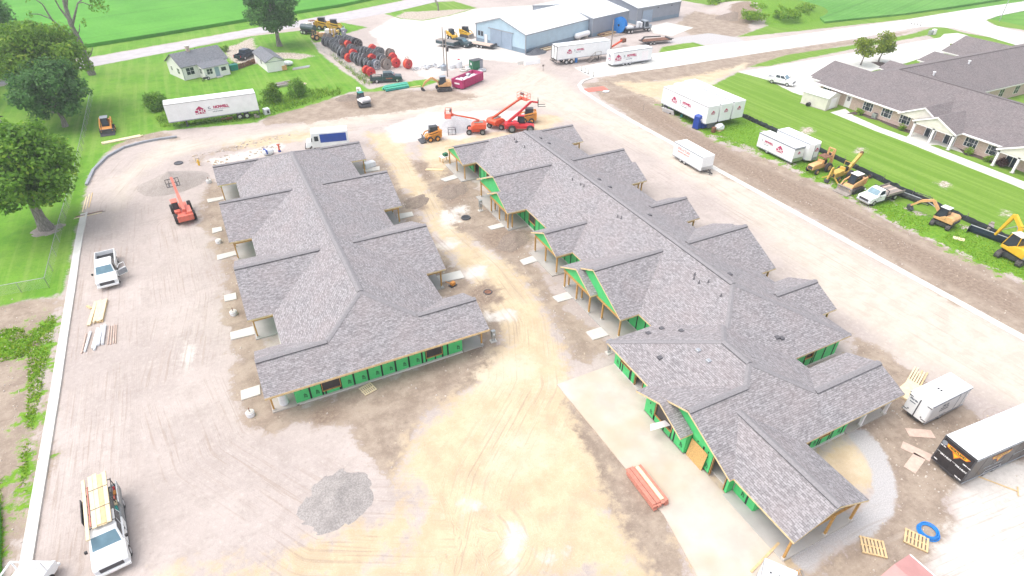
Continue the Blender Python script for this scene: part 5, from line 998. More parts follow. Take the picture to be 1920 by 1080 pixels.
pickup('old white flatbed truck parked among the machines by the silt fence', (79.2, 41.9), (73.0, 42.0), 'paint_white', 'flat', crew=False, L=6.3, old=True, name='flatbed_truck')
pickup('white pickup with black wheels at the edge of the pale parking lot', (102., 86.9), (103.9, 82.0), 'paint_white', L=5.3)
def flat_semi():
    t = thing('flatbed_truck', 'grey blue flatbed truck parked by the grey metal building door', 'truck', (102.6, 132.6, 0), 0.); 
    truck_cab(t, 1.6, 3.4, .9, 2.7, 1.05, 1.7, 2.9, .95, 'silver'); part('hood', MB().box(3.2, 4.2, -.8, .8, .7, 1.6), 'silver', t, .1); part('chassis', MB().box(-3.8, 3.6, -.5, .5, .55, .85), 'steel', t)
    part('flatbed', MB().box(-4., 1.3, -1.2, 1.2, 1.05, 1.2), 'steel', t); part('load', MB().box(-3.6, -1.6, -.9, .9, 1.2, 1.75), 'plastic_sheet', t, .15); part('tank', MB().cyl((.0, -.3, 1.2), (.0, -.3, 2.5), .4).box(.5, 1.1, -.8, .8, 1.2, 2.4), 'plastic_sheet', t)
    for x in (3.2, -2.2, -3.2):
        for s in (-1, 1): wheel(t, x, s*.95, .5, .35, 'alu')
flat_semi()
def step_van():
    t = thing('delivery_van', 'white step van with a wide blue side panel behind the left building', 'van', (13.9, 91.2, 0), math.radians(169)); L = 3.2
    part('body', MB().prism([(-L, .5), (2.3, .5), (2.45, 1.5), (2.2, 2.85), (-L, 2.85)], -1.1, 1.1), 'paint_white', t, .1); part('hood', MB().frus((2.3, 3.3, -.9, .9, .5), (2.35, 3.0, -.75, .75, 1.45)), 'paint_white', t, .08)
    for s in (-1, 1): part('side_panel', MB().box(-2.9, 1.0, s*1.105-.01, s*1.105+.01, 1.25, 2.55), 'navy', t); part('side_window', MB().box(1.25, 1.85, s*1.105-.012, s*1.105+.012, 1.55, 2.3), 'glass', t); wheel(t, 2.3, s*.9, .4, .26); wheel(t, -1.8, s*.9, .4, .26); part('mirror', MB().box(2.2, 2.3, s*1.12, s*1.12+s*.2, 1.6, 2.1) if s > 0 else MB().box(2.2, 2.3, -1.32, -1.12, 1.6, 2.1), 'paint_black', t)
    part('windshield', MB().patch((2.46, 1.0, 1.52), (2.46, -1., 1.52), (2.23, -1., 2.75), (2.23, 1., 2.75), .05, .95, .05, .95, -.02), 'glass', t); part('bumper', MB().box(3.25, 3.4, -1., 1., .4, .6), 'steel', t)
step_van()
t = pickup('dark pickup standing beside the two utility poles near the blue building', (54.3, 141.), (57.2, 136.2), 'truck_green', L=5.6)
t = box_trailer('black dump trailer loaded with junk behind a dark pickup', (51.2, 141.5), (54., 137.), None, 2.1, .7, 1.5, (-.5, .4), .38, mat='truck_green', name='dump_trailer', roofmat='wood_grey')
def flat_trailer(label, p0, p1, w=2.4, z=.75, ax=(-.6, .5), deck='wood_grey', name='flatbed_trailer'):
    L = math.dist(p0, p1); t = thing(name, label, 'trailer', (*mid(p0, p1), 0), head(p0, p1)); part('frame', MB().box(-L/2, L/2, -w/2, w/2, z-.2, z-.02), 'steel', t)
    n = 8
    for i in range(n): a = -w/2+i*w/n; part('deck_board', MB().box(-L/2+.05, L/2-.6, a+.01, a+w/n-.01, z-.015, z+.03), deck, t)
    for x in ax:
        for s in (-1, 1): wheel(t, x, s*(w/2+.05), .38, .26)
    part('tongue', MB().beam((L/2, .6, z-.1), (L/2+1.3, 0, z-.1), .1, .12).beam((L/2, -.6, z-.1), (L/2+1.3, 0, z-.1), .1, .12), 'steel', t); part('ramp', MB().box(L/2-.5, L/2-.1, -w/2, w/2, z, z+.25), 'steel', t); return t
flat_trailer('pink decked equipment trailer in front of the blue metal building', (58.3, 138.5), (62., 132.8), deck='pinkply')
t = flat_trailer('dark gooseneck trailer with rusty deck on the gravel near the grass strip', (95.87, 121.58), (103.73, 120.77), 2.4, .9, (-2, -1.), 'rust')
part('gooseneck', MB().beam((-4.0, 0, 1.0), (-3.2, 0, 1.7), .3, .3).beam((-3.2, 0, 1.7), (1.5, .2, 1.5), .2, .25), 'steel', t)
# ---------------------------------------------------------------- machines
t = skid_steer('orange skid steer with grey canopy on the grass facing the camera, beside the fence', (-16.9, 113.), -PI/2, 'orange', roof='trim_grey', sc=1.15)
skid_steer('orange skid steer with lowered bucket beside the grey gravel pile', (29.5, 87.), PI-.05, 'orange', sc=1.1)
skid_steer('orange skid steer half hidden behind the bright red telehandler', (47., 87.6), math.radians(155), 'orange', blade=False, sc=1.15)
skid_steer('orange tracked loader with wide bucket beside the old flatbed truck', (75.2, 45.5), math.radians(183), 'orange_pale', True, roof='siding_white', sc=1.2)
skid_steer('yellow tracked loader tight against the corner of the blue building', (60.3, 146.0), math.radians(-60), 'yellow', True, sc=1.2)
skid_steer('yellow machine with tall glass cab behind the parked dark pickup', (56.5, 146.), math.radians(-80), 'yellow', sc=1.1, blade=False)
boom_lift('orange red boom lift with low platform beside the gravel pile', (37., 86.8), math.radians(155), 0., [(.3, 1.75), (-.6, 2.1), (.2, 2.4), (3.9, 3.1)], 'red_orange')
boom_lift('orange red boom lift with its platform raised behind the red telehandler', (41.3, 87.5), math.radians(-50), math.radians(70), [(-1.3, 1.9), (5.8, 3.6)], 'red_orange')
t = telehandler('bright red telehandler with raised boom behind the long building', (44.1, 84.5), math.radians(-25), 'red', [(-2.2, 1.45), (-.3, 3.1), (1.6, 4.9), (2.7, 4.75)])
lettering(t, 'MANITOU', .3, 'paint_white', (.5, -.35, 3.75), (.72, 0, .69), (-.69, 0, .72)) if False else None
telehandler('faded orange red telehandler seen from behind on the left gravel yard', (-7.2, 77.0), math.radians(97), 'red_faded', [(-2.0, 1.7), (1.0, 2.5), (3.3, 3.9), (4.1, 2.9)])
excavator('small white and grey excavator digging in the dirt beside the lawn', (24., 107.7), math.radians(100), 1.0, 'siding_white', [(.8, 1.1), (1.6, 2.6), (2.9, 2.3), (2.8, .7)], roof='teal', back=-1.7, trk_rz=-.3, gray='grey_machine')
excavator('tan excavator with pale cab parked beside the crimson dumpster', (40.2, 109.6), math.radians(165), 1.15, 'orange_pale', [(.8, 1.3), (1.9, 2.1), (3.0, 1.4), (3.6, .5)], roof='silver', trk_rz=.05, gray='siding_white')
excavator('orange mini excavator with dark cab and boom laid along the fence', (77.3, 33.9), math.radians(95), 1.05, 'orange_pale', [(.8, 1.1), (2.0, 2.3), (3.2, 1.7), (4.2, .6)], roof='plastic_sheet', trk_rz=math.radians(-80), back=1.6)
excavator('yellow excavator with pale cab roof and high arched boom', (77.2, 25.4), math.radians(75), 1.3, 'yellow', [(.6, 1.2), (.9, 2.6), (1.9, 3.3), (2.6, .9)], roof='paint_cream', trk_rz=math.radians(-72), bucket=False, gray='trim_grey')
old_tractor('old orange forklift with red canopy and tall rear mast by the white trailers', (76.2, 51.9), math.radians(183), 'orange_pale')
def trencher():
    t = old_tractor('old yellow trencher with roll bar and raised digging boom', (76.9, 48.8), math.radians(185), 'yellow_old', mast=False, roof=False, name='trencher', cat='trencher')
    part('digging_boom', MB().beam((-1.5, 0, 1.0), (-3.6, 0, 3.0), .35, .5), 'yellow_old', t); part('digging_chain', MB().beam((-1.6, 0, 1.3), (-3.6, 0, 3.3), .2, .06).beam((-1.5, 0, .7), (-3.5, 0, 2.7), .2, .06).cyl((-3.6, -.12, 3.0), (-3.6, .12, 3.0), .32, n=12), 'rust', t)
    part('front_arm', MB().beam((2., 0, .9), (2.5, 0, 2.2), .2, .28).beam((2.5, 0, 2.2), (3.0, 0, .5), .18, .24), 'yellow_old', t); part('bucket', MB().box(2.75, 3.2, -.3, .3, .15, .6), 'steel', t, .05); part('stabiliser', MB().beam((2.0, -.3, .8), (2.1, -1.3, .1), .12, .14).beam((2., .3, .8), (2.1, 1.3, .1), .12, .14), 'yellow_old', t)
trencher()
# the yellow fleet parked at the far end of the reel yard
for k, (q, rz, lb, kind) in enumerate((((25.55, 165.41), -.9, 'dark tanker trailer frame at the left end of the yellow machine row', 0), ((27.94, 169.79), .4, 'cream and yellow road grader nearest the far road', 1), ((29.97, 168.87), -.5, 'yellow backhoe with blue cab window in the middle of the machine row', 2), ((26.55, 159.04), .3, 'tan and yellow tractor in front of the machine row by the lawn', 3), ((28.90, 159.40), 2.6, 'white and tan loader with square hood among the yellow machines', 4), ((30.69, 159.32), 1., 'yellow orange forklift with open mast beside the dark reels', 3), ((32.28, 165.43), -.3, 'bright yellow loader arms at the right end of the machine row', 2))):
    if kind == 0:
        t = thing('tank_trailer', lb, 'trailer', (*q, 0), rz); part('tank', MB().cyl((-2, 0, 1.5), (2, 0, 1.5), .8, n=14), 'truck_green', t); part('frame', MB().box(-2.4, 2.8, -.6, .6, .5, .75), 'steel', t)
        for x in (-1.5, -.6):
            for s in (-1, 1): wheel(t, x, s*.9, .5, .3)
    elif kind == 1:
        t = old_tractor(lb, q, rz, 'yellow', mast=False, roof=True, name='road_grader', cat='grader'); part('frame_beam', MB().beam((2, 0, 1.2), (4.6, 0, .9), .3, .35), 'yellow', t); part('moldboard', MB().beam((2.4, -1.6, .5), (3.2, 1.6, .5), .1, .6), 'steel', t); part('hood_panel', MB().box(-2.6, -1.2, -.7, .7, .8, 1.9), 'paint_cream', t, .06); wheel(t, 4.5, .7, .5, .3); wheel(t, 4.5, -.7, .5, .3)
    elif kind == 2: skid_steer(lb, q, rz, 'yellow', sc=1.4)
    elif kind == 3: old_tractor(lb, q, rz, 'orange_pale' if k == 3 else 'yellow_old', roof=False, mast=k != 3, name='old_tractor', cat='tractor')
    else: t = old_tractor(lb, q, rz, 'paint_cream', mast=False, roof=False, name='wheel_loader', cat='loader'); part('bucket', MB().prism([(2.4, .1), (3.3, .1), (3., .3), (2.7, .9), (2.4, .8)], -1.1, 1.1), 'orange_pale', t); part('hood_cover', MB().box(-1.9, .3, -.8, .8, 1.0, 2.1), 'siding_white', t, .06)
def porta(label, loc, rz, mat, roof='siding_white'):
    t = thing('portable_toilet', label, 'portable toilet', (*loc, 0), rz); part('cabin', MB().frus((-.55, .55, -.55, .55, .1), (-.52, .52, -.52, .52, 2.1)), mat, t, .03); part('roof', MB().frus((-.58, .58, -.58, .58, 2.1), (-.35, .35, -.45, .45, 2.3)), roof, t, .04); part('skid', MB().box(-.6, .6, -.6, .6, 0, .1), 'steel', t)
    part('door', MB().box(-.4, .4, -.575, -.55, .2, 1.95), mat, t, .01); part('door_sign', MB().box(-.15, .15, -.583, -.575, 1.5, 1.75), 'siding_white', t); part('vent_pipe', MB().cyl((.4, .4, 2.1), (.4, .4, 2.55), .05, n=8), 'plastic_sheet', t)
    mb = MB()
    for s in (-1, 1):
        for y in (-.3, .0, .3): mb.box(s*.545-.015, s*.545+.015, y-.05, y+.05, .25, 1.9)
    part('wall_ribs', mb, mat, t)
porta('blue portable toilet under the first white semi trailer, left of a pair', (71.35, 72.71), .2, 'porta', 'porta'); porta('blue portable toilet with white sign, right of a pair by the white trailers', (72.44, 72.64), .2, 'porta', 'porta')
porta('grey portable toilet with pale roof beside the yellow machines', (32.55, 157.73), -.2, 'trim_grey', 'silver')
def dumpster():
    t = thing('dumpster', 'crimson roll off dumpster filled with white rubbish bags', 'dumpster', (45.8, 110.9, 0), math.radians(31)); L, w, h = 3.5, 1.3, 1.7
    part('bin', MB().box(-L, L, -w, -w+.08, .2, h).box(-L, L, w-.08, w, .2, h).box(-L, -L+.08, -w+.08, w-.08, .2, h).box(L-.08, L, -w+.08, w-.08, .2, h).box(-L+.08, L-.08, -w+.08, w-.08, .2, .3), 'magenta', t)
    for x in np.linspace(-L+.1, L-.1, 11):
        for s in (-1, 1): part('rib', MB().box(x-.06, x+.06, s*(w+.05)-.05, s*(w+.05)+.05, .25, h-.1), 'magenta', t)
    mb = MB().box(-L-.06, L+.06, -w-.08, -w+.09, h, h+.1).box(-L-.06, L+.06, w-.09, w+.08, h, h+.1).box(-L-.06, -L+.1, -w+.09, w-.09, h, h+.1).box(L-.1, L+.06, -w+.09, w-.09, h, h+.1); part('rim_rail', mb, 'magenta', t)
    part('door_label', MB().box(-L-.03, -L-.005, -.6, .6, .9, 1.2), 'siding_white', t); part('skid', MB().box(-L, L, -.5, -.35, 0, .2).box(-L, L, .35, .5, 0, .2), 'steel', t)
    for i in range(26):
        x, y = random.uniform(-3.1, 2.9), random.uniform(-1, 1); r = random.uniform(.22, .42); o = part('rubbish_bag', MB().ball((0, 0, 0), r, r*.9, r*.7, 8, 5, .22), random.choice(['plastic_sheet', 'siding_white', 'plastic_sheet', 'pinkply', 'trim_grey']), t); o.location = (x, y, random.uniform(1.15, 1.6))
    part('rubbish_heap', MB().box(-L+.1, L-.1, -w+.1, w-.1, .3, 1.15), 'plastic_sheet', t)
dumpster()
# ---------------------------------------------------------------- cable reels
def reel_proto(R, w, hub, mat, fl, hubmat):
    t = thing('cable_reel', 'x', 'cable reel', (0, 0, -50))
    for s in (-1, 1):
        f = part('flange', MB().cyl((s*w/2-.05, 0, R), (s*w/2+.05, 0, R), R, n=24), fl, t)
        part('flange_ring', MB().torus((s*w/2+s*.05, 0, R), R*.86, .035, 24, 5, 'x'), mat, f); part('flange_hub', MB().cyl((s*w/2+s*.05, 0, R), (s*w/2+s*.075, 0, R), R*.16, n=10), 'paint_black', f)
        mb = MB()
        for a in range(6): mb.beam((s*(w/2+.06), R*.2*math.cos(a*PI/3), R+R*.2*math.sin(a*PI/3)), (s*(w/2+.06), R*.84*math.cos(a*PI/3), R+R*.84*math.sin(a*PI/3)), .03, .05)
        part('flange_spokes', mb, mat, f)
    part('drum', MB().cyl((-w/2, 0, R), (w/2, 0, R), hub*R, n=20), hubmat, t); return t
PRO = {'dark': reel_proto(1.05, .9, .62, 'steel', 'grey_machine', 'paint_black'), 'black': reel_proto(1.25, 1., .55, 'galv', 'paint_black', 'steel'), 'wood': reel_proto(1.1, .9, .5, 'wood_grey', 'wood_grey', 'rust'), 'red': reel_proto(1.15, .9, .92, 'red_faded', 'red', 'red_orange'), 'small': reel_proto(.8, .7, .6, 'rust', 'rust', 'wood_grey'), 'blue': reel_proto(1., .8, .5, 'siding_white', 'silver', 'trim_grey'), 'bigblue': reel_proto(1.9, 1., .4, 'blue', 'blue', 'silver')}
REELS = [(700,400,'dark'),(740,420,'dark'),(800,440,'dark'),(870,480,'black'),(730,470,'red'),(800,500,'small'),(430,400,'wood'),(410,440,'dark'),(520,440,'dark'),(480,470,'dark'),(560,470,'dark'),(590,400,'dark'),(610,470,'dark'),(640,510,'small'),(550,530,'dark'),(620,560,'dark'),(660,600,'dark'),(640,620,'dark'),(790,560,'dark'),(810,610,'red'),(740,670,'red'),(930,580,'dark'),(990,590,'dark'),(1040,600,'dark'),(1100,540,'red'),(1200,600,'dark'),(1140,640,'dark'),(950,680,'dark'),(840,680,'dark'),(890,720,'dark'),(1090,690,'red'),(1040,710,'small'),(1360,620,'wood'),(1400,660,'red'),(1210,680,'dark'),(1230,720,'dark'),(1300,780,'wood'),(1440,750,'red'),(1620,770,'red'),(980,760,'dark'),(1040,790,'dark'),(1150,780,'blue'),(1010,860,'red'),(1070,890,'red'),(1330,690,'small')]
A_ = {'dark': 'grey steel cable reel', 'black': 'largest black spoked cable reel', 'wood': 'weathered wooden cable reel', 'red': 'bright red conduit reel', 'small': 'small rusty cable reel', 'blue': 'pale blue grey cable reel', 'bigblue': 'big bright blue reel'}
RW = [(31.68, 153.15), (31.95, 151.64), (32.51, 150.03), (32.89, 147.18), (31.06, 148.69), (31.60, 146.47), (27.76, 154.95), (26.92, 152.59), (28.50, 151.87), (27.52, 150.32), (28.65, 149.80), (30.08, 153.88), (29.36, 149.47), (29.22, 146.92), (27.69, 146.34), (28.26, 144.20), (28.28, 141.73), (27.75, 140.77), (30.60, 143.12), (30.17, 140.25), (28.44, 137.50), (32.23, 141.12), (32.90, 140.20), (33.44, 139.34), (35.18, 142.26), (35.61, 138.34), (34.19, 136.60), (31.08, 135.70), (29.63, 136.37), (29.76, 134.04), (32.79, 134.33), (31.86, 133.63), (37.47, 136.27), (37.36, 133.95), (34.53, 134.10), (34.20, 131.97), (34.24, 128.64), (36.49, 129.24), (38.51, 127.20), (30.40, 131.52), (30.77, 129.71), (32.32, 129.54), (29.50, 126.62), (29.87, 124.91), (35.97, 132.86)]
nfirst = {}; rl = []
for (a, b, kd), (x, y) in zip(REELS, RW):
    rz = math.radians(-62+random.uniform(-14, 14)) if kd != 'red' else math.radians(-80+random.uniform(-15, 15)); y -= 1.
    if kd in nfirst: c = copy_tree(PRO[kd])
    else: c = PRO[kd]; nfirst[kd] = 1
    c.location = (x, y, 0); c.rotation_euler = (0, 0, rz); s = random.uniform(.92, 1.08)*(.8 if kd == 'red' else 1); c.scale = (s, s, s)
    zone = 'far' if b < 500 else ('front' if b > 690 else 'middle'); rl.append((kd, zone, x*.895-y*.446, c))
ORD = ['leftmost', 'second from left', 'third from left', 'fourth from left', 'fifth from left', 'sixth from left', 'seventh from left', 'eighth from left', 'ninth from left', 'tenth from left', 'eleventh from left', 'twelfth from left', 'thirteenth from left', 'fourteenth from left', 'fifteenth from left', 'sixteenth from left']
for key in sorted(set((q[0], q[1]) for q in rl)):
    mem = sorted([q for q in rl if q[:2] == key], key=lambda q: q[2])
    for i, q in enumerate(mem):
        c = q[3]; c['label'] = '%s in the %s part of the reel yard%s' % (A_[key[0]], key[1], ', '+ORD[i] if len(mem) > 1 else ''); c['group'] = 'cable reels stored in the reel yard'
c = PRO['bigblue']; c.location = (*(98.04, 133.84), 0); c.rotation_euler = (0, 0, .4); c['label'] = 'big bright blue reel standing against the grey metal building'
x, y = (38.46, 126.14); tag(part('wire_coil', MB().torus((0, 0, 1.3), 1.25, .025, 26, 4, 'x').torus((.3, 0, 1.2), 1.2, .025, 26, 4, 'x').torus((-.25, 0, 1.2), 1.15, .025, 26, 4, 'x').torus((.15, .2, 1.3), 1.3, .02, 26, 4, 'x'), 'rust'), 'loose hoops of rusty wire round the rightmost red reel', 'wire coil').location = (x, y, 0)

# ---------------------------------------------------------------- other buildings
def local(o, d):
    """building frame: origin o, unit vector d along its long side."""
    return math.atan2(d[1], d[0])
def win(par, x, y, z0, z1, w, axis, mat='glass', fr='siding_white', muntin=True, sgn=1):
    """window on a wall: axis 'x' wall runs along x (faces sgn*y), axis 'y' runs along y (faces sgn*x)."""
    def B(a0, a1, d0, d1, c0, c1): return (MB().box(x+a0, x+a1, y+min(sgn*d0, sgn*d1), y+max(sgn*d0, sgn*d1), c0, c1) if axis == 'x' else MB().box(x+min(sgn*d0, sgn*d1), x+max(sgn*d0, sgn*d1), y+a0, y+a1, c0, c1))
    f = part('window', B(-w/2-.08, w/2+.08, .0, .05, z0-.08, z1+.08), fr, par); part('pane', B(-w/2, w/2, .03, .06, z0, z1), mat, f)
    if muntin:
        part('muntin', B(-.03, .03, .05, .075, z0, z1), fr, f); part('muntin', B(-w/2, w/2, .05, .072, (z0+z1)/2-.02, (z0+z1)/2+.02), fr, f)
    return f
def door(par, x, y, z0, z1, w, axis, mat, sgn=1, fr='siding_white'):
    def B(a0, a1, d0, d1, c0, c1): return (MB().box(x+a0, x+a1, y+min(sgn*d0, sgn*d1), y+max(sgn*d0, sgn*d1), c0, c1) if axis == 'x' else MB().box(x+min(sgn*d0, sgn*d1), x+max(sgn*d0, sgn*d1), y+a0, y+a1, c0, c1))
    o = part('door', B(-w/2, w/2, .0, .06, z0, z1), mat, par); part('door_frame', B(-w/2-.1, -w/2, 0, .07, z0, z1).add(*(lambda m: (m.v, m.f))(B(w/2, w/2+.1, 0, .07, z0, z1))), fr, par); return o
def gable_house(t, L, Wd, eave, ridge, wallm, roofm, over=.3, x0=0., y0=0., along='x', endm=None, t_=.1):
    pr = [(y0, 0), (y0+Wd, 0), (y0+Wd, eave), (y0+Wd/2, ridge), (y0, eave)]
    if along == 'x': part('wall', MB().prism(pr, x0, x0+L, 'x'), wallm, t, uv=True)
    else: part('wall', MB().prism([(a-y0+y0, b) for a, b in pr], x0, x0+L, 'y'), wallm, t, uv=True)
    k = (ridge-eave)/(Wd/2); ze_ = eave-over*k+.06; zr_ = ridge+.06
    def P(u, v, z): return (u, v, z) if along == 'x' else (v, u, z)
    a0, a1 = x0-over, x0+L+over; yc = y0+Wd/2
    for yy in (y0-over, y0+Wd+over):
        q = [P(a0, yy, ze_), P(a1, yy, ze_), P(a1, yc, zr_), P(a0, yc, zr_)]
        nr = (Vector(q[1])-Vector(q[0])).cross(Vector(q[2])-Vector(q[0])); q = q if nr.z > 0 else q[::-1]
        mb = MB(); mb.add(q, [(0, 1, 2, 3)]); mb.add([Vector(p)-Vector((0, 0, t_)) for p in q], [(3, 2, 1, 0)])
        for i in range(4): a, b = Vector(q[i]), Vector(q[(i+1) % 4]); d = Vector((0, 0, t_)); mb.add([a, a-d, b-d, b], [(0, 1, 2, 3)])
        part('roof', mb, roofm, t, uv=True)
    return k
def white_house():
    t = thing('house', 'small white house with grey roof, brick chimney and lean-to behind the lawn', 'house', (-4.4, 137., 0), math.radians(22.3))
    gable_house(t, 9.4, 6.7, 2.65, 4.5, 'siding_white', 'shingle_house', .3)
    ch = part('chimney', MB().box(3.2, 3.8, 3.0, 3.6, 3.6, 5.4), 'brick', t, uv=True); part('chimney_cap', MB().box(3.12, 3.88, 2.92, 3.68, 5.4, 5.5), 'conc', ch)
    part('lean_to_wall', MB().prism([(-2.5, 0), (0, 0), (0, 2.6), (-2.5, 2.15)], 3.1, 8.3, 'x'), 'siding_white', t); part('lean_to_roof', MB().prism([(-2.75, 2.12), (.0, 2.62), (.0, 2.7), (-2.75, 2.2)], 2.9, 8.5, 'x'), 'shingle_house', t, uv=True)
    win(t, 1.5, 0, .9, 2.2, 1.5, 'x', sgn=-1); win(t, 4.2, -2.5, .9, 1.9, 1.1, 'x', sgn=-1); win(t, 7.1, -2.5, 1.0, 1.7, 1.0, 'x', sgn=-1, muntin=False); door(t, 5.7, -2.5, .1, 1.95, .9, 'x', 'door_blue', -1)
    win(t, 0, 1.8, 1., 2., .9, 'y', sgn=-1); win(t, 0, 4.8, 1.2, 1.9, .6, 'y', sgn=-1); win(t, 3.1, -1.2, 1, 1.9, .8, 'y', sgn=-1)
    part('steps', MB().box(5.1, 6.3, -3.2, -2.5, 0, .18), 'conc', t); part('downpipe', MB().box(-.04, .06, -.1, -.01, 0, 2.6), 'trim_grey', t); part('roof_pipe', MB().cyl((5.2, 3.9, 4.0), (5.2, 3.9, 4.6), .08), 'steel', t)
white_house()
def garage():
    t = thing('garage', 'narrow white garage with grey gable roof east of the small white house', 'garage', (11.3, 135.6, 0), 0.)
    t.rotation_euler = (0, 0, math.radians(8)); gable_house(t, 9.5, 3.6, 2.1, 3.0, 'siding_white', 'shingle_house', .25, along='y')
    win(t, 0, 4, .9, 1.6, .8, 'y', sgn=-1); part('gable_trim', MB().box(.0, 3.6, -.03, -.005, 1.95, 2.05), 'trim_grey', t)
garage()
def brown_house():
    t = thing('house', 'low house with brown roof half hidden behind the left trees', 'house', (-44., 112., 0), math.radians(-4)); gable_house(t, 12, 8, 2.7, 4.6, 'siding_white', 'shingle_old', .4)
    part('skylight', MB().cyl((9.2, 2, 3.5), (9.2, 2, 3.85), .45, .3, 14), 'plastic_sheet', t); part('roof_pipe', MB().cyl((11, 2.6, 3.8), (11, 2.6, 4.2), .12), 'plastic_sheet', t)
brown_house()
def steel_building(name, label, o, rz, L, Wd, eave, ridge, wallm, doors=(), fronts=()):
    t = thing(name, label, 'warehouse', (*o, 0), rz); gable_house(t, L, Wd, eave, ridge, wallm, 'white_steel', .15, t_=.12)
    part('wainscot', MB().box(-.03, L+.03, -.03, -.005, 0, .95).box(-.03, -.005, -.005, Wd, 0, .95), 'wains', t, uv=True)
    for x, y in ((0, 0), (L, 0), (0, Wd)): part('corner_trim', MB().box(x-.09, x+.09, y-.09, y+.09, 0, eave), 'trim_grey', t)
    part('eave_trim', MB().box(-.2, L+.2, -.22, -.16, eave-.22, eave), 'trim_grey', t); k = (ridge-eave)/(Wd/2)
    part('rake_trim', MB().beam((-.2, -.15, eave-.08), (-.2, Wd/2, ridge-.02), .06, .22).beam((-.2, Wd+.15, eave-.08), (-.2, Wd/2, ridge-.02), .06, .22), 'trim_grey', t); return t
t = steel_building('metal_building', 'pale blue metal building with white roof and large grey blue sliding doors', (66.6, 126.), math.radians(20), 23.6, 16.2, 4.15, 6.5, 'blue_steel')
for a, b in ((4.2, 7.6), (7.7, 11.3)): part('sliding_door', MB().box(-.12, -.04, a, b, .05, 3.7), 'door_blue', t)
part('door_track', MB().box(-.16, -.03, 3.8, 12., 3.7, 3.9), 'trim_grey', t); win(t, 0, 14.2, 1.6, 2.6, .7, 'y', 'glass', 'trim_grey', False, -1); win(t, 0, 15.2, 1.6, 2.6, .7, 'y', 'glass', 'trim_grey', False, -1); door(t, 0, 12.9, .05, 2.1, .9, 'y', 'siding_white', -1, 'trim_grey')
t = steel_building('metal_building', 'grey metal building with white roof in the middle of the joined row', (88.9, 132.6), math.radians(17), 14.3, 21., 4.45, 6.2, 'grey_steel')
t = steel_building('metal_building', 'grey metal building with overhead door at the right end of the joined row', (107.4, 139.3), math.radians(10), 17.2, 26., 4.15, 6.4, 'grey_steel'); part('overhead_door', MB().box(2.1, 6.0, -.1, -.035, .05, 3.3), 'door_blue', t); part('door_frame', MB().box(1.9, 2.1, -.12, -.03, 0, 3.5).box(6., 6.2, -.12, -.03, 0, 3.5).box(2.1, 6., -.12, -.03, 3.3, 3.5), 'trim_grey', t)
for x in (8., 13.5): part('wall_lamp', MB().box(x-.15, x+.15, -.2, -.03, 3.4, 3.6), 'steel', t)
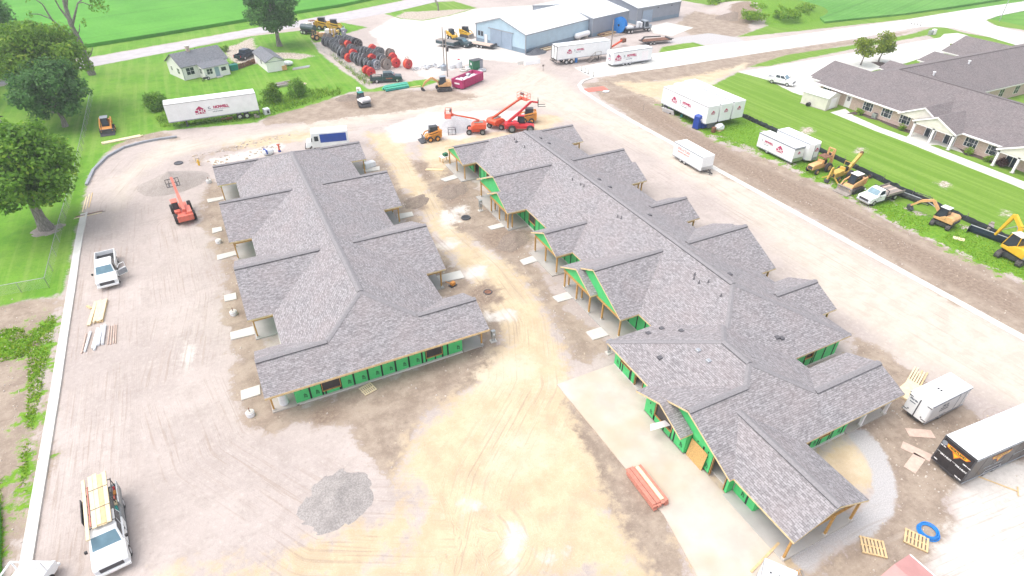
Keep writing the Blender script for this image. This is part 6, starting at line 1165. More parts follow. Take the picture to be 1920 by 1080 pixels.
def brick_home():
    t = thing('care_home', 'long brick building with brown hipped roof and cream porch gables', 'building', (112, 50, 0)); mats = ('shingle_old', 'siding_white', 'siding_white')
    S = lambda *p: slope(list(p), t, 'roof_slope', .2, mats); e, r = 2.7, 6.
    S((102.4, 76.3, e), (102.4, 6, e), (113, 6, r), (113, 67.8, r)); S((102.4, 76.3, e), (113, 67.8, r), (172, 67.8, r), (172, 76.3, e)); S((126, 58.8, e), (172, 58.8, e), (172, 67.8, r), (113, 67.8, r)); S((126, 58.8, e), (113, 67.8, r), (113, 6, r), (126, 6, e))
    cap((113, 67.8, r), (113, 6, r), (-.31, 0, 1), (.25, 0, 1), t, .16, False, 'shingle_old'); cap((113, 67.8, r), (172, 67.8, r), (0, .39, 1), (0, -.37, 1), t, .16, False, 'shingle_old')
    for xc_, hw, y1, zr_ in ((110.8, 5.9, 79.6, 4.9), (106.6, 2.6, 78.6, 3.9), (125., 3., 77.6, 3.8), (139.8, 5., 78., 3.9), (153.5, 7., 80.4, 5.2)):
        yi = 76.3-(zr_-e)/.388; S((xc_-hw, y1, e), (xc_, y1, zr_), (xc_, yi, zr_), (xc_-hw, 76.1, e)); S((xc_+hw, y1, e), (xc_+hw, 76.1, e), (xc_, yi, zr_), (xc_, y1, zr_)); part('gable_wall', MB().prism([(xc_-hw+.4, 0), (xc_+hw-.4, 0), (xc_+hw-.4, 2.6), (xc_, zr_-.3), (xc_-hw+.4, 2.6)], 75.2, y1-.5), 'siding_white', t, world=True)
    part('wall', MB().box(103.3, 103.6, 6, 75.4, 0, 2.65).box(103.6, 172, 75.1, 75.4, 0, 2.65).box(125.2, 172, 59.3, 59.6, 0, 2.65).box(125.2, 125.5, 6, 59.3, 0, 2.65), 'brick', t, uv=True, world=True)
    B0 = bpy.data.objects.new('wall_fittings', None); COL.objects.link(B0); B0.parent = t; B0.location = -t.location
    part('gutter', MB().box(102.26, 102.4, 6, 76.3, 2.5, 2.72), 'siding_white', t, world=True)
    for y in (65., 61.3, 57.9, 46.8, 43.4, 37., 33.): 
        for k in (-.47, .47): f = win(t, 103.3-112, y-50+k, .75, 2.05, .85, 'y', 'glass', 'siding_white', True, -1)
    door(t, 103.3-112, 69.-50, .05, 2.1, 1.0, 'y', 'siding_white', -1); win(t, 103.3-112, 69.-50, 1.2, 1.95, .45, 'y', sgn=-1)
    for y in (73.4, 74.4): win(t, 103.3-112, y-50, 1.2, 2.1, .7, 'y', sgn=-1)
    for k in (128., 133, 138, 143): win(t, k-112, 59.3-50, .7, 2.1, 1.4, 'x', sgn=-1)
    for xf, yc_, hw, zr_ in ((101.7, 54.6, 4., 4.75), (100.6, 51.6, 3.6, 4.35), (100.9, 39., 3.2, 4.2)):
        xr = 102.4+(zr_-e)/.311; S((xf, yc_-hw, e), (102.5, yc_-hw, e), (xr, yc_, zr_), (xf, yc_, zr_)); S((xf, yc_+hw, e), (xf, yc_, zr_), (xr, yc_, zr_), (102.5, yc_+hw, e))
        part('gable_siding', MB().prism([(yc_-hw+.25, 2.45), (yc_+hw-.25, 2.45), (yc_, zr_-.28)], xf+.2, xf+.3, 'x'), 'paint_cream', t, world=True); part('gable_trim', MB().beam((xf+.02, yc_-hw, e-.14), (xf+.02, yc_, zr_-.14), .06, .24).beam((xf+.02, yc_+hw, e-.14), (xf+.02, yc_, zr_-.14), .06, .24), 'siding_white', t, world=True)
        if xf < 101.5:
            posts(t, [(xf+.45, yc_+d) for d in ((hw-.4), 0., -(hw-.4))], .04, 2.45, .3, 'siding_white'); part('porch_beam', MB().box(xf+.3, xf+.6, yc_-hw+.2, yc_+hw-.2, 2.2, 2.45), 'siding_white', t, world=True)
            for d in (-1.7, 1.5): part('patio_door', MB().box(103.2, 103.28, yc_+d-.8, yc_+d+.8, .06, 2.1), 'glass', t, world=True); part('door_frame', MB().box(103.15, 103.29, yc_+d-.9, yc_+d-.8, .06, 2.2).box(103.15, 103.29, yc_+d+.8, yc_+d+.9, .06, 2.2).box(103.15, 103.29, yc_+d-.04, yc_+d+.04, .06, 2.2), 'siding_white', t, world=True)
    for x, y, z in ((119., 64.9, 4.95), (131, 66, 5.3)): part('roof_vent', MB().cyl((x, y, z-.3), (x, y, z+.5), .16).cyl((x, y, z+.5), (x, y, z+.65), .26), 'paint_white', t, world=True)
    bpy.data.objects.remove(B0)
brick_home()
def garden_shed():
    t = thing('garden_shed', 'cream garden shed with double doors at the corner of the brick building', 'shed', (98.2, 69.4, 0), math.radians(8)); gable_house(t, 5., 3.8, 2.2, 2.9, 'paint_cream', 'white_steel', .12, along='y')
    for s in (0, 1): part('shed_door', MB().box(1.0+s*.95, 1.9+s*.95, -.06, -.01, .1, 1.95), 'siding_white', t, .01)
    part('skid', MB().box(-.1, 3.9, -.1, 5.1, .0, .06), 'wood_grey', t)
garden_shed()
t = thing('cabin_roof', 'pink red metal roofed cabin cut off by the bottom picture edge', 'shed', (28.9, 4.6, 0), math.radians(3)); gable_house(t, 4.6, 3.4, 2.3, 2.75, 'siding_white', 'red_roof', .12, x0=-2.6, y0=-1.2, along='y')
part('rake_trim', MB().box(-1.36, -1.28, -2.7, 2.1, 2.2, 2.36).box(2.28, 2.36, -2.7, 2.1, 2.2, 2.36), 'siding_white', t)
# ---------------------------------------------------------------- trees and plants
def leafmat(name, c1, c2, c3):
    k = NT(name); a = k.attr('tint'); c = k.mix(k.step(a, 0, .5), c1, c2); c = k.mix(k.step(a, .55, 1), c, c3); s = k.t
    tr = k.n('ShaderNodeBsdfTranslucent'); k.put(tr.inputs[0], c); k.put(k.b.inputs['Base Color'], c); k.b.inputs['Roughness'].default_value = .55; k.b.inputs['Specular IOR Level'].default_value = .25
    mx = k.n('ShaderNodeMixShader'); mx.inputs[0].default_value = .5; s.links.new(k.b.outputs[0], mx.inputs[1]); s.links.new(tr.outputs[0], mx.inputs[2]); s.links.new(mx.outputs[0], k.out.inputs[0]); return k.m
M['leaf'] = leafmat('maple_leaves', (.085, .205, .022), (.175, .35, .035), (.34, .50, .06)); M['leaf_olive'] = leafmat('olive_leaves', (.10, .22, .026), (.21, .37, .04), (.38, .50, .07)); M['leaf_dark'] = leafmat('dark_leaves', (.055, .15, .045), (.11, .255, .065), (.20, .37, .09))
M['leaf_bright'] = leafmat('bright_leaves', (.07, .18, .01), (.15, .29, .015), (.30, .42, .03)); M['leaf_yellow'] = leafmat('yellow_green_leaves', (.13, .20, .015), (.24, .32, .025), (.38, .43, .05)); M['leaf_lime'] = leafmat('lime_weeds', (.14, .30, .012), (.23, .40, .02), (.36, .48, .04)); M['leaf_red'] = leafmat('dark_red_leaves', (.07, .03, .03), (.12, .06, .05), (.18, .10, .07))
def barkmat():
    k = NT('grey_bark'); o = k.scale(k.obj(), (6, 6, 1.2)); n = k.noise(o, 1.2, 6, .7); c = k.mix(k.step(n, .3, .7), (.13, .11, .10), (.34, .31, .28)); k.bump(n, .7, .08); return k.done(c, .9)
M['bark'] = barkmat()
def leaves(cl, size, per, flat=.75):
    """cl: clump list (x, y, z, r); returns mesh of leaf quads with a tint attribute."""
    V, T = [], []
    for (x, y, z, r) in cl:
        n = max(6, int(per*r*r)); d = RNG.normal(size=(n, 3)); d /= np.linalg.norm(d, axis=1)[:, None]; rad = r*RNG.uniform(.45, 1.08, (n, 1)); c = d*rad*np.array([1, 1, flat])+np.array([x, y, z])
        nrm = d*.8+RNG.normal(size=(n, 3))*.55+np.array([0, 0, .35]); nrm /= np.linalg.norm(nrm, axis=1)[:, None]; a = np.cross(nrm, RNG.normal(size=(n, 3))); a /= np.linalg.norm(a, axis=1)[:, None]; b = np.cross(nrm, a); s = size*RNG.uniform(.6, 1.25, (n, 1))
        V.append(np.stack([c-a*s*.5, c-b*s*.32, c+a*s*.6, c+b*s*.32], 1).reshape(-1, 3)); T.append(np.repeat(np.clip(RNG.normal(.42+RNG.uniform(-.16, .16), .2, n), 0, 1), 4))
    V = np.concatenate(V); T = np.concatenate(T).astype(np.float32); me = bpy.data.meshes.new('crown'); n = len(V)//4
    me.vertices.add(4*n); me.vertices.foreach_set('co', V.astype(np.float32).reshape(-1)); me.loops.add(4*n); me.loops.foreach_set('vertex_index', np.arange(4*n, dtype=np.int32)); me.polygons.add(n); me.polygons.foreach_set('loop_start', np.arange(0, 4*n, 4, dtype=np.int32)); me.polygons.foreach_set('loop_total', np.full(n, 4, np.int32)); me.update(calc_edges=True)
    a = me.attributes.new('tint', 'FLOAT', 'POINT'); a.data.foreach_set('value', T); return me
def tree(label, loc, h, R, trunk_r, leaf, zc=None, clumps=60, size=.5, per=60, squash=.8, name='tree', cat='tree', lean=(0, 0), off=(0, 0), sparse=False, limbs=9, cr=.34, group=None):
    t = thing(name, label, cat, (*loc, 0), 0., group); zc = zc or h-R*squash; top = Vector((lean[0]+off[0]*.6, lean[1]+off[1]*.6, zc+R*squash*.35)); mb = MB(); prev = Vector((0, 0, -.2)); N = 6; pr = trunk_r*1.5
    for i in range(1, N+1):
        f = i/N; p = top*f+Vector((random.uniform(-.12, .12), random.uniform(-.12, .12), 0))*(f < 1); rr = trunk_r*(1-.75*f)+.02; mb.cyl(prev, p, pr, rr, 10, False); prev, pr = p, rr
    cl = []
    for i in range(clumps):
        d = Vector((random.gauss(0, 1), random.gauss(0, 1), random.gauss(0, 1))).normalized(); q = R*(random.uniform(.3, 1.15)**.55)*(1-cr*.6)*random.uniform(.85, 1.08); c = Vector((d.x*q+off[0], d.y*q+off[1], max(d.z*q*squash, -R*squash*.75)+zc)); cl.append((c.x, c.y, c.z, R*cr*random.uniform(.6, 1.15)))
    for i in range(limbs):
        c = cl[(i*7) % len(cl)]; s = top*random.uniform(.35, .8); m = (s+Vector(c[:3]))/2+Vector((0, 0, -.3)); r0 = trunk_r*random.uniform(.28, .45); mb.cyl(s, m, r0, r0*.6, 7, False); mb.cyl(m, c[:3], r0*.6, r0*.25, 6, False)
    part('trunk', mb, 'bark', t, smooth=True); part('crown', leaves(cl, size, per), leaf, t).data.materials.append(M[leaf]); return t
tree('large bright green maple with thick trunk on the lawn inside the left fence', (-22.2, 80.7), 13.2, 6.3, .62, 'leaf', zc=7.9, clumps=130, size=.52, per=75, off=(-.3, .6), limbs=14, cr=.26)
tree('tall olive green tree with brownish crown at the upper left', (-25.5, 127.), 16.5, 7.6, .5, 'leaf_olive', zc=9.6, clumps=120, size=.55, per=55, limbs=14, cr=.27, off=(.5, 0))
tree('dark green tree in front of the olive crown beside the chain link fence', (-23.4, 118.5), 12, 5.8, .35, 'leaf_dark', zc=6.2, clumps=110, size=.5, per=55, cr=.27)
tree('dark evergreen looking tree in the upper left corner', (-40., 154.), 18, 9.5, .6, 'leaf_dark', zc=10.5, clumps=130, size=.65, per=42, cr=.28)
tree('very dark purple green tree at the left picture edge', (-41., 137.), 15, 6., .4, 'leaf_dark', zc=8.5, clumps=60, size=.55, per=55)
tree('mid green tree behind the brown roofed house at the left edge', (-37., 106.), 7, 3.2, .25, 'leaf', zc=4., clumps=30, size=.45, per=60)
def bare(label, loc, h, leafy, seed, R=6., trunk=.55, base=.3):
    random.seed(seed); t = thing('tree', label, 'tree', (*loc, 0)); mb = MB(); tips = []
    def grow(p, d, L, r, k):
        q = p+d*L*.55+Vector((random.uniform(-.2, .2), random.uniform(-.2, .2), 0)); e = q+(d+Vector((random.uniform(-.25, .25), random.uniform(-.25, .25), .12))*(.2 if k == 4 else 1)).normalized()*L*.45
        mb.cyl(p, q, r, r*.8, 7, False); mb.cyl(q, e, r*.8, r*.55, 7, False)
        if k == 0: tips.append(e); return
        for i in range(random.choice((2, 3, 3))):
            a = random.uniform(0, 2*PI); s = random.uniform(.35, .8); grow(e if i else q, (d*.9+Vector((math.cos(a)*s, math.sin(a)*s, .12))).normalized(), L*random.uniform(.55, .8), r*.55, k-1)
    grow(Vector((0, 0, -.1)), Vector((0, 0, 1)), h*base, trunk, 4); part('trunk', mb, 'bark', t, smooth=True)
    if leafy: tp = random.sample(tips, min(len(tips), leafy)); part('crown', leaves([(p.x, p.y, p.z-.4, random.uniform(.7, 1.4)) for p in tp], .5, 38, 1.2), 'leaf', t).data.materials.append(M['leaf'])
    return t

def half_bare():
    t = thing('tree', 'tall grey half bare tree with heavy trunk and drooping leaf tufts', 'tree', (-21.2, 149.2, 0)); mb = MB(); tips = []
    def limb(pts, r0, r1, n=8):
        for i, (a, b) in enumerate(zip(pts[:-1], pts[1:])): f = i/(len(pts)-1); g = (i+1)/(len(pts)-1); mb.cyl(a, b, r0+(r1-r0)*f, r0+(r1-r0)*g, n, False)
    limb([(0, 0, -.2), (-.1, 0, 2.5), (.1, .1, 6), (-.2, 0, 9.5), (.1, 0, 13), (.5, 0, 17)], .75, .22)
    for pts, r in ((((-.1, 0, 6.5), (-1.6, .2, 8.5), (-3., .2, 10.8), (-3.4, 0, 13.5), (-5.5, 0, 16)), .3), (((0, 0, 9.5), (1.2, 0, 11.5), (2.2, .3, 13.2), (4.5, 0, 14.6)), .26), (((-.1, 0, 10.), (-1., .4, 12.5), (-1.4, .2, 16)), .24), (((.1, 0, 12.5), (1.2, -.3, 14.8), (1.6, 0, 17)), .2), (((.1, 0, 3.), (1.2, -.2, 4.), (1.9, 0, 5.1)), .2), (((0, 0, 7.5), (.9, -.4, 8.6), (1.3, -.5, 9.6)), .14), (((2.2, .3, 13.2), (3.2, -.5, 13.4), (4.6, -.6, 12.6)), .12), (((-3., .2, 10.8), (-4.6, .3, 11.8), (-6.2, .2, 12)), .12)):
        limb(pts, r, .06, 7)
    for c in ((4.8, -.3, 12.6, 1.2), (5.6, 0, 13.8, 1.3), (4.2, .3, 15, 1.2), (6.4, -.4, 12.2, 1.), (3.2, 0, 16, 1.3), (1.4, 0, 16.6, 1.2), (-1.6, 0, 16.4, 1.2), (-5.6, 0, 15.6, 1.3), (-4.4, .2, 16.4, 1.2), (2.4, -.6, 10.2, .6), (2., -.5, 9.7, .5), (-6.2, .2, 12, .6), (5.2, .4, 15.6, 1.1)): tips.append(c)
    part('trunk', mb, 'bark', t, smooth=True); part('crown', leaves(tips, .5, 42, 1.3), 'leaf', t).data.materials.append(M['leaf'])
half_bare(); bare('small leafless grey tree on the grass island', (65.1, 178.2), 7.5, 0, 9, trunk=.25, base=.3); random.seed(21)
tree('round dense green tree beside the driveway of the white house', (16.9, 156.5), 14.5, 6.3, .5, 'leaf_dark', zc=8.6, clumps=110, size=.6, per=50, cr=.28, squash=1.)
tree('small yellow green tree on the left of two by the parking lot', (129.7, 86.7), 6., 2.9, .14, 'leaf_yellow', zc=3.9, clumps=34, size=.45, per=60, group=None); tree('small yellow green tree on the right of two by the parking lot', (135.7, 86.7), 6.6, 3.2, .15, 'leaf_yellow', zc=4.2, clumps=34, size=.45, per=60)
def bush(label, loc, R, leaf, h=None, sq=.85, per=130, size=.28, n=26, cat='shrub'): 
    t = thing('shrub', label, cat, (*loc, 0)); cl = []
    for i in range(n): a = random.uniform(0, 2*PI); q = R*math.sqrt(random.random())*.75; cl.append((q*math.cos(a), q*math.sin(a), (h or R*1.5)*random.uniform(.2, .85)*(1-.45*(q/R)**2), R*random.uniform(.28, .45)))
    mb = MB()
    for i in range(5): a = i*1.3; mb.cyl((0, 0, -.05), (R*.4*math.cos(a), R*.4*math.sin(a), (h or R*1.4)*.6), .05, .02, 6)
    part('stem', mb, 'bark', t); part('crown', leaves(cl, size, per, sq), leaf, t).data.materials.append(M[leaf]); return t
bush('leafy bush beside the left end of the long white semi trailer', (-9.6, 121.), 2.1, 'leaf', 3.2, n=34); bush('tall leafy bush between the semi trailer and the junk heap, left of two', (9.4, 116.8), 1.9, 'leaf_bright', 3.8, n=34); bush('dark leafy bush in front of the junk heap on the lawn', (14.2, 117.6), 2.1, 'leaf', 3.4, n=34); bush('round dark shrub at the corner of the small white house', (5.2, 141.4), .9, 'leaf_dark', 1.6)
for lb, q in (('round clipped shrub nearest the white side door of the brick building', (102.2, 65.4)), ('round clipped shrub beside the left porch post of the brick building', (102.2, 57.3)), ('round clipped shrub right of the porch of the brick building', (102.2, 46.)), ('round clipped shrub beside the dark red bush', (102.2, 42.9))): bush(lb, q, .85, 'leaf_lime', 1.25, .8, 200, .2, 20)
bush('dark red bush near the right porch of the brick building', (102.3, 41.2), .95, 'leaf_red', 1.3); bush('small shrub on the parking island of the brick building', (163.35, 87.37), .9, 'leaf_yellow', 1.)
bush('small shrub in the driveway grass behind the white house', (4.79, 156.72), 1.1, 'leaf_olive', 1.3)
for k, (x, y, r) in enumerate(((1345,12,3.6),(1385,8,3.4),(1430,28,3.6),(1470,40,3.),(1500,30,3.),(1455,18,3.4),(1410,42,2.6))):
    q = [(144.90, 149.03), (153.31, 148.79), (148.60, 134.18), (147.85, 125.50), (157.52, 128.60), (157.94, 138.06), (138.61, 128.26)][k]
    stuff(tag(part('weed_clump', leaves([(random.uniform(-r, r), random.uniform(-r, r), random.uniform(1.6, 3.2), random.uniform(.8, 1.5)) for i in range(24)], .6, 26, .5), None), 'tall weeds growing over the earth mound', 'weeds')).location = (*q, -.4)
for o in SC.objects:
    if o.name.startswith('weed_clump'): o.data.materials.append(M['leaf_lime'])
def tufts(name, label, polys, dens, hmin, hmax, mat, cat='weeds'):
    cl = []
    V, T = [], []
    for p in polys:
        p = np.array(p); lo, hi = p.min(0), p.max(0); n = int(dens*(hi-lo).prod()); q = RNG.uniform(lo, hi, (n, 2)); q = q[sdf(q[:, 0], q[:, 1], p) > .05]
        keep = np.array([mnoise.noise((a*.35, b*.35, 3.)) > -.3 for a, b in q]); q = q[keep] if len(q) else q; n = len(q); hh = RNG.uniform(hmin, hmax, n); a = RNG.uniform(0, 2*PI, n); w = RNG.uniform(.03, .09, n); tl = RNG.normal(0, .9, (n, 2))*hh[:, None]; z = np.zeros(n); zb = HBAT(q)
        b0 = np.stack([q[:, 0]-np.cos(a)*w, q[:, 1]-np.sin(a)*w, zb], 1); b1 = np.stack([q[:, 0]+np.cos(a)*w, q[:, 1]+np.sin(a)*w, zb], 1); tp = np.stack([q[:, 0]+tl[:, 0], q[:, 1]+tl[:, 1], zb+hh], 1); tq = tp+np.stack([np.cos(a)*w*.5, np.sin(a)*w*.5, z-.02], 1)
        V.append(np.stack([b0, b1, tq, tp], 1).reshape(-1, 3)); T.append(np.repeat(RNG.uniform(0, 1, n), 4))
    V = np.concatenate(V); T = np.concatenate(T).astype(np.float32); n = len(V)//4; me = bpy.data.meshes.new(name); me.from_pydata(V.tolist(), [], np.arange(4*n).reshape(n, 4).tolist()); me.materials.append(M[mat]); a = me.attributes.new('tint', 'FLOAT', 'POINT'); a.data.foreach_set('value', T)
    return stuff(tag(part(name, me, None), label, cat))
def HBAT(q): return np.zeros(len(q))
tufts('weeds', 'bright green weeds along the left kerb', Z['weed'][:3], 60, .08, .26, 'leaf_lime'); tufts('weeds', 'short weeds between the parked machines and the silt fence', Z['weed'][3:6], 16, .05, .16, 'leaf_lime'); tufts('weeds', 'tall weeds in front of the long semi trailer', Z['weed'][6:7], 14, .2, .7, 'leaf_bright')
tufts('weeds', 'weeds growing through the edge of the reel yard', [[(25.84, 142.86), (26.63, 143.71), (28.16, 122.23), (29.14, 119.86), (27.95, 118.53), (26.99, 119.91)], [(28.86, 130.07), (29.37, 126.68), (29.37, 121.67), (27.91, 123.33)]], 12, .3, .9, 'leaf_olive')
# ---------------------------------------------------------------- fences, poles, piles and loose things
def linkmat():
    k = NT('chain_link_mesh'); tr = k.n('ShaderNodeBsdfTransparent'); mx = k.n('ShaderNodeMixShader'); u = k.n('ShaderNodeSeparateXYZ'); k.put(u.inputs[0], k.uv())
    def ln(a): return k.step(k.math('ABSOLUTE', k.math('SINE', k.math('MULTIPLY', a, PI/.09))), .22, .1)
    f = k.math('MAXIMUM', ln(k.math('ADD', u.outputs[0], u.outputs[1])), ln(k.math('SUBTRACT', u.outputs[0], u.outputs[1]))); k.put(mx.inputs[0], f); k.t.links.new(tr.outputs[0], mx.inputs[1]); k.put(k.b.inputs['Base Color'], (.45, .47, .48)); k.b.inputs['Metallic'].default_value = .5; k.b.inputs['Roughness'].default_value = .5
    k.t.links.new(k.b.outputs[0], mx.inputs[2]); k.t.links.new(mx.outputs[0], k.out.inputs[0]); return k.m
M['link'] = linkmat()
def fence(label, pts, h, name='chain_link_fence', mesh='link', rail=True, sp=3., postm='galv', posth=0., sag=0.):
    t = thing(name, label, 'fence', (*pts[0], 0)); o = Vector((*pts[0], 0))
    for a, b in zip(pts[:-1], pts[1:]):
        a, b = Vector((*a, 0))-o, Vector((*b, 0))-o; L = (b-a).length; n = max(1, round(L/sp))
        for i in range(n):
            p, q = a+(b-a)*i/n, a+(b-a)*(i+1)/n
            if mesh == 'link': part('mesh_panel', MB().quad(p+Vector((0, 0, .04)), q+Vector((0, 0, .04)), q+Vector((0, 0, h)), p+Vector((0, 0, h))), mesh, t, uv=True)
            else:
                d = (q-p).normalized(); r = Vector((d.y, -d.x, 0)); vs, fs = [], []; m = 6
                for j in range(m+1):
                    w = random.uniform(-.1, .1); s = random.uniform(-.12, .04)*(0 < j < m)
                    for z, k in ((0, .05), (h*.5, w+.08), (h+s, w*.6), (h+s, w*.6-.03), (h*.5, w+.03), (0, 0)): c = p+(q-p)*j/m+r*k; vs.append((c.x, c.y, z))
                for j in range(m):
                    for e in range(5): fs.append((j*6+e, j*6+e+1, (j+1)*6+e+1, (j+1)*6+e))
                part('fabric_panel', MB().add(vs, fs), mesh, t)
        for i in range(n+1): p = a+(b-a)*i/n; part('post', MB().cyl((p.x, p.y, 0), (p.x, p.y, h+.06+posth), .035, n=6), postm, t)
        if rail: part('top_rail', MB().cyl(a+Vector((0, 0, h)), b+Vector((0, 0, h)), .032, n=6), postm, t)
    return t
fence('chain link fence along the lawn with the big maple', [(-20.2, 134.), (-20.15, 108.8), (-20.1, 91.5), (-20.5, 79.9), (-20.6, 66.6), (-25.5, 67.)], 1.25)
fence('chain link fence between the reel yard and the green lawn', [(24.2, 149.), (25.8, 142.), (26.6, 132), (27.8, 120.4)], 1.5)
fence('sagging black silt fence along the edge of the mown lawn', [(82.3, 78.), (82.1, 69.), (82., 54.4), (81.3, 45.2), (81.1, 38.4), (80.8, 28.1), (80.4, 18.)], .75, 'silt_fence', 'black_fabric', False, 2.6, 'wood_grey', .35)
def pole(label, q, h, r=.14, arm=True, top=None):
    t = thing('utility_pole', label, 'utility pole', (*q, 0)); part('shaft', MB().cyl((0, 0, 0), (0, 0, h), r, r*.7, 10), 'wood_grey', t)
    if arm: part('transformer', MB().cyl((.3, 0, h*.55), (.3, 0, h*.55+.8), .2, n=10), 'steel', t); part('bracket', MB().box(0, .3, -.05, .05, h*.6, h*.6+.1), 'steel', t)
pole('weathered utility pole by the white tanks, farther of a close pair', (46.7, 126.2), 7.6, .13); pole('weathered utility pole beside the dumpster, nearer of a close pair', (44., 117.3), 9., .13); pole('wooden utility pole behind the three axle trailer', (86.8, 121.), 6.6, .16, False)
t = thing('street_lamp', 'slim grey lamp pole on the far grass corner', 'street lamp', (204., 99.8, 0)); part('shaft', MB().cyl((0, 0, 0), (0, 0, 8), .12, .08, 8), 'galv', t); part('lamp_arm', MB().beam((0, 0, 8), (1.2, 0, 8.2), .1, .1), 'galv', t)
def pile(name, label, q, rx, ry, h, mat, cat, rz=0., n=30, m=10, rough=.12, p=1.15):
    vs, fs = [], []
    for j in range(m+1):
        f = j/m
        for i in range(n):
            a = 2*PI*i/n; w = 1+.22*mnoise.noise((math.cos(a)*1.3, math.sin(a)*1.3, rx)); k = (1-f)*w; vs.append((rx*k*math.cos(a), ry*k*math.sin(a), h*(f**p)+rough*mnoise.noise((rx*k*math.cos(a)*1.4, ry*k*math.sin(a)*1.4, 2.))*(j > 0)-.02*(j == 0)))
    for j in range(m):
        for i in range(n): fs.append((j*n+i, j*n+(i+1) % n, (j+1)*n+(i+1) % n, (j+1)*n+i))
    o = part(name, MB().add(vs, fs), mat, smooth=True); o.location = (*q, 0); o.rotation_euler = (0, 0, rz); return tag(o, label, cat)
def aggregate(name, a, b):
    k = NT(name); P = k.pos(); n = k.noise(P, 9, 4, .7); n2 = k.noise(P, .8, 4); c = k.mix(k.step(n, .35, .65), a, b); c = k.mix(k.math('MULTIPLY', k.step(n2, .45, .7), .4), c, tuple(v*.8 for v in a)); k.bump(n, .6, .06); return k.done(c, .95, 0, .2)
M['agg_black'] = aggregate('dark_stone', (.07, .075, .085), (.17, .18, .20)); M['agg_tan'] = aggregate('tan_gravel', (.32, .275, .25), (.44, .385, .35)); M['agg_grey'] = aggregate('pale_grey_gravel', (.44, .44, .45), (.58, .58, .59)); M['agg_dark'] = aggregate('grey_stone_chips', (.26, .236, .224), (.40, .365, .345)); M['earth'] = aggregate('dark_earth', (.19, .145, .12), (.32, .26, .21))
pile('gravel_pile', 'tan gravel heap beside the faded orange red telehandler', (-8.32, 87.60), 4.6, 3.8, 1.9, 'agg_tan', 'gravel pile', .5); pile('gravel_pile', 'pale grey gravel heap behind the orange skid steer', (34.60, 91.27), 4.8, 3.6, 2.3, 'agg_grey', 'gravel pile', -.3); pile('gravel_pile', 'low grey stone heap spread over the open front yard', (0.29, 28.01), 3.1, 2.4, .55, 'agg_dark', 'gravel pile', .5, p=1.5, rough=.14)
pile('earth_pile', 'dark earth heap beside the small white excavator', (22.30, 112.82), 2.4, 1.8, .7, 'earth', 'earth pile'); pile('earth_pile', 'dark earth heap at the foot of the weedy mound', (138.44, 135.31), 6, 4, 1.6, 'earth', 'earth pile'); 
for q, rx, ry, lb in (((20.31, 68.13), 2.2, 1.5, 'dark earth heap beside the middle porch of the left building'), ((25.58, 68.86), 3., 1.8, 'dark earth heap in front of the second gable of the right building'), ((27.18, 53.74), 3., 1.6, 'dark earth heap before the small third gable of the right building')): pile('earth_pile', lb, q, rx, ry, .32, 'earth', 'earth pile', .6)
pile('coal_pile', 'dark stone heap against the corner of the pale blue building', (69.31, 125.87), 3.4, 2., 1.2, 'agg_black', 'stone pile', .3)
def solo(name, mb, mat, label, cat, loc, rz=0., bevel=0., group=None, z=0.):
    o = part(name, mb, mat, None, bevel); o.location = (*loc[:2], z if len(loc) < 3 else loc[2]); o.rotation_euler = (0, 0, rz); return tag(o, label, cat, group)
# lumber, pipes, pallets
def boards(name, label, q, rz, L, rowsn, n, w=.14, th=.06, mat='wood', cat='lumber', jit=.12, mats=None, step=None, z=0.):
    t = thing(name, label, cat, (*q, z), rz)
    for j in range(rowsn):
        for i in range(n): y = (i-(n-1)/2)*(step or w*1.08)+random.uniform(-.01, .01); x = random.uniform(-jit, jit); part('board', MB().box(-L/2+x, L/2+x, y-w/2, y+w/2, j*(th+.01), j*(th+.01)+th), random.choice(mats) if mats else mat, t)
    return t
boards('lumber_stack', 'pale lumber stack on the gravel, larger of two side by side', (-15.57, 59.57), math.radians(86), 3.6, 4, 5, mats=['wood', 'wood_light'], w=.16); boards('lumber_stack', 'narrow lumber stack left of the larger one, above the white pipes', (-16.25, 59.54), math.radians(84), 4., 3, 2, mats=['wood', 'wood_light'])
boards('lumber_stack', 'two short lumber blocks left of the narrow stack', (-16.67, 60.94), math.radians(120), .8, 1, 2, .12, .1)
t = thing('pipe_bundle', 'white plastic pipes fanned out on the gravel below the lumber', 'pipes', (*(-15.17, 55.10), 0), math.radians(88))
for i, (y, a, x, r) in enumerate(((1.15, .12, -.2, .09), (.55, .10, .0, .13), (.22, .05, .25, .13), (-.05, 0., .3, .13), (.35, .14, -.3, .10), (-.45, -.03, .1, .05), (-.65, -.05, .0, .05), (-.85, -.07, .1, .05), (-1.02, -.08, .0, .05), (1.5, .05, -.3, .05))): part('pipe', MB().cyl((-1.5+x, y+a*1.5, r), (1.5+x, y-a*1.5*-.6-a*1.2, r), r, n=10), 'plastic_sheet' if r > .06 else 'pinkply', t)
boards('lumber_stack', 'long pale boards lying by the kerb form near the dozer blade', (-14.87, 108.02), math.radians(10), 5.5, 2, 4, .22, .08, mats=['wood_light', 'wood_light', 'wood'], jit=.3); boards('loose_boards', 'loose form boards along the upper end of the left kerb', (-18.33, 86.37), math.radians(88), 4.5, 1, 3, .12, .05, mats=['wood_light', 'wood'], step=.3, jit=.7)
boards('loose_boards', 'loose boards at the joint of the left kerb', (-17.61, 82.67), math.radians(5), 3., 1, 3, .14, .05, mats=['wood_grey', 'wood_light', 'rust'], step=.22, jit=.5)
t = boards('plank_stack', 'stack of pink red planks on the edge of the concrete slab', (20.62, 19.03), math.radians(-91), 3.3, 5, 4, .3, .09, 'redwood', 'lumber', .14, z=.1); part('board', MB().box(-1.55, 1.5, .08, .36, .5, .55), 'wood_light', t)
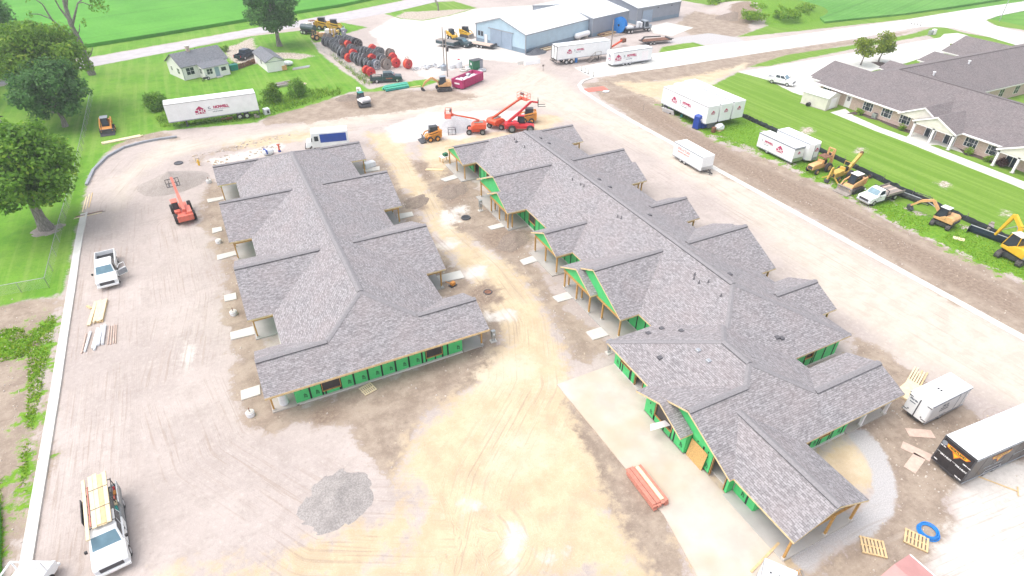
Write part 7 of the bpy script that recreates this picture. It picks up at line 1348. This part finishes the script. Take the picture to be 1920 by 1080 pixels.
solo('sheet', MB().box(0, .03, -.85, .85, 0, 1.75), 'osb', 'strand board sheet leaning beside the doorway of the front hall', 'board', (25.2, 19.3, .1), 0.).rotation_euler = (0, .12, 0)
t = thing('trim_bundle', 'bundle of white metal trims poking out of the front hall window', 'metal trim', (25.1, 22.55, 1.15), math.radians(172)); 
for i in range(5): part('trim_strip', MB().box(-.9, 1.3+.08*i, -.3+i*.13, -.2+i*.13, .02*i, .06+.02*i), 'siding_white', t)
def pallet(label, q, rz, tilt=0., mat='wood'):
    t = thing('pallet', label, 'pallet', (*q, .02), rz)
    for y in (-.5, 0, .5): part('stringer', MB().box(-.6, .6, y-.04, y+.04, .02, .11), mat, t)
    for i in range(7): x = -.54+i*.18; part('slat', MB().box(x-.055, x+.055, -.55, .55, .112, .13), mat, t)
    return t
pallet('yellow wooden pallet on the dirt beside the grey stone path', (31.41, 8.69), math.radians(-42)).scale = (1.25, 1.15, 1); pallet('broken yellow pallet lying next to the blue pipe coil', (34.44, 7.73), math.radians(-60)).scale = (1.2, 1.1, 1); pallet('pale pallet leaning flat against the front wall of the left building', (5.30, 37.52), math.radians(15), 0, 'wood_light').scale = (.95, 1., 1)
t = thing('pipe_coil', 'coil of bright blue plastic pipe on the dirt', 'pipe coil', (*(35.80, 7.78), .0)); 
for i, (r, z, dx) in enumerate(((.62, .05, 0), (.74, .06, .02), (.68, .14, -.03), (.8, .05, -.04), (.56, .12, .03), (.70, .2, .05))): part('loop', MB().torus((dx, dx*.7, z), r, .045, 30, 6), 'blue', t)
t.scale = (.85, .85, 1)
for k, (pp, rz, lb) in enumerate((((43.41, 13.56), -.55, 'pink plywood sheet on the dirt nearest the small white trailer'), ((41.44, 12.54), -1.15, 'pink plywood sheet lying north south in the middle of the dirt'), ((40.33, 11.89), .25, 'pink plywood sheet lying across the dirt nearest the stone path'))): solo('plywood_sheet', MB().box(-1., 1., -.42, .42, 0.01, .04), 'pinkply', lb, 'plywood', pp, rz)
boards('lumber_stack', 'long lumber fanned out behind the small white trailer', (48.01, 17.35), math.radians(20), 4.2, 2, 6, .12, .06, mats=['wood_light', 'wood'], step=.2, jit=.4); solo('plywood_sheet', MB().box(-1.3, 1.3, -.8, .8, .02, .2), 'wood_light', 'pale plywood stack beside the east porch of the front hall', 'plywood', (46.89, 16.84), .15)
t = thing('landscape_rake', 'long handled wooden rake lying beside the black trailer', 'rake', (*(44.03, 7.98), .03), math.radians(-58)); part('handle', MB().box(-1.3, 1.2, -.04, .04, 0, .06), 'wood', t); part('cross_piece', MB().box(1.2, 1.28, -.45, .45, 0, .06), 'wood', t)
# cut off white trailer and scrap lumber at the bottom edge
t = box_trailer('white trailer roof cut off by the bottom edge beside the porch', (19.0, 6.6), (23.55, 9.9), None, 1.9, .4, 2.2, (0.,), .34, tongue=False); 
for x in (-.5, 0, .5): part('roof_knob', MB().box(1.9, 2.0, x-.05, x+.05, 2.235, 2.3), 'steel', t)
boards('scrap_lumber', 'scattered scrap lumber beside the porch corner at the bottom edge', (24.9, 9.0), math.radians(60), 1.8, 2, 5, .13, .06, mats=['wood', 'wood_grey', 'wood_post'], step=.24, jit=.5); solo('long_board', MB().box(-1.6, 1.6, -.08, .08, 0, .07), 'wood', 'yellow board lying on the slab above the cut off trailer', 'board', (24.42, 11.33), math.radians(12), z=.1)
# site furniture near the left building
def riser(label, q, pipe=True):
    t = thing('septic_riser', label, 'septic riser', (*q, 0), 0., 'white round risers beside the left building'); part('ring', MB().cyl((0, 0, 0), (0, 0, .42), .34, n=18), 'plastic_sheet', t, .03); part('lid', MB().cyl((0, 0, .42), (0, 0, .47), .28, n=18), 'conc', t)
    if pipe: part('pipe_stub', MB().cyl((0, 0, .47), (0, 0, .85), .04, n=6), 'rust', t)
riser('white round riser with rusty stub at the front left corner', (-4., 38.9)); riser('white round riser between the two front walks', (-3.8, 53.4)); riser('white round riser beside the third walk from the front', (-3.9, 68.4), False); riser('white round riser nearest the tan gravel heap', (-3.7, 85.8))
t = thing('drum', 'white ribbed drum standing on the front porch slab', 'drum', (-1.35, 38.95, .12)); part('barrel', MB().cyl((0, 0, 0), (0, 0, 1.1), .36, n=16), 'plastic_sheet', t, .05); part('lid', MB().cyl((0, 0, 1.1), (0, 0, 1.14), .3, n=16), 'paint_cream', t)
def pedestal(label, q, h=1.5):
    t = thing('utility_pedestal', label, 'utility pedestal', (*q, 0)); part('cabinet', MB().box(-.2, .2, -.15, .15, .55, h), 'galv', t, .02); part('conduit', MB().cyl((-.1, 0, 0), (-.1, 0, .55), .06, n=8).cyl((.1, 0, 0), (.1, 0, .55), .06, n=8), 'galv', t); part('meter', MB().cyl((0, -.16, h-.35), (0, -.24, h-.35), .1, n=12), 'lamp', t); part('footing', MB().box(-.3, .3, -.25, .25, 0, .08), 'conc', t)
pedestal('grey meter pedestal in front of the second gable', (26.86, 62.24)); pedestal('grey meter pedestal at the front right corner of the left building', (17.57, 38.54), 1.3); pedestal('grey meter cabinet on the corner of the front hall', (26.44, 32.39), 1.6)
t = thing('plate_compactor', 'orange plate compactor in the dirt by the east porch', 'compactor', (*(17.49, 48.48), 0), .4); part('base_plate', MB().box(-.4, .4, -.28, .28, .02, .1), 'steel', t); part('engine', MB().box(-.25, .25, -.2, .2, .1, .5), 'orange', t, .06); part('handle', MB().tube([(-.3, -.2, .4), (-.8, -.2, .9), (-.8, .2, .9), (-.3, .2, .4)], .03), 'orange', t)
t = thing('manhole', 'dark round manhole cover in the brown dirt', 'manhole', (*(20.34, 45.81), .0)); part('ring', MB().torus((0, 0, .03), .42, .06, 22, 6), 'steel', t); part('cover', MB().cyl((0, 0, 0), (0, 0, .05), .36, n=20), 'rust', t)
t = thing('manhole', 'dark round manhole frame beside the white stone patches', 'manhole', (*(24.40, 61.29), .0)); part('ring', MB().torus((0, 0, .06), .5, .12, 22, 6), 'steel', t); part('cover', MB().cyl((0, 0, 0), (0, 0, .1), .4, n=20), 'paint_black', t)
t = thing('work_table', 'small work table with green saw near the far gable', 'table', (*(28.24, 78.43), 0), .3); part('table_top', MB().box(-.7, .7, -.45, .45, .8, .86), 'siding_white', t); part('saw', MB().box(-.2, .5, -.3, .25, .86, 1.3), 'green_box', t, .05)
for x in (-.6, .6):
    for y in (-.35, .35): part('leg', MB().box(x-.04, x+.04, y-.04, y+.04, 0, .8), 'wood_post', t)
boards('loose_boards', 'pale boards in the dirt opposite the far gable', (25.94, 76.38), math.radians(-30), 2.6, 1, 4, .14, .05, mats=['wood_light', 'wood'], step=.2, jit=.4); solo('wrapped_pallet', MB().box(-.9, .9, -.5, .5, 0, .8), 'plastic_sheet', 'white plastic wrapped bundle beside the far porch of the left building', 'bundle', (17.62, 81.34), .3, .15)
t = thing('tarp_bundle', 'blue and white tarp bundle behind the far end of the left building', 'tarp', (*(5.16, 92.24), 0), .3); part('bundle', MB().ball((0, 0, .4), .9, .5, .5, 12, 7, .08), 'plastic_sheet', t); part('strap', MB().box(-.5, -.3, -.52, .52, .3, .92), 'navy', t)
t = thing('jackhammer_stand', 'red orange tamper standing behind the far end of the left building', 'tamper', (*(6.78, 92.62), 0)); part('body', MB().cyl((0, 0, .25), (0, 0, 1.2), .13, n=10), 'red_orange', t); part('foot', MB().box(-.2, .2, -.15, .15, 0, .25), 'navy', t); part('handle', MB().box(-.3, .3, -.04, .04, 1.1, 1.2), 'red_orange', t)
solo('fire_hydrant', MB().cyl((0, 0, 0), (0, 0, .7), .14, n=10).ball((0, 0, .75), .16, .16, .14).cyl((-.25, 0, .5), (.25, 0, .5), .08, n=8), 'yellow', 'yellow hydrant in the trench near the left building', 'hydrant', (-4.55, 92.55)); solo('manhole', MB().torus((0, 0, .05), .55, .1, 22, 6).cyl((0, 0, 0), (0, 0, .08), .5, n=18), 'steel', 'dark manhole ring near the tan gravel heap', 'manhole', (-7.21, 94.59))
# things on the grass strip and in the yard
t = thing('tank', 'white propane tank between the blue building and a semi trailer', 'tank', (*(85.79, 132.24), 0), math.radians(20)); part('shell', MB().cyl((-2.3, 0, 1.1), (2.3, 0, 1.1), .65, n=16).ball((-2.3, 0, 1.1), .45, .65, .65, 12, 8).ball((2.3, 0, 1.1), .45, .65, .65, 12, 8), 'paint_white', t); part('saddle', MB().box(-1.6, -1.3, -.5, .5, 0, .6), 'conc', t); part('saddle', MB().box(1.3, 1.6, -.5, .5, 0, .6), 'conc', t)
solo('barrier', MB().prism([(-.35, 0), (.35, 0), (.15, .9), (-.15, .9)], -1.9, 1.9, 'x'), 'paint_white', 'white concrete barrier on the gravel in front of the semi trailer stairs', 'barrier', (64.11, 118.10), 0.); solo('barrier', MB().prism([(-.3, 0), (.3, 0), (.12, .7), (-.12, .7)], -.8, .8, 'x'), 'conc', 'short grey concrete block left of the white barrier', 'barrier', (61.81, 118.88), 0.)
DEL = thing('delineator_post', 'leftmost of four thin delineator posts across the end of the concrete road', 'post', (*(71.36, 109.23), 0), 0., 'delineator posts across the concrete road'); part('stake', MB().cyl((0, 0, 0), (0, 0, 1.), .05, n=8), 'wood_grey', DEL); part('base', MB().cyl((0, 0, .03), (0, 0, .1), .2, n=10), 'paint_black', DEL)
for q, w_ in (((71.24, 107.70), 'second from left'), ((71.28, 106.54), 'third from left'), ((71.43, 104.78), 'rightmost')): dup(DEL, q, 0, w_+' of four thin delineator posts across the end of the concrete road')
DE2 = dup(DEL, (177.94, 108.27), 0, 'leftmost of four thin posts at the far road junction'); DE2['group'] = 'barricade posts at the far junction'
for q, w_ in (((177.86, 107.43), 'second from left'), ((178.19, 106.76), 'third from left'), ((178.41, 105.96), 'rightmost')): dup(DE2, q, 0, w_+' of four thin posts at the far road junction')
solo('sign_post', MB().cyl((0, 0, 0), (0, 0, 1.4), .05, n=8).box(-.25, .25, -.02, .02, 1., 1.4), 'wood_grey', 'short post standing on the gravel beside the stairs trailer', 'post', (63.66, 112.28)); solo('sign_post', MB().cyl((0, 0, 0), (0, 0, 1.3), .04, n=8), 'wood_grey', 'thin stake in the dark dirt near the corner of the haul road', 'post', (68.39, 83.56))
t = thing('container', 'green steel waste container with dark open end behind the dumpster', 'container', (*(51.55, 119.78), 0), math.radians(10)); part('box', MB().box(-1.3, .4, -.8, .8, .1, 1.9), 'green_box', t, .03); part('side_box', MB().box(.42, 1.2, -.8, .8, .1, 1.9), 'trim_grey', t, .03); part('lid', MB().box(-1.32, 1.22, -.82, .82, 1.91, 1.97), 'steel', t); part('label_panel', MB().box(-1.33, -1.3, -.2, .2, 1., 1.5), 'siding_white', t)
for k, (q, m, lb) in enumerate((((48.61, 119.55), 'conc', 'pale concrete ring lying behind the dumpster, left of two'), ((52.05, 117.95), 'alu', 'pale concrete ring lying right of the green container'), ((50.30, 120.64), 'plastic_sheet', 'white ring lying directly in front of the green container'))): tag(part('concrete_ring', MB().torus((0, 0, .2), .7, .2, 22, 8), m), lb, 'concrete ring').location = (*q, 0)
for k, (q, r, h, m, lb) in enumerate((((48.67, 122.48), .75, 1.5, 'plastic_sheet', 'white upright tank with red cap beside the utility poles'), ((45.04, 122.01), .7, 1.1, 'silver', 'pale blue grey round tank behind the tan excavator'), ((47.13, 122.65), .7, .9, 'plastic_sheet', 'white covered bundle between the utility poles and the red capped tank'))):
    t = thing('storage_tank', lb, 'tank', (*q, 0)); part('shell', MB().cyl((0, 0, 0), (0, 0, h*.8), r, n=16).ball((0, 0, h*.8), r, r, h*.25, 14, 6), m, t); part('cap', MB().cyl((0, 0, h), (0, 0, h+.22), .25, n=10), 'red' if k == 0 else m, t)
stuff(tag(part('white_rubble', leaves([(random.uniform(-3.5, 3), random.uniform(-1.2, 1.2), .3, .6) for i in range(16)], .7, 24, .4), 'plastic_sheet'), 'heap of white rubble and sheeting behind the tan excavator', 'rubble')).location = (*(42.74, 124.69), 0)
SC.objects['white_rubble'].data.materials.append(M['plastic_sheet'])
t = thing('pipe_stack', 'stack of pale green plastic pipes on the grass edge', 'pipes', (*(32.07, 114.32), 0), math.radians(6))
for j, n in ((0, 6), (1, 5), (2, 3)):
    for i in range(n): part('pipe', MB().cyl((-2.4+random.uniform(-.2, .2), (i-(n-1)/2)*.33, .17+j*.28), (2.4, (i-(n-1)/2)*.33, .17+j*.28), .16, n=10), 'green_pipe' if (i+j) % 3 else 'teal', t)
boards('long_boards', 'long yellow boards lying in front of the green pipes', (33.79, 113.78), math.radians(2), 6.5, 1, 2, .16, .08, mats=['wood_light', 'wood'])
solo('steel_rack', MB().tube([(-.6, -.4, .05), (.6, -.4, .05), (.6, .4, .05), (-.6, .4, .05), (-.6, -.4, .05)], .04).tube([(-.6, -.4, .95), (.6, -.4, .95), (.6, .4, .95), (-.6, .4, .95), (-.6, -.4, .95)], .04).tube([(-.6, -.4, 0), (-.6, -.4, .95)], .04).tube([(.6, -.4, 0), (.6, -.4, .95)], .04).tube([(.6, .4, 0), (.6, .4, .95)], .04).tube([(-.6, .4, 0), (-.6, .4, .95)], .04).tube([(0, -.4, 0), (0, -.4, .95)], .03), 'steel', 'small steel fork frame on the dirt beside the grey gravel heap', 'rack', (33.23, 87.98), -.3)
def blade(label, q, rz, L, mat, h=.95):
    t = thing('snow_pusher', label, 'blade', (*q, 0), rz); part('blade', MB().prism([(0, .05), (.12, .05), (.02, .35), (.1, h), (-.02, h), (-.1, .4)], -L/2, L/2, 'x'), mat, t)
    for s in (-1, 1): part('end_plate', MB().box(s*L/2-.03, s*L/2+.03, -.5, .3, .02, h), mat, t)
    for x in (-.6, .6): part('bracket', MB().box(x-.06, x+.06, .1, .35, .2, .8), 'steel', t)
    part('top_pipe', MB().cyl((-L/2, 0, h), (L/2, 0, h), .06, n=8), 'galv', t)
blade('dark blue pusher blade with pale top edge beside the yellow excavator', (79.07, 29.51), math.radians(-78), 4., 'truck_dark'); blade('grey steel pusher blade lying against the silt fence behind the flatbed truck', (79.63, 40.52), math.radians(-80), 3.6, 'steel', .8)
solo('plywood_sheet', MB().box(-.6, .6, -.4, .4, .0, .04), 'wood_light', 'pale board lying on the weeds between the two right excavators', 'plywood', (75.90, 30.86), -1.1); solo('hydraulic_breaker', MB().box(-.7, .5, -.3, .3, 0, .6).box(.4, .9, -.2, .2, .2, .8), 'wood_grey', 'grey breaker attachment lying behind the pusher blade', 'attachment', (81.46, 30.55), .4, .08)
solo('frame_rack', MB().tube([(-1, 0, .05), (1, 0, .05), (1, 0, 1.), (-1, 0, 1.), (-1, 0, .05)], .05).tube([(-1, .5, .05), (1, .5, .05), (1, .5, 1.), (-1, .5, 1.), (-1, .5, .05)], .05).tube([(0, .5, .05), (0, 0, 1)], .04), 'paint_black', 'black steel frame on the weeds above the mini excavator bucket', 'rack', (80.37, 38.89), -1.4)
for k, (q, lb) in enumerate((((78.98, 47.88), 'rusty drum attachment behind the yellow trencher'), ((80.36, 46.97), 'small two wheeled axle on the weeds by the silt fence'))):
    t = thing('axle', lb, 'axle', (*q, 0), .5+k); wheel(t, 0, .5, .34, .22, 'rust'); wheel(t, 0, -.5, .34, .22, 'rust'); part('shaft', MB().cyl((0, -.5, .34), (0, .5, .34), .06, n=8).beam((0, 0, .34), (1.4, 0, .25), .08, .08), 'rust', t)
t = thing('wrapped_pallet', 'white wrapped pallet load in front of the three white trailers', 'pallet load', (*(74.29, 70.58), 0), .3); part('load', MB().ball((0, 0, .5), .95, .75, .6, 12, 7, .1), 'plastic_sheet', t); part('base', MB().box(-.8, .8, -.6, .6, 0, .12), 'wood', t)
solo('barrel', MB().cyl((0, 0, 0), (0, 0, .85), .38, n=14), 'rust', 'rusty red barrel beside the white wrapped pallet load', 'barrel', (72.69, 70.17), 0, .03); solo('leaning_sheet', MB().box(-1.3, 1.3, -.03, .03, 0, 1.), 'plastic_sheet', 'white sheet leaning below the wheels of the first white trailer', 'sheet', (71.67, 80.58), -1.35).rotation_euler = (.5, 0, -1.35)
solo('crate', MB().box(-.35, .35, -.05, .05, 0, 1.1), 'plastic_sheet', 'white board standing at the rear corner of the first white trailer', 'board', (73.07, 83.50), .3); solo('stone_crate', MB().box(-.8, .8, -.5, .5, .0, .75), 'trim_grey', 'grey crate beneath the nose of the first white trailer', 'crate', (73.81, 72.44), .1, .04); solo('bucket', MB().cyl((0, 0, 0), (0, 0, .45), .2, .25, 12), 'teal', 'teal bucket under the first white trailer', 'bucket', (72.52, 78.05)); solo('debris_sheet', MB().box(-2.2, 2.2, -1.1, 1.1, .02, .05), 'red_faded', 'flat orange red netting spread in the corner of the dark dirt', 'netting', (67.28, 97.38), -.1)
solo('stone_plate', MB().ball((0, 0, .1), .8, .5, .2, 12, 6, .15), 'plastic_sheet', 'pale stone slab beside the orange red netting', 'stone', (68.14, 95.18))
# white house yard
solo('bin', MB().frus((-.7, .7, -.5, .5, 0), (-.85, .85, -.6, .6, 1.2)), 'teal', 'teal rubbish bin at the corner of the white house', 'bin', (5.13, 140.52), .3, .04); solo('kettle_grill', MB().ball((0, 0, .9), .4, .4, .35).cyl((-.25, 0, 0), (-.1, 0, .8), .03).cyl((.25, 0, 0), (.1, 0, .8), .03).cyl((0, .25, 0), (0, .1, .8), .03), 'steel', 'dark round grill beside the teal rubbish bin', 'grill', (3.65, 139.94)); t = thing('motorcycle', 'small dark motorcycle leaning by the lean-to', 'motorcycle', (*(-0.63, 135.29), 0), .5)
for x in (-.6, .6): part('wheel', MB().torus((x, 0, .3), .25, .07, 18, 6, 'y'), 'rubber', t)
part('frame', MB().beam((-.5, 0, .4), (.5, 0, .55), .2, .25).beam((.45, 0, .5), (.35, 0, .95), .06, .06).beam((.35, -.3, .95), (.35, .3, .95), .05, .05), 'truck_dark', t, .03); part('seat', MB().box(-.5, .1, -.12, .12, .58, .7), 'paint_black', t, .03)
fence('weathered brown garden fence between the white house and its garage', [(6.10, 140.71), (9.83, 143.95)], 1.0, 'garden_fence', 'rust', False, 1.5, 'wood_grey'); boards('junk_pile', 'heap of scrap boards on the lawn behind the bushes', (12.46, 125.75), .2, 2.8, 3, 6, .3, .12, mats=['wood_grey', 'rust', 'wood_grey', 'alu'], step=.4, jit=.8, cat='junk'); boards('loose_boards', 'grey boards leaning out of the junk heap on the right', (15.74, 125.92), math.radians(-50), 3.4, 1, 4, .2, .06, mats=['wood_grey', 'wood_light'], step=.25, jit=.3); boards('scrap_metal', 'row of pale scrap sheets on the grass right of the garage', (18.32, 136.33), .15, 3.6, 1, 3, .5, .06, mats=['alu', 'galv', 'wood_grey'], step=.6, jit=.8, cat='scrap')
solo('covered_boat', MB().ball((0, 0, .5), 1.3, .7, .55, 14, 7), 'plastic_sheet', 'white covered mound at the right side of the garage', 'cover', (15.80, 139.15)); solo('wood_crate', MB().box(-.5, .5, -.4, .4, 0, .9), 'orange_pale', 'orange brown crate against the gable of the garage', 'crate', (14.68, 136.40), .1, .03); solo('water_tote', MB().box(-.5, .5, -.5, .5, .0, 1.), 'plastic_sheet', 'white plastic tote with dark lid at the end of the semi trailer', 'tote', (7.47, 110.44), .2, .06); solo('tote_lid', MB().cyl((-.05, -.53, .5), (.25, -.53, .5), .25, n=10), 'paint_black', 'dark round lid on the white plastic tote', 'lid', (7.47, 110.44), .2); solo('plastic_sled', MB().box(-.9, .9, -.3, .3, 0, .25), 'red', 'red plastic trough lying under the long semi trailer', 'trough', (0.97, 110.69), .05, .08)
boards('scrap_metal', 'pale scrap beside the dark stone heap at the blue building', (72.99, 127.40), .3, 4, 3, 4, .4, .12, mats=['wood_light', 'siding_white', 'rust'], step=.5, jit=.6, cat='scrap'); boards('lumber_stack', 'rusty timber heap at the foot of the grey metal building', (93.76, 133.16), .3, 4.5, 4, 6, .25, .15, mats=['rust', 'wood_grey', 'wood'], jit=.6); boards('long_boards', 'long boards on the gravel in front of the flatbed truck', (96.88, 131.73), .2, 6, 1, 4, .2, .1, mats=['wood_grey', 'pinkply'], step=.35, jit=.6)
t = thing('lift_mast', 'red lattice boom section lying behind the three axle trailer', 'boom section', (*(89.26, 121.89), 0), .35); part('boom', MB().beam((-2.5, 0, .5), (2.2, 0, 1.4), .3, .35), 'red_orange', t); part('cage', MB().box(1.6, 2.8, -.5, .5, .8, 1.7), 'rust', t, .05)
t = thing('ac_unit', 'grey air conditioning unit beside the brick wall', 'air conditioner', (*(103.15, 63.06), 0)); part('case', MB().box(-.4, .4, -.4, .4, 0, .85), 'galv', t, .04); part('fan_grille', MB().cyl((0, 0, .85), (0, 0, .88), .33, n=16), 'steel', t)
solo('barrel', MB().cyl((-.4, 0, .35), (.4, 0, .35), .35, n=12), 'paint_black', 'black barrel lying against the cream garden shed', 'barrel', (97.50, 72.57), .2); solo('utility_box', MB().box(-.5, .5, -.4, .4, 0, 1.1), 'galv', 'pale utility box on the verge near the parking lot, left of two', 'utility box', (170.68, 97.99), 0, .04); solo('utility_box', MB().box(-.5, .5, -.4, .4, 0, 1.3), 'siding_white', 'pale utility box on the verge near the parking lot, right of two', 'utility box', (171.98, 98.02), 0, .04)
structure(sheet('mulch_bed', [(100.31, 66.61), (102.40, 66.75), (104.03, 66.37), (104.47, 56.83), (102.11, 55.31), (101.90, 56.72), (102.15, 59.64), (102.68, 61.84), (102.06, 63.21), (102.23, 64.96)], .05, 'shrub_soil', .08)); structure(sheet('mulch_bed', [(103.68, 49.21), (103.87, 48.14), (104.08, 41.51), (102.48, 40.81), (102.18, 43.01), (102.21, 44.80), (101.60, 46.02), (103.06, 47.87)], .05, 'shrub_soil', .08)); structure(sheet('mulch_bed', [(134.01, 87.41), (136.21, 86.04), (135.80, 83.92), (132.64, 84.03)], .06, 'shrub_soil', .08))
pile('tree_mulch', 'pale mulch ring at the foot of the big maple', (-22.2, 80.5), 1.9, 1.7, .18, 'agg_tan', 'mulch ring')

# thin summer haze over the whole site
hb = MB().box(-2600, 2600, -2600, 2600, -1.2, 41.); hm = bpy.data.materials.new('air_haze'); hm.use_nodes = True; ht = hm.node_tree; ht.nodes.remove(ht.nodes['Principled BSDF']); pv = ht.nodes.new('ShaderNodeVolumePrincipled')
pv.inputs['Color'].default_value = (.93, .95, 1, 1); pv.inputs['Density'].default_value = .0005; pv.inputs['Anisotropy'].default_value = .2; ht.links.new(pv.outputs[0], ht.nodes['Material Output'].inputs['Volume']); M['haze'] = hm
stuff(part('haze', hb, 'haze'))
